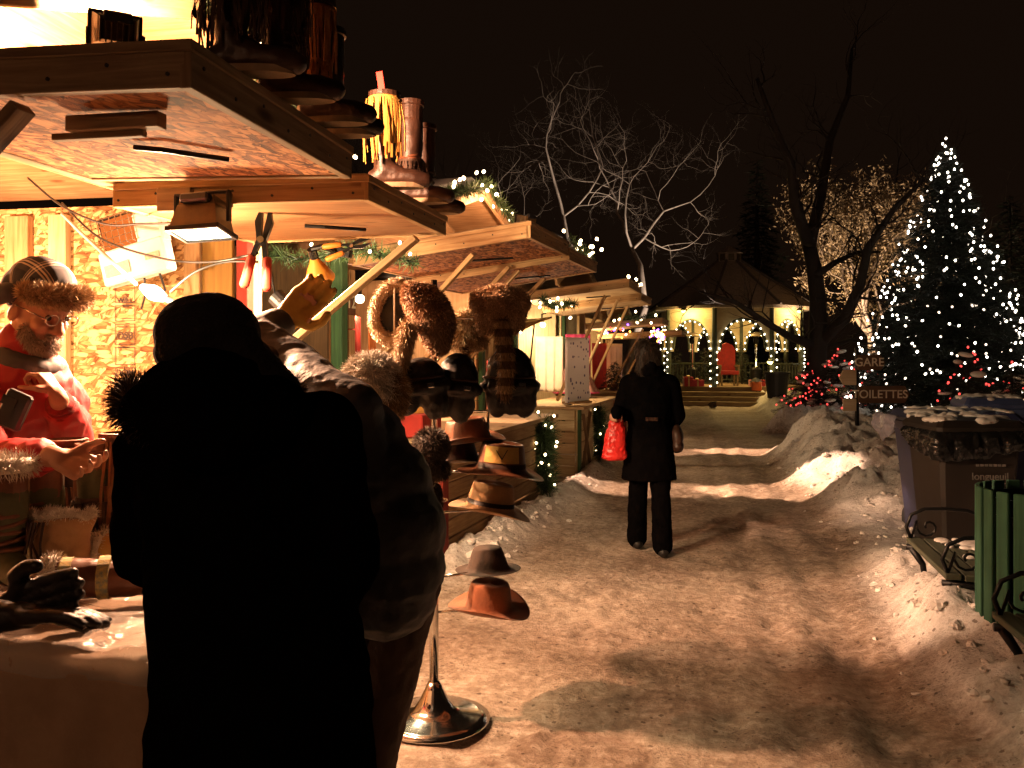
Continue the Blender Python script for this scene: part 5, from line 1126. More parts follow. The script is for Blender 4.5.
boot('dark olive boot with heavy brown thong lacing second from the left on the table', tp(44, 2.44), R(-20), .36, OLIVE, LEATHER_BR, FRINGE_DK, ((.55, .1),), laces=LEATHER_BR, r=.06, sole=LEATHER_DK, group=GT_)
boot('olive boot behind the tan suede pouch, under the open hand of the vendor', tp(94, 2.56, Tz+.04), R(10), .36, OLIVE, LEATHER_BR, FRINGE_DK, ((.5, .12),), r=.052, sole=LEATHER_DK, group=GT_)
boot('brown boot with long hanging fringe, rightmost and beside the dark parka', tp(120, 2.62, Tz+.03), R(0), .4, LEATHER_BR, None, pmat('brown_fringe', (.26, .12, .05), (.13, .055, .025), 20, .7, .2), ((.97, .3), (.6, .2)), r=.06, sole=LEATHER_DK, group=GT_)
boot('dark fringed boot between the laced olive boots and the vendor', tp(66, 2.66, Tz+.03), R(0), .37, LEATHER_DK, LEATHER_BR, pmat('chestnut_fringe', (.17, .07, .03), (.08, .035, .018), 20, .7, .2), ((.97, .26), (.6, .2)), r=.066, sole=LEATHER_DK, group=GT_)
# suede pouch with fleece lining
pp = tp(62, 2.38, Tz+.0); T = thing('suede_pouch', 'tan suede pouch with pale fleece lining and dark thongs', 'pouch', pp)
b = Blob(); b.body([(pp+Vector((0, 0, z_)), rx, ry) for z_, rx, ry in ((.0, .05, .03), (.03, .078, .042), (.1, .085, .04), (.16, .095, .036), (.2, .104, .03))], Qc2 := Matrix.Rotation(YAW, 4, 'Z')); b.finish('pouch_body', SUEDE_TAN, T, .007, 3, .016, 13)
b = Blob(); rp = [pp+RT*.1*math.cos(k*.524)+FW*.03*math.sin(k*.524)+Vector((0, 0, .205+.012*math.sin(k*2.1))) for k in range(13)]; b.chain(rp, [.012]*13); furry('fleece_rim', b, F_WHITE, T, 2200, .012, .0009, .2, (0, 0, 1), .007)
bm = BM()
for k in range(5): a = pp+RT*(-.07+.012*k)+Vector((0, -.05, .19)); tube(bm, [a, a+Vector((random.gauss(0, .01), -.02, -.06)), a+Vector((random.gauss(0, .02), -.02, -.15))], .004, 5)
obj('thong', bm, LEATHER_DK, T)
# boots lying on their side
def lying(label, p0, p1, mat, band, group):
    p0 = Vector(p0); p1 = Vector(p1); d = (p1-p0).normalized(); ln = (p1-p0).length; T = thing('boot', label, 'boot', p0, 0, group); up = Vector((0, 0, 1))
    b = Blob(); b.chain([p0+up*.062, p0.lerp(p1, .35)+up*.058, p0.lerp(p1, .7)+up*.05, p1+up*.05], [.06, .056, .048, .045]); b.chain([p1+up*.05, p1+d*.03+Vector((d.y, -d.x, 0))*.12+up*.045], [.045, .036]); b.finish('upper', mat, T, .008, 4, .005, 14)
    b = Blob(); q = frame(d); M3 = q.to_3x3()
    for k in range(10): a = .628*k; a2 = a+.628; b.cap(p0+up*.062+M3 @ Vector((.05*math.cos(a), .05*math.sin(a), 0)), .022, p0+up*.062+M3 @ Vector((.05*math.cos(a2), .05*math.sin(a2), 0)), .022)
    c = b.finish('c', None, None, .009, 2, keep=True); hm = fur_on(c, 1500, .018, .0012, .1); u_ = c.uv_layers.get('UVMap') or c.uv_layers.new(name='UVMap'); [setattr(d_, 'uv', (.3, .5)) for d_ in u_.data]; link_mesh('fur_cuff', join_meshes([c, hm], 'fur_cuff'), F_WHITE, T)
    if band:
        for t in band: bm = BM(); c0 = p0.lerp(p1, t)+up*.06; tube(bm, [c0-d*.016, c0+d*.016], .0625, 22); obj('braid_band', bm, BRAID, T)
lying('brown leather boot lying on its side with white fur cuff and two braided bands', at(52, 601, 2.16)*1+Vector((0, 0, 0)), tp(178, 2.3)+Vector((0, 0, 0)), LEATHER_BR, (.12, .42), 'boots lying on the display table')
lying('yellow suede boot lying behind the braided brown one', tp(104, 2.48, Tz+.01), tp(196, 2.5, Tz+.01), SUEDE_YEL, None, 'boots lying on the display table')
# black leather gloves lying on the film
for k, (px, Y, dpx, lb) in enumerate(((2, 1.96, (1, .3, .3), 'black leather glove with raised fingers lying on the plastic film'), (20, 1.93, (1, .15, .03), 'black leather glove lying flat on the film nearest the table edge'))):
    p = tp(px, Y, Tz+.035); T = thing('glove', lb, 'glove', p, 0, 'black gloves on the display table'); b = Blob(); d = Vector(dpx).normalized()
    hand(b, p, d, Vector((0, -.2, -1)) if k else Vector((.2, -1, 0)), .16, 1 if k else -1, 1.3, .35, .045, 1.45); b.cap(p-d*.08, .045, p, .036); b.finish('glove_body', LEATHER_BK, T, .006, 2, .003, 22)
    bm = BM(); tube(bm, [p-d*.1, p-d*.085], .044, 14); obj('cuff_edge', bm, LEATHER_DK, T)
# white shelf
T = thing('shelf_counter', 'white topped shelf counter against the strand board wall', 'counter', (-2.6, 3.9, 0))
bm = BM(); box(bm, (-2.75, 3.86, 1.06), (1.15, 1.1, .035), None, .004); obj('counter_top', bm, WHITEP, T); bm = BM(); box(bm, (-2.75, 3.9, .56), (1.05, 1.0, .96)); obj('counter_body', bm, PINE, T)
# ------------------------------------------------------------------ hat stand
hs = atd(434, 722, 3.72); hs.z = hz(hs.x, hs.y)
HT = thing('hat_stand', 'chrome hat stand with bell shaped base on the snow', 'hat stand', hs)
bm = BM(); lathe(bm, [(0, .0), (.24, .0), (.245, .012), (.2, .025), (.12, .04), (.085, .06), (.06, .1), (.04, .14), (.024, .17), (.0, .172)], hs, 32); obj('base', bm, CHROME, HT, smooth=True)
bm = BM(); tube(bm, [hs+Vector((0, 0, .16)), hs+Vector((0, 0, .9))], .02, 16); tube(bm, [hs+Vector((0, 0, .9)), hs+Vector((.0, 0, 1.92))], .014, 14); obj('pole', bm, CHROME, HT, smooth=True)
for z_ in (.72, .9, 1.2, 1.5): bm = BM(); tube(bm, [hs+Vector((0, 0, z_-.015)), hs+Vector((0, 0, z_+.015))], .026, 14); obj('ring_clamp', bm, CHROME, HT)
def arm(p, z_=None):
    z_ = p.z if z_ is None else z_; a = Vector((hs.x, hs.y, z_)); bm = BM(); e = Vector((p.x, p.y, z_)); tube(bm, [a, a.lerp(e, .8), e], .006, 8); tube(bm, [e+Vector((.05*math.cos(t), .05*math.sin(t), 0)) for t in [k*.628 for k in range(10)]], .004, 6, closed=True); obj('arm', bm, CHROME, HT, smooth=True)
FELT_T = pmat('tan_felt', (.3, .17, .07), (.22, .115, .045), 18, .85, .25, 80, sheen=.2); FELT_B = pmat('rust_felt', (.26, .09, .035), (.18, .06, .022), 18, .85, .25, 80, sheen=.2)
FELT_D = pmat('dark_felt', (.05, .03, .02), (.03, .018, .013), 18, .85, .25, 80); BAND = pmat('hat_band', (.02, .012, .01), None, 9, .5, .1); BANDG = pmat('green_band', (.03, .07, .045), None, 9, .6, .1)
def brimhat(label, p, yaw, mat, band, a=.1, b_=.083, h=.115, brim=.07, curl=.03, dip=.0, crease=.022, tilt=(0, 0), taper=.86, patch=None, flat=False, group='brimmed hats on the hat stand'):
    """p: centre of the brim"""
    T = thing('brimmed_hat', label, 'hat', p, yaw, group); n = 40; Rm = Matrix.Rotation(tilt[0], 3, 'X') @ Matrix.Rotation(tilt[1], 3, 'Y'); rings = []
    def rg(fr, zf, ext=0., cr=0., cu=0.):
        o = []
        for k in range(n):
            t = 2*math.pi*k/n; x, y = math.cos(t), math.sin(t); r1 = fr
            z_ = zf+cu*(abs(y)**2.2)-dip*(x if x > 0 else -x*.6)**2*(ext/brim if brim else 0)-cr*(abs(x)**1.5*.35+.65)*(1-abs(y)**1.5)
            o.append(Rm @ Vector(((a*r1+ext)*x, (b_*r1+ext)*y*(1-.12*cr/.03 if cr else 1), z_)))
        return o
    rings = [rg(1, 0, brim, 0, curl), rg(1, -.004, brim*.75, 0, curl*.42), rg(1, -.003, brim*.4, 0, curl*.1), rg(1.03, 0, .004), rg(1.0, .012), rg((1+taper)/2, h*.5), rg(taper, h*.86), rg(taper*.95, h*.94), rg(taper*.84, h*.985 if flat else h*.98, 0, 0 if flat else crease*.3), rg(taper*.45, h if flat else h*.97, 0, 0 if flat else crease), rg(.02, h if flat else h*.96, 0, 0 if flat else crease)]
    bm = BM(); loft(bm, rings, True, False); bm.verts.ensure_lookup_table(); bm.faces.new(bm.verts[-n:]); o = obj('hat_body', bm, mat, T, local=True, smooth=True); s = o.modifiers.new('s', 'SOLIDIFY'); s.thickness = .0035; s.offset = -1
    ss_ = o.modifiers.new('d', 'SUBSURF'); ss_.levels = 1; ss_.render_levels = 1
    bm = BM(); w1 = (taper-1)/2/(h*.5-.012); loft(bm, [rg(1.02, .004), rg(1.02+w1*.032, .036), rg(.99+w1*.032, .036)], True, False); obj('band', bm, band, T, local=True, smooth=True)
    if patch:
        bm = BM(); cs = [rg(1.03+w1*z_, z_+.012) for z_ in (.03, .055, .08, .1)]; k0 = patch[0]; rows = [[r_[(k0+i) % n] for i in range(11)] for r_ in cs]; loft(bm, rows, False, False); pt = obj('leather_patch', bm, patch[1], T, local=True, smooth=True)
        c = rows[1][5].lerp(rows[2][5], .5); nn = Vector((c.x/a**2, c.y/b_**2, 0)).normalized(); bm = BM(); lx = Vector((-nn.y, nn.x, 0)); c = c+nn*.004
        for s_ in (-1, 1): beam(bm, c+lx*.024*s_+Vector((0, 0, .02)), c+Vector((0, 0, -.02)), .003, .006, nn)
        obj('stitched_letter', bm, BAND, pt, local=True)
    arm(Vector(p)+Vector((0, 0, -.012)), p.z-.006+.0)
    return T
cy = R(10)
brimhat('rust brown felt hat with rolled brim, lowest on the hat stand', atd(489, 607, 3.78), R(-6), FELT_B, LEATHER_DK, .1, .088, .115, .085, .04, .02, .014, (R(4), R(4)))
brimhat('dark flat topped hat on the stand just above the rust brown one', atd(488, 569, 3.85), R(0), FELT_D, BAND, .09, .08, .1, .06, .0, 0, .03, (R(0), R(-2)), .72, None, True)
brimhat('tan felt hat with black band and slanting brim below the one with the patch', atd(490, 508, 3.8), cy, FELT_T, BAND, .108, .09, .12, .08, .02, .03, .03, (R(0), R(9)))
brimhat('leather hat with a stitched V patch on its crown and wide pale brim', atd(501, 470, 3.72), cy, LEATHER_BR, LEATHER_DK, .108, .09, .125, .085, .012, .03, .03, (R(2), R(4)), .88, (25, SUEDE_YEL))
brimhat('brown leather hat with green band and turned up brim above the patched hat', atd(468, 440, 3.82), cy, LEATHER_BR, BANDG, .1, .085, .1, .07, .035, .02, .03, (R(3), R(-8)))
brimhat('dark wide brimmed hat with its brim tucked behind the black fur', atd(456, 460, 3.95), cy, LEATHER_DK, BAND, .1, .085, .1, .08, .02, .02, .03, (0, R(-6)))
GF_ = 'fur hats on the hat stand'
def furhat(label, parts, mat, n, ln, at_p, extra=None, voxel=.012, lay=.5, w=.0014, flow=(0, 0, -1)):
    T = thing('fur_hat', label, 'fur hat', at_p, 0, GF_); b = Blob(); parts(b); furry('fur', b, mat, T, n, ln, w, lay, flow, voxel)
    if extra: extra(T)
    arm(at_p, at_p.z); return T
E = lambda b, px, py, d, rx, ry, rz_, rot=None: b.ell(atd(px, py, d), (rx, ry, rz_), rot)
Qc = Matrix.Rotation(YAW, 4, 'Z')
# raccoon hat with striped tail
def coon(b):
    c = atd(500, 312, 3.68); b.ell(c+Vector((0, 0, .03)), (.1, .1, .085)); b.ell(c+Vector((0, 0, -.01)), (.115, .11, .06)); b.ell(c+RT*-.055+Vector((0, -.01, -.06)), (.045, .05, .04)); b.ell(c+RT*.06+Vector((0, -.01, -.05)), (.045, .05, .045)); b.ell(c+RT*-.07+Vector((0, 0, .04)), (.06, .07, .06)); b.ell(c+RT*.07+Vector((0, 0, .04)), (.06, .07, .06))
def tailx(pix, r0, mat, name='tail', stripes=True):
    def f(T):
        b = Blob(); pts = [atd(*q) for q in pix]; n = len(pts); b.chain(pts, [r0*(1-.05*i) for i in range(n)]); furry(name, b, mat, T, 2600, .028, .0013, .75)
    return f
furhat('round raccoon fur hat with a long ringed tail hanging down', coon, F_COON, 8000, .015, atd(500, 318, 3.7), tailx([(503, 326, 3.58), (505, 345, 3.57), (506, 370, 3.57), (505, 392, 3.58)], .034, F_TAIL))
def pale(b): E(b, 468, 330, 3.9, .085, .085, .085); E(b, 466, 341, 3.9, .1, .09, .04)
furhat('pale gold fur hat tucked behind the raccoon one with a short dark tail', pale, F_FOX, 5000, .025, atd(468, 346, 3.9), tailx([(464, 352, 3.82), (465, 372, 3.8), (465, 390, 3.8)], .022, F_TAIL))
def brown(b): 
    Q = Qc @ Matrix.Rotation(R(-26), 4, 'Y'); b.ell(atd(431, 315, 3.55), (.088, .12, .135), Q); b.ell(atd(436, 338, 3.55), (.055, .09, .075), Q); b.ell(atd(418, 305, 3.55), (.055, .11, .1), Q)
furhat('striped brown fur hat tilted beside the white rimmed one with a fluffy fox tail', brown, F_BROWN, 10000, .016, atd(432, 330, 3.6), tailx([(408, 330, 3.45), (404, 348, 3.42), (399, 368, 3.42), (394, 384, 3.42)], .036, F_FOX))
def ringhat(b):
    M = Qc @ Matrix.Rotation(R(14), 4, 'Y'); c = atd(393, 312, 3.62)
    for k in range(18):
        a = k*.349; a2 = a+.349; b.cap(c+M.to_3x3() @ Vector((.082*math.cos(a), 0, .125*math.sin(a))), .022, c+M.to_3x3() @ Vector((.082*math.cos(a2), 0, .125*math.sin(a2))), .022)
    for k in range(12): a = k*.5236; b.ell(c+M.to_3x3() @ Vector((.076*math.cos(a), .06, .115*math.sin(a))), (.03, .05, .035))
    b.ell(c+Vector((0, .13, 0)), (.08, .04, .11), M)
def lining(T):
    c = atd(393, 312, 3.62); bm = BM(); ball(bm, c+Vector((0, .04, 0)), (.075, .012, .115), Qc @ Matrix.Rotation(R(14), 4, 'Y')); obj('dark_lining', bm, LEATHER_BK, T, smooth=True); bm = BM(); tube(bm, [c+RT*.012+Vector((0, -.02, .1)), c+RT*.008+Vector((0, -.01, -.12))], .004, 6); obj('cord', bm, WHTAG, T)
furhat('fur hat turned on its side showing a dark lining inside a white gold rim', ringhat, F_GOLD, 9000, .013, atd(400, 335, 3.65), lining)
def white(b): E(b, 372, 378, 3.3, .105, .1, .085); E(b, 380, 392, 3.3, .1, .1, .06); E(b, 360, 388, 3.3, .07, .08, .06)
furhat('thick white fur hat at the back of the bending customer', white, F_WHITE, 8000, .03, atd(385, 398, 3.4))
def shag(b): E(b, 396, 392, 3.28, .04, .06, .07); E(b, 392, 404, 3.28, .045, .06, .06)
furhat('shaggy tan fur hat squeezed beneath the thick white one', shag, F_TAN, 3000, .03, atd(400, 404, 3.4))
def darkfur(b): E(b, 431, 446, 3.6, .075, .08, .07); E(b, 425, 462, 3.6, .07, .08, .06); E(b, 440, 470, 3.62, .04, .05, .04)
furhat('dark grey fur hat hanging low against the pole', darkfur, F_DARK, 6000, .02, atd(432, 455, 3.68))
def darkfur2(b): E(b, 433, 500, 3.66, .035, .05, .09)
furhat('small dark fur hat pressed to the pole above the snow shovelled base', darkfur2, F_DARK, 3000, .018, atd(436, 500, 3.7))
def cap(label, p, s, flaps, tilt=0., q=(1, 1)):
    T = thing('leather_cap', label, 'leather cap', p, 0, 'black leather caps on the hat stand'); b = Blob(); Q = Qc @ Matrix.Rotation(tilt, 4, 'Y'); M = Q.to_3x3()
    b.ell(p+M @ Vector((0, 0, .03)), (.1*s*q[0], .1*s, .085*s*q[1]), Q)
    for k in range(14): a = k*.449; a2 = a+.449; b.cap(p+M @ Vector((.1*s*q[0]*math.cos(a), .1*s*math.sin(a), -.01)), .024*s, p+M @ Vector((.1*s*q[0]*math.cos(a2), .1*s*math.sin(a2), -.01)), .024*s)
    for fx, ln in flaps: b.ell(p+M @ Vector((fx*s, -.05*s, -.01-ln*.4)), (.055*s, .035*s, ln*.62), Q)
    b.finish('cap_body', LEATHER_BK, T, .008, 3, .01, 15)
    bm = BM(); tube(bm, [p+M @ Vector((.108*s*q[0]*math.cos(a), .11*s*math.sin(a), .03)) for a in [3.3+.2*k for k in range(14)]], .006, 6); obj('strap', bm, LEATHER_DK, T, smooth=True)
    bm = BM(); box(bm, p+M @ Vector((.05*s, -.115*s, .0)), (.03, .012, .02), Q, .003); obj('buckle', bm, CHROME, T); arm(p+Vector((0, 0, -.02)), p.z-.02); return T
cap('glossy black leather trapper cap with hanging flaps below the white gold fur', atd(421, 386, 3.5), 1.02, ((-.06, .1), (.05, .13)), R(-8))
cap('black leather cap with long drooping flap left of the tall black one', atd(457, 386, 3.62), 1.0, ((.03, .14), (-.04, .12)), R(6), (.85, 1.25))
cap('tallest black leather cap with straps sticking out, under the ringed tail', atd(510, 384, 3.72), 1.02, ((-.05, .13), (.06, .13), (.0, .12)), 0, (1.05, 1.5))
for px, py, d, lb in ((503, 417, 3.7, 'a'),): bm = BM(); tube(bm, [atd(456, 411, 3.68), atd(500, 411, 3.68)], .005, 6); obj('arm', bm, CHROME, HT); 
bm = BM(); tube(bm, [atd(488, 430, 3.8), atd(488, 360, 3.8)], .007, 8); obj('upright', bm, CHROME, HT)
# ------------------------------------------------------------------ goods in the farther stalls
CL_R = pmat('red_cloth', (.42, .03, .02), (.25, .015, .012), 4, .8, .4, 9); CL_P = pmat('magenta_cloth', (.5, .05, .14), (.3, .03, .1), 4, .8, .3, 9); CL_I = pmat('ivory_cloth', (.7, .62, .5), (.55, .45, .33), 4, .8, .3, 9)
def hanging(label, a, c, z0, z1, mat, n=22, amp=.02, cat='cloth', taper=0.):
    a = Vector(a); c = Vector(c); rows = []
    for i in range(14):
        t = i/13; z_ = z1+(z0-z1)*t; r_ = []
        for k in range(n): u = k/(n-1); u = .5+(u-.5)*(1-taper*(1-t)); p = a.lerp(c, u); nn = (c-a).cross(Vector((0, 0, 1))).normalized(); p = p+nn*amp*(.3+t)*(math.sin(u*22+t)+.5*math.sin(u*41)); p.z = z_+.01*math.sin(u*9)*t; r_.append(p)
        rows.append(r_)
    bm = BM(); loft(bm, rows, False, False); o = obj('hanging_cloth', bm, mat, loc=a.lerp(c, .5), smooth=True); s = o.modifiers.new('s', 'SOLIDIFY'); s.thickness = .004; tag(o, label, cat); return o
hanging('red cloth hanging behind the white gold fur hat in the second stall', loc2w(S2, -.1, .32, 0), loc2w(S2, -.3, .95, 0), 1.15, 1.95, CL_R)
hanging('orange cloth strip hanging inside the second stall', loc2w(S2, -.5, 1.5, 0), loc2w(S2, -.55, 1.75, 0), 1.0, 2.0, pmat('orange_cloth', (.6, .22, .05), (.4, .12, .03), 4, .8, .3, 9))
hanging('ivory cloth hanging at the back of the second stall', loc2w(S2, -1.5, .5, 0), loc2w(S2, -1.5, 2.1, 0), 1.0, 2.1, CL_I)
hanging('green cloth strip hanging behind the pale gold fur hat', loc2w(S2, -.4, 1.9, 0), loc2w(S2, -.42, 2.02, 0), .95, 1.9, pmat('green_cloth', (.05, .2, .1), (.03, .12, .06), 4, .8, .3, 9))
p = loc2w(S2, .35, 1.9, 1.55); T = thing('horn', 'small brass horn mounted beside the ringed raccoon tail', 'horn', p); q = atd(520, 325, 9.3); q2 = atd(549, 318, 9.3); bm = BM(); d = (q2-q); lathe(bm, [(.085, 0), (.06, .04), (.04, .12), (.022, .22), (.012, .34), (.0, .34)], q, 18, frame(d)); obj('bell', bm, pmat('brass', (.5, .3, .12), None, 9, .3, .05, metal=1), T, smooth=True); bm = BM(); tube(bm, [q+d*.6, q+d*1.1], .012, 8); tube(bm, [q+d*.75, q+d*.75+Vector((0, 0, .06)), q+d*.9+Vector((0, 0, .06))], .008, 6); obj('mouthpipe', bm, BLACKM, T); bm = BM(); tube(bm, [q+d*.5, q+d*.3+Vector((0, 0, -.6))], .01, 6); obj('mount_rod', bm, BLACKM, T)
# board with dotted paper
def dots():
    m, nt, b = nm('dotted_paper'); co = coords(nt); v = N(nt, 'ShaderNodeTexVoronoi', i_Scale=13.); L(nt, co, v.inputs['Vector']); r = ramp(nt, v.outputs['Distance'], [(.2, (.1, .08, .16)), (.27, (.75, .7, .66))]); L(nt, r.outputs[0], b.inputs['Base Color']); b.inputs['Roughness'].default_value = .6; return m
q0, q1 = atd(566, 404, 10.9), atd(588, 404, 11.3); T = thing('display_board', 'upright white display board with dark dots on the counter beyond the hats', 'display board', (q0+q1)/2)
bm = BM(); c = (q0+q1)/2; d = q1-q0; box(bm, Vector((c.x, c.y, 1.0+.42)), (d.length, .04, .84), Matrix.Rotation(math.atan2(d.y, d.x), 4, 'Z'), .004); obj('board', bm, dots(), T); bm = BM(); box(bm, Vector((c.x, c.y, 1.0)), (d.length*.8, .2, .03), Matrix.Rotation(math.atan2(d.y, d.x), 4, 'Z'), .004); obj('foot', bm, PINE, T)
# white glass ornaments on the third counter
GLS = pmat('white_glass', (.85, .82, .78), (.7, .66, .6), 6, .15, .05, spec=.7)
for k in range(9):
    p = loc2w(S3, random.uniform(.55, .85), .15+.13*k, .952); T = thing('glass_ornament', ['white glass swan ornament with looping neck on the third stall counter', 'small white glass bauble on the third stall counter', 'white glass dish on the third stall counter'][k % 3], 'ornament', p, random.random(), 'white glass ornaments on the third counter')
    bm = BM()
    if k % 3 == 0: ball(bm, (0, 0, .05), (.08, .05, .045)); tube(bm, [Vector((.06, 0, .06)), Vector((.1, 0, .14)), Vector((.07, 0, .22)), Vector((.02, 0, .21)), Vector((.03, 0, .16))], [.02, .014, .012, .014, .006], 8)
    elif k % 3 == 1: ball(bm, (0, 0, .05), .05); tube(bm, [Vector((0, 0, .09)), Vector((0, 0, .12))], .012, 8)
    else: lathe(bm, [(0, 0), (.04, 0), (.02, .03), (.07, .08), (.09, .1), (.08, .1), (.03, .05), (0, .04)], (0, 0, 0), 16)
    obj('ornament_body', bm, GLS, T, local=True, smooth=True)
p = loc2w(S3, .7, .9, .95); T = thing('glass_tree', 'sparkling white glass tree ornament beside the pale brace on the third counter', 'ornament', p); bm = BM(); random.seed(3)
tube(bm, [p, p+Vector((0, 0, .3))], .012, 6)
for k in range(26): a = Vector((random.gauss(0, 1), random.gauss(0, 1), random.gauss(.2, .7))).normalized(); tube(bm, [p+Vector((0, 0, .3)), p+Vector((0, 0, .3))+a*.14], [.008, .012], 6)
obj('branches', bm, GLS, T)
# draped shawls, tent-like, in the third stall
def shawl(label, apex, w, h, mat, edge):
    T = thing('draped_shawl', label, 'shawl', apex); bm = BM(); n = 24; rows = []
    for i in range(8):
        t = i/7; rows.append([Vector(apex)+Vector((math.cos(a)*w*t*(1+.12*math.sin(a*7)), math.sin(a)*w*.7*t*(1+.12*math.sin(a*7)), -h*t)) for a in [2*math.pi*k/n for k in range(n)]])
    loft(bm, rows, True, False); obj('shawl_cloth', bm, mat, T, smooth=True); bm = BM(); tube(bm, rows[-1], .014, 5, closed=True); obj('fringe_edge', bm, edge, T)
shawl('pink edged patterned shawl draped to a point over the farther counter', loc2w(S3, .35, 2.3, 1.75), .34, .72, pmat('patterned_cloth', (.5, .3, .24), (.2, .05, .06), 30, .8, .1), CL_P)
hanging('magenta scarf hanging at the far end of the third stall', loc2w(S3, .1, 2.72, 0), loc2w(S3, .5, 2.75, 0), 1.0, 1.95, CL_P)
hanging('ivory scarf hanging in the third stall before the green post', loc2w(S3, -.2, 1.9, 0), loc2w(S3, .2, 2.1, 0), 1.05, 1.9, CL_I)
hanging('pale curtain at the back of the third stall', loc2w(S3, -1.2, .3, 0), loc2w(S3, -1.2, 2.4, 0), 1.0, 2.1, CL_I)
hanging('dark red coat-like cloth hanging in the farthest stall', loc2w(S4, .1, .5, 0), loc2w(S4, .3, 1.0, 0), .95, 1.85, CL_R)
hanging('pale gold cloth hanging in the farthest stall', loc2w(S4, .2, 1.2, 0), loc2w(S4, .5, 1.8, 0), .95, 1.85, CL_I)
q = loc2w(S4, .55, .35, .95); T, _ = fir('young_fir', 'small potted fir on the counter of the farthest stall', q, .55, .24, 30, NEEDLE, 77, None, 0, .06, .004, 160)
bm = BM(); lathe(bm, [(0, 0), (.07, 0), (.09, .12), (.0, .12)], q, 14); obj('pot', bm, LEATHER_BR, T)
q = loc2w(S2, .4, .35, .95); T = thing('goods_box', 'open box lined with red cloth and gold trinkets beneath the leather cap', 'box', q); bm = BM(); box(bm, q+Vector((0, 0, .1)), (.5, .4, .18), Matrix.Rotation(R(-7), 4, 'Z'), .01); obj('box_body', bm, CL_R, T); b = Blob()
for k in range(8): b.ell(q+Vector((random.uniform(-.18, .18), random.uniform(-.14, .14), .21)), (.07, .06, .05))
b.finish('trinkets', pmat('gold_trinkets', (.6, .3, .08), (.5, .2, .04), 12, .4, .2), T, .012, 1)
# ------------------------------------------------------------------ people
SKIN = pmat('skin', (.5, .25, .16), (.42, .19, .115), 14, .5, .12, 90, bd=.002)
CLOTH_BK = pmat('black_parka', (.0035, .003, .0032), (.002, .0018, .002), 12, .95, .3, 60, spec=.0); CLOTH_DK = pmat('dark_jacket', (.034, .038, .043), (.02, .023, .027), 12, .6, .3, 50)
TROUS = pmat('brown_trousers', (.05, .028, .02), (.03, .017, .012), 12, .85, .3, 60); SHOE = LEATHER_BK
REDJ = pmat('red_jacket', (.42, .02, .022), (.26, .01, .013), 6, .6, .25, 30); GREYJ = pmat('charcoal_panel', (.05, .05, .055), (.03, .03, .033), 8, .7, .25, 40)
HAIRM = furmat('brown_hair', (.018, .011, .007), (.05, .03, .018), (.5, .45, .4)); BEARD = furmat('grey_beard', (.28, .2, .14), (.62, .53, .44), (.55, .5, .45))
def head(b, c, f, up, s=1., nose=True):
    """skull, jaw, face relief; c centre of the head, f facing direction"""
    f = Vector(f).normalized(); up = Vector(up); up = (up-f*up.dot(f)).normalized(); r = f.cross(up); Q = Matrix((f, -r, up)).transposed().to_4x4(); P = lambda x, y, z: c+(f*x-r*y+up*z)*s
    b.ell(P(-.012, 0, .03), (.098*s, .077*s, .092*s), Q); b.ell(P(.018, 0, -.035), (.07*s, .06*s, .085*s), Q); b.ell(P(.06, 0, -.088), (.028*s, .032*s, .024*s), Q)
    b.ell(P(.068, 0, .035), (.028*s, .058*s, .016*s), Q)
    for y in (-1, 1): b.ell(P(.062, .036*y, -.02), (.028*s, .026*s, .026*s), Q); b.ell(P(-.008, .079*y, -.008), (.022*s, .01*s, .033*s), Q @ Matrix.Rotation(.3, 4, 'Y')); b.ell(P(.078, .03*y, .012), (.013*s, .016*s, .011*s), Q)
    b.chain([P(.085, 0, .022), P(.1, 0, -.005), P(.108, 0, -.026)], [.011*s, .013*s, .0165*s]); 
    for y in (-1, 1): b.ell(P(.094, .013*y, -.03), (.012*s, .01*s, .01*s), Q)
    b.ell(P(.083, 0, -.058), (.012*s, .026*s, .0075*s), Q); b.ell(P(.081, 0, -.069), (.012*s, .022*s, .008*s), Q)
    return P, Q
def foot(b, p, d, s=1.):
    d = Vector((d[0], d[1], 0)).normalized(); p = Vector(p); b.chain([p-d*.05+Vector((0, 0, .045)), p+d*.07+Vector((0, 0, .045)), p+d*.17+Vector((0, 0, .035))], [.042*s, .046*s, .036*s]); b.cap(p+Vector((0, 0, .05)), .046*s, p+Vector((0, 0, .16)), .05*s)
# ---- vendor
hc_ = at(38, 312, 2.72); hc_.z += .0; f = (RT*.9-FW*.34+Vector((0, 0, -.4))).normalized(); up_ = (Vector((0, 0, 1))+f*.45)
V = thing('person', 'vendor in red jacket and plaid fur trimmed cap, leaning forward with an open hand', 'person', (-2.5, 2.85, 0))
b = Blob(); P, Q = head(b, hc_, f, up_, 1.12)
nk = P(-.03, 0, -.1); sh = nk+Vector((-.02, .02, -.13)); b.cap(P(-.02, 0, -.06), .06, sh, .065)
sR = at(-6, 404, 2.62); sL = at(62, 405, 3.0); hip = Vector((-2.62, 3.0, .98))
b.chain([sR, sh, sL], [.075, .09, .07]); b.chain([sh+Vector((0, 0, -.05)), sh.lerp(hip, .5), hip], [.14, .15, .14])
eR = at(-22, 462, 2.5); wR = at(57, 457, 2.36); eL = at(74, 446, 2.92); wL = at(58, 398, 2.66)
b.chain([sR, eR, wR], [.055, .042, .03]); b.chain([sL, eL, wL], [.055, .042, .03])
hand(b, wR, (RT*.9-FW*.25+Vector((0, 0, -.28))), (Vector((0, 0, 1))*.8-FW*.55), .5, -1, 1.2, .5); hand(b, wL+Vector((0, 0, .01)), (Vector((0, 0, .75))-RT*.55), (-RT-Vector((0, 0, .2))), 1.05, 1, .98, .9)
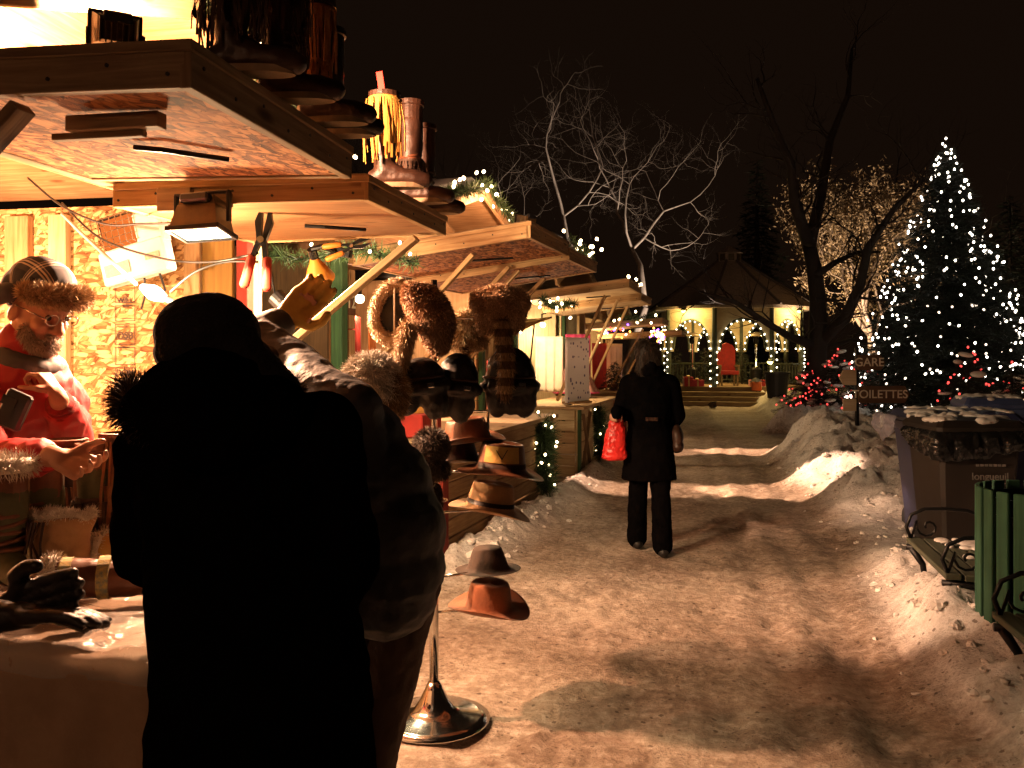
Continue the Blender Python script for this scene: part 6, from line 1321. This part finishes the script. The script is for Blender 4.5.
for s_ in (-1, 1): h_ = hip+Vector((0, .1*s_, -.03)); k_ = Vector((-2.55, 3.0+.11*s_, .5)); a_ = Vector((-2.62, 3.0+.12*s_, .1)); b.chain([h_, k_, a_], [.085, .06, .045]); foot(b, a_-Vector((0, 0, .1)), (1, 0))
b.finish('body', SKIN, V, .0056, 3, .0015, 30)
b = Blob(); sh2 = sh+Vector((0, 0, -.02)); b.chain([sR, sh2, sL], [.1, .115, .1]); b.chain([sh2+Vector((0, 0, -.04)), sh.lerp(hip, .5), hip+Vector((0, 0, -.05))], [.175, .19, .185]); b.chain([sR, eR, eR.lerp(wR, .78)], [.088, .074, .06]); b.chain([sL, eL, eL.lerp(wL, .72)], [.088, .075, .058]); b.cap(nk+Vector((0, 0, -.03)), .085, sh, .11)
def zj(c): 
    d = (c-eR).length; return 1 if ((c-eR.lerp(wR, .4)).length < .14 and c.z < eR.lerp(wR, .4).z-.005) or (c-hip).length < .3 else 0
o = b.finish('jacket', [REDJ, GREYJ], V, .011, 3, .016, 10, zones=zj)
for (e_, w_) in ((eR, wR), (eL, wL)):
    bm = BM(); d = (w_-e_).normalized(); a = e_.lerp(w_, .74); 
    for k in range(3): tube(bm, [a+d*.02*k, a+d*(.02*k+.019)], [.05-.002*k, .052-.002*k], 18)
    obj('ribbed_cuff', bm, pmat('red_rib', (.3, .015, .018), (.15, .008, .01), 60, .85, .4), V, smooth=True)
b = Blob(); cc_ = nk+f*.02+Vector((0, 0, -.075)); b.chain([cc_+Vector((math.cos(a)*.088, math.sin(a)*.088, -.03*math.cos(a))) for a in [k*.449 for k in range(15)]], [.036]*15); b.finish('collar', GREYJ, V, .009, 2, .008, 16)
bm = BM(); pr_ = at(14, 410, 2.44); box(bm, pr_, (.085, .03, .125), Qc @ Matrix.Rotation(R(24), 4, 'Y'), .008); box(bm, pr_+Vector((-.004, -.017, .03)), (.05, .004, .03), Qc @ Matrix.Rotation(R(24), 4, 'Y'), 0); obj('radio_pouch', bm, BLACKP, V)
# beard, brows, glasses, cap
b = Blob(); b.ell(P(.055, 0, -.09), (.05, .056, .034), Q); b.ell(P(.086, 0, -.05), (.014, .032, .009), Q)
for y in (-1, 1): b.ell(P(.035, .05*y, -.06), (.03, .016, .034), Q)
c = b.finish('c', None, None, .007, 2, keep=True); hm = fur_on(c, 5200, .022, .0009, .55, tuple(f*.5+Vector((0, 0, -.8)))); u_ = c.uv_layers.get('UVMap') or c.uv_layers.new(name='UVMap'); [setattr(d_, 'uv', (.3, .3)) for d_ in u_.data]; link_mesh('beard', join_meshes([c, hm], 'beard'), BEARD, V)
bm = BM()
for y in (-1, 1): 
    cx = P(.108, .036*y, .012); tube(bm, [cx+(Q.to_3x3() @ Vector((0, .027*math.cos(a), .02*math.sin(a)))) for a in [k*.449 for k in range(14)]], .0022, 6, closed=True); tube(bm, [P(.106, .064*y, .016), P(.0, .088*y, .02)], .0022, 6)
tube(bm, [P(.108, -.01, .014), P(.114, 0, .018), P(.108, .01, .014)], .002, 6); obj('glasses', bm, CHROME, V, smooth=True)
for y in (-1, 1): bm = BM(); ball(bm, P(.086, .034*y, .012), .011, None, 12, 8); obj('eye', bm, pmat('eye', (.06, .04, .03), None, 9, .15, 0), V, smooth=True)
def plaid():
    m, nt, b = nm('plaid_wool'); at_ = N(nt, 'ShaderNodeUVMap'); sp = N(nt, 'ShaderNodeSeparateXYZ'); L(nt, at_.outputs[0], sp.inputs[0]); last = None
    for o_ in (0, 1):
        fr = N(nt, 'ShaderNodeMath', operation='FRACT'); L(nt, sp.outputs[o_], fr.inputs[0])
        r = ramp(nt, fr.outputs[0], [(0, (.0, .0, .0)), (.44, (.02, .022, .026)), (.6, (.45, .4, .34)), (.65, (.03, .03, .03)), (.7, (.55, .5, .43)), (.76, (.05, .05, .055)), (.82, (.35, .3, .26)), (.85, (.0, .0, .0))]); r.color_ramp.interpolation = 'CONSTANT'
        if last is None: last = r.outputs[0]
        else: mx = N(nt, 'ShaderNodeMixRGB', blend_type='ADD'); mx.inputs[0].default_value = .7; L(nt, last, mx.inputs[1]); L(nt, r.outputs[0], mx.inputs[2]); last = mx.outputs[0]
    mx = N(nt, 'ShaderNodeMixRGB', blend_type='ADD'); mx.inputs[0].default_value = 1; L(nt, last, mx.inputs[1]); mx.inputs[2].default_value = (.018, .022, .03, 1); L(nt, mx.outputs[0], b.inputs['Base Color']); b.inputs['Roughness'].default_value = .9; return m
b = Blob(); b.ell(P(-.015, 0, .095), (.122, .108, .092), Q); b.ell(P(-.055, 0, .055), (.098, .104, .09), Q); cp = b.finish('cap', plaid(), V, .009, 4, .004, 9)
uvl = cp.data.uv_layers.get('UVMap') or cp.data.uv_layers.new(name='UVMap'); iQ = Q.to_3x3().inverted(); iW = MW[cp.name]
for lp in cp.data.loops:
    q = iQ @ (iW @ cp.data.vertices[lp.vertex_index].co-hc_); uvl.data[lp.index].uv = (math.atan2(q.y, q.z)*1.5+.3, (math.atan2(q.z, q.x))*1.7+.2)
b = Blob(); b.chain([P(.09, -.065, .085), P(.11, 0, .092), P(.09, .065, .085)], [.03, .033, .03]); b.chain([P(.04, -.095, .078), P(.09, -.065, .085)], [.026, .03]); b.chain([P(.04, .095, .078), P(.09, .065, .085)], [.026, .03])
furry('cap_fur', b, F_FOX, V, 7000, .024, .0012, .35, tuple(f+Vector((0, 0, .8))), .01)
for y in (-1, 1):
    b = Blob(); b.chain([P(-.03, .1*y, .05), P(-.075, .108*y, .02), P(-.11, .1*y, .0)], [.036, .04, .034]); b.finish('ear_flap', GREYJ, V, .009, 3)
    b = Blob(); b.chain([P(-.06, .118*y, .012), P(-.1, .112*y, -.008)], [.024, .024]); furry('flap_fur', b, F_FOX, V, 1500, .02, .0011, .4, (0, 0, -1), .01)
# ---- dark parka customer, back to the lens
P1 = thing('person', 'customer in black knit cap and long black parka with fur hood, back to the camera', 'person', (-.86, 1.72, 0))
hd = atd(208, 358, 1.9); ff = (-RT*.75+FW*.7+Vector((0, 0, -.15)))
b = Blob(); PH, QH = head(b, hd, ff, (0, 0, 1)); sh = atd(236, 440, 1.86); b.cap(hd+Vector((0, 0, -.07)), .058, sh, .065)
s1 = atd(158, 452, 1.9); s2 = atd(322, 432, 1.86); hip = atd(262, 668, 1.83)
b.chain([s1, sh, s2], [.065, .09, .065]); b.chain([sh+Vector((0, 0, -.08)), sh.lerp(hip, .5), hip], [.13, .13, .14])
e1 = atd(146, 548, 1.98); w1 = atd(168, 560, 2.16); e2 = atd(342, 560, 1.84); w2 = atd(318, 640, 1.98)
b.chain([s1, e1, w1], [.05, .04, .03]); b.chain([s2, e2, w2], [.05, .04, .03]); hand(b, w1, (FW*.8-RT*.3), (0, 0, -1), .5, 1); hand(b, w2, (FW*.4+Vector((0, 0, -.8))), (-RT), .4, 1)
for sx_ in (-1, 1): h_ = hip+RT*.09*sx_; k_ = Vector((h_.x, h_.y+.02, .48)); a_ = Vector((h_.x+.02*sx_, h_.y, .1)); b.chain([h_, k_, a_], [.085, .06, .045]); foot(b, a_-Vector((0, 0, .1)), (-.4, .9))
b.finish('body', SKIN, P1, .009, 3)
b = Blob(); b.chain([s1, sh+Vector((0, 0, -.01)), s2], [.09, .115, .09]); mid = sh.lerp(hip, .5)
b.body([((sh.lerp(hip, t) if t <= 1 else hip+Vector((0, 0, -(t-1)*.5)))+Vector((0, 0, -.02)), rx, ry) for t, rx, ry in ((-.12, .1, .08), (.0, .195, .14), (.25, .215, .165), (.5, .212, .165), (.75, .22, .172), (1., .23, .18), (1.4, .236, .188), (1.95, .242, .195))], Qc)
b.chain([s1, e1, w1-FW*.02], [.085, .08, .06]); b.chain([s2, e2, w2+Vector((0, 0, .05))], [.085, .082, .062]); b.cap(sh, .12, sh+Vector((0, 0, .07)), .1)
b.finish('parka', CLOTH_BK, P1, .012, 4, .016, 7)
b = Blob(); b.ell(hd+Vector((0, 0, .055)), (.115, .112, .09)); b.ell(hd+Vector((0, 0, .01)), (.114, .112, .06)); b.ell(hd-ff.normalized()*.04+Vector((0, 0, -.05)), (.1, .1, .09)); b.chain([atd(229, 342, 1.88), atd(246, 368, 1.86), atd(270, 396, 1.84)], [.06, .066, .07]); b.finish('knit_cap', pmat('black_knit', (.012, .01, .011), (.006, .005, .006), 40, .95, .8, 90), P1, .009, 3, .006, 18)
b = Blob(); ringc = []
for px, py, d in ((133, 412, 1.82), (131, 392, 1.9), (170, 398, 2.04), (230, 405, 2.06), (268, 392, 1.98), (285, 400, 1.86), (262, 412, 1.76), (205, 424, 1.72), (160, 420, 1.74)): ringc.append(atd(px, py, d))
b.chain(ringc+[ringc[0]], [.036]*10); furry('hood_fur', b, furmat('hood_fur', (.02, .012, .007), (.11, .065, .035), (.4, .38, .35)), P1, 7000, .028, .0012, .15, (0, 0, -1), .012)
b = Blob(); b.chain([atd(160, 415, 1.78), atd(210, 425, 1.71), atd(272, 412, 1.77)], [.075, .095, .075]); b.chain([atd(168, 396, 1.86), atd(212, 388, 1.8), atd(262, 392, 1.85)], [.07, .085, .07]); b.finish('hood', CLOTH_BK, P1, .012, 3, .012, 9)
for sx_ in (-1, 1):
    h_ = hip+RT*.09*sx_; b = Blob(); b.chain([Vector((h_.x, h_.y, .62)), Vector((h_.x, h_.y+.02, .48)), Vector((h_.x+.02*sx_, h_.y, .1))], [.1, .085, .07]); b.finish('trouser_leg', CLOTH_BK, P1, .012, 3, .01, 9)
    b = Blob(); foot(b, Vector((h_.x+.02*sx_, h_.y, .0)), (-.4, .9), 1.12); b.finish('shoe', SHOE, P1, .01, 2)
# ---- bending customer reaching up to the lamp
P2 = thing('person', 'customer in dark grey jacket bending over and reaching a yellow gloved hand towards the lamp', 'person', (-.8, 2.75, 0))
hip = atd(382, 560, 2.78); sh = atd(312, 398, 2.86); hd = atd(262, 384, 2.98); s1 = atd(298, 372, 3.0); s2 = atd(352, 412, 2.72); e1 = atd(256, 338, 3.12); w1 = atd(282, 323, 3.22); e2 = atd(372, 500, 2.68); w2 = atd(330, 520, 2.75)
b = Blob(); head(b, hd, (-RT*.9+FW*.3+Vector((0, 0, -.3))), (0, 0, 1)); b.cap(hd+RT*.02+Vector((0, 0, -.06)), .056, sh, .065); b.chain([s1, sh, s2], [.065, .085, .065]); b.chain([sh.lerp(hip, .12), sh.lerp(hip, .5)+RT*.06+Vector((0, 0, .03)), hip], [.13, .14, .14]); b.chain([s1, e1, w1], [.05, .042, .032]); b.chain([s2, e2, w2], [.05, .042, .032])
hand(b, w1, (RT*.62+FW*.05+Vector((0, 0, .6))), (-.5, -.5, -.6), .3, 1); hand(b, w2, (-RT*.8+Vector((0, 0, -.4))), (0, -.2, -1), .5, 1)
lg = []
for sx_, fx, fy in ((-1, -1.16, 2.98), (1, -1.0, 2.72)):
    h_ = hip+RT*.09*sx_; h_.z = .88; a_ = Vector((fx, fy, .1)); k_ = h_.lerp(a_, .5)+FW*.04; lg.append((h_, k_, a_)); b.chain([h_, k_, a_], [.088, .062, .047]); foot(b, a_-Vector((0, 0, .1)), (-.6, .5))
b.finish('body', SKIN, P2, .009, 3)
b = Blob(); b.chain([s1, sh, s2], [.1, .125, .1])
for px, py, d, r_ in ((330, 416, 2.84, .165), (352, 446, 2.82, .185), (372, 486, 2.8, .2), (384, 528, 2.78, .205), (386, 568, 2.78, .195), (386, 592, 2.78, .17)): b.ell(atd(px, py, d), (r_, r_*.92, r_*.9), Qc)
b.chain([s1, e1, e1.lerp(w1, .75)], [.098, .082, .07]); b.chain([s2, e2, w2], [.09, .08, .065]); b.cap(s1, .1, sh, .12)
b.finish('jacket', CLOTH_DK, P2, .011, 4, .009, 8, stretch=(1, 1, 1.6))
for h_, k_, a_ in lg:
    b = Blob(); b.chain([h_, k_, a_+Vector((0, 0, .02))], [.105, .085, .07]); b.finish('trouser_leg', TROUS, P2, .011, 3, .012, 9)
    b = Blob(); foot(b, a_-Vector((0, 0, .1)), (-.6, .5), 1.15); b.finish('shoe', SHOE, P2, .01, 2)
YG = pmat('yellow_glove', (.62, .4, .08), (.5, .28, .05), 20, .7, .25)
b = Blob(); dh = (RT*.62+FW*.05+Vector((0, 0, .6))).normalized(); hand(b, w1, dh, (-.5, -.5, -.6), .3, 1, 1.5, .5, .14, 1.05); b.cap(w1-dh*.09, .066, w1, .05); b.finish('glove', YG, P2, .007, 2, .004, 18)
b = Blob(); b.ell(hd+Vector((0, 0, .04)), (.115, .112, .1)); b.ell(hd+Vector((0, 0, -.02)), (.112, .11, .07)); b.finish('hair', HAIRM, P2, .01, 2, .006, 16)
# ---- woman walking up the path
wx = atd(649, 550, 7.0); wz = hz(wx.x, wx.y); W0 = Vector((wx.x, wx.y, wz)); Wp = thing('person', 'woman in knee length black coat walking away up the path with a red bag', 'person', W0)
def w_(x, y, z): return W0+RT*x*.88+FW*y+Vector((0, 0, z))
hd = w_(-.02, 0, 1.62); b = Blob(); head(b, hd, FW-RT*.35, (0, 0, 1)); b.cap(hd+Vector((0, 0, -.07)), .052, w_(-.01, 0, 1.42), .06); b.chain([w_(-.18, 0, 1.4), w_(0, 0, 1.42), w_(.18, 0, 1.4)], [.055, .075, .055]); b.chain([w_(0, 0, 1.36), w_(0, 0, 1.1), w_(0, 0, .92)], [.12, .11, .13])
b.chain([w_(-.2, 0, 1.38), w_(-.26, .03, 1.12), w_(-.31, -.12, 1.16)], [.045, .037, .028]); b.chain([w_(.2, 0, 1.38), w_(.25, .03, 1.12), w_(.2, .12, 1.0)], [.045, .037, .028]); hand(b, w_(-.315, -.13, 1.165), (-.3, -.8, -.4), (0, 0, -1), .9, 1, .9); hand(b, w_(.2, .14, .99), -RT*.7+FW*.5, (0, 0, -1), .7, 1, .9)
for sx_, yy in ((-1, .13), (1, -.17)): b.chain([w_(.085*sx_, 0, .88), w_(.085*sx_, yy*.6, .48), w_(.085*sx_, yy, .1)], [.08, .055, .042]); foot(b, w_(.085*sx_, yy, 0), (FW.x, FW.y), .9)
b.finish('body', SKIN, Wp, .009, 3)
b = Blob(); b.chain([w_(-.19, 0, 1.38), w_(0, 0, 1.41), w_(.19, 0, 1.38)], [.075, .1, .075])
b.body([(w_(0, 0, z_), rx, ry) for z_, rx, ry in ((1.44, .12, .1), (1.38, .19, .125), (1.2, .19, .135), (1.05, .17, .13), (.9, .195, .15), (.72, .213, .165), (.6, .225, .17))], Qc)
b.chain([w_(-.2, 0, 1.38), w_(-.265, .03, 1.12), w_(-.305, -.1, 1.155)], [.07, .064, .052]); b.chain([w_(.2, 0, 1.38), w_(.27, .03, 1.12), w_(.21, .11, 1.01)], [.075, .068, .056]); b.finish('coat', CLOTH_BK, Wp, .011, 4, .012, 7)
for sx_, yy in ((-1, .13), (1, -.17)):
    b = Blob(); b.chain([w_(.088*sx_, 0, .8), w_(.09*sx_, yy*.6, .48), w_(.092*sx_, yy, .09)], [.095, .078, .082]); b.finish('trouser_leg', CLOTH_BK, Wp, .01, 3, .01, 8)
    b = Blob(); foot(b, w_(.09*sx_, yy, 0), (FW.x, FW.y), 1.02); b.finish('shoe', SHOE, Wp, .009, 2)
b = Blob(); b.ell(hd-FW*.02+Vector((0, 0, .03)), (.098, .11, .1), Qc); b.chain([hd-FW*.05+RT*-.035, hd-FW*.055+RT*-.04+Vector((0, 0, -.13))], [.06, .05]); b.chain([hd-FW*.05+RT*.035, hd-FW*.055+RT*.04+Vector((0, 0, -.13))], [.06, .05]); furry('hair', b, HAIRM, Wp, 5000, .04, .001, .8, (0, 0, -1), .01)
b = Blob(); [b.ell(w_(math.cos(a)*.085, math.sin(a)*.085, 1.49+.02*math.sin(3*a)), (.05, .05, .06)) for a in [k*.6 for k in range(11)]]; b.ell(w_(-.02, .09, 1.52), (.07, .04, .06)); b.finish('scarf', CLOTH_BK, Wp, .01, 3, .01, 16)
for q_ in (w_(-.325, -.17, 1.16), w_(.17, .17, .985)):
    b = Blob(); b.ell(q_, (.05, .055, .055)); b.ell(q_+Vector((.0, -.03, -.02)), (.04, .045, .04)); b.finish('mitten', CLOTH_BK, Wp, .008, 2)
bm = BM(); [box(bm, w_(-.035+.07*i, -.148, 1.1), (.018, .008, .03), Qc, .002) for i in range(2)]; box(bm, w_(0, -.143, 1.1), (.1, .006, .03), Qc, .002); obj('coat_belt', bm, LEATHER_DK, Wp)
T = thing('shoulder_bag', 'dark shoulder bag at the hip of the walking woman', 'bag', w_(.27, .02, .85)); b = Blob(); b.ell(w_(.255, .03, .93), (.06, .12, .12), Qc); b.ell(w_(.255, .03, .87), (.065, .13, .06), Qc); b.finish('bag_body', LEATHER_DK, T, .01, 3, .006, 12)
T = thing('shopping_bag', 'red shopping bag swinging from the hand of the walking woman', 'bag', w_(-.34, -.14, .78)); b = Blob(); b.body([(w_(x, -.14, z), rx, ry) for x, z, rx, ry in ((-.345, .77, .07, .04), (-.345, .8, .1, .055), (-.34, .92, .085, .055), (-.33, 1.03, .065, .04), (-.325, 1.1, .045, .02))], Qc); b.finish('bag_body', pmat('red_plastic', (.6, .025, .02), (.45, .015, .015), 8, .4, .4, 14), T, .008, 2, .016, 12); o_ = [None]*4+[w_(-.36, -.14, 1.09), w_(-.29, -.14, 1.09)]
bm = BM(); tube(bm, [o_[4], w_(-.325, -.15, 1.17), o_[5]], .005, 6); obj('handle', bm, REDTAG, T)
sc.cycles.use_denoising = True; sc.cycles.max_bounces = 8; sc.cycles.diffuse_bounces = 4; sc.cycles.glossy_bounces = 3; sc.cycles.transparent_max_bounces = 16; sc.cycles.sample_clamp_indirect = 4
sc.view_settings.view_transform = 'Standard'; sc.view_settings.look = 'None'; sc.view_settings.exposure = 0; sc.view_settings.gamma = 1

bpy.data.batch_remove(JUNK); bpy.data.scenes.remove(TMP)
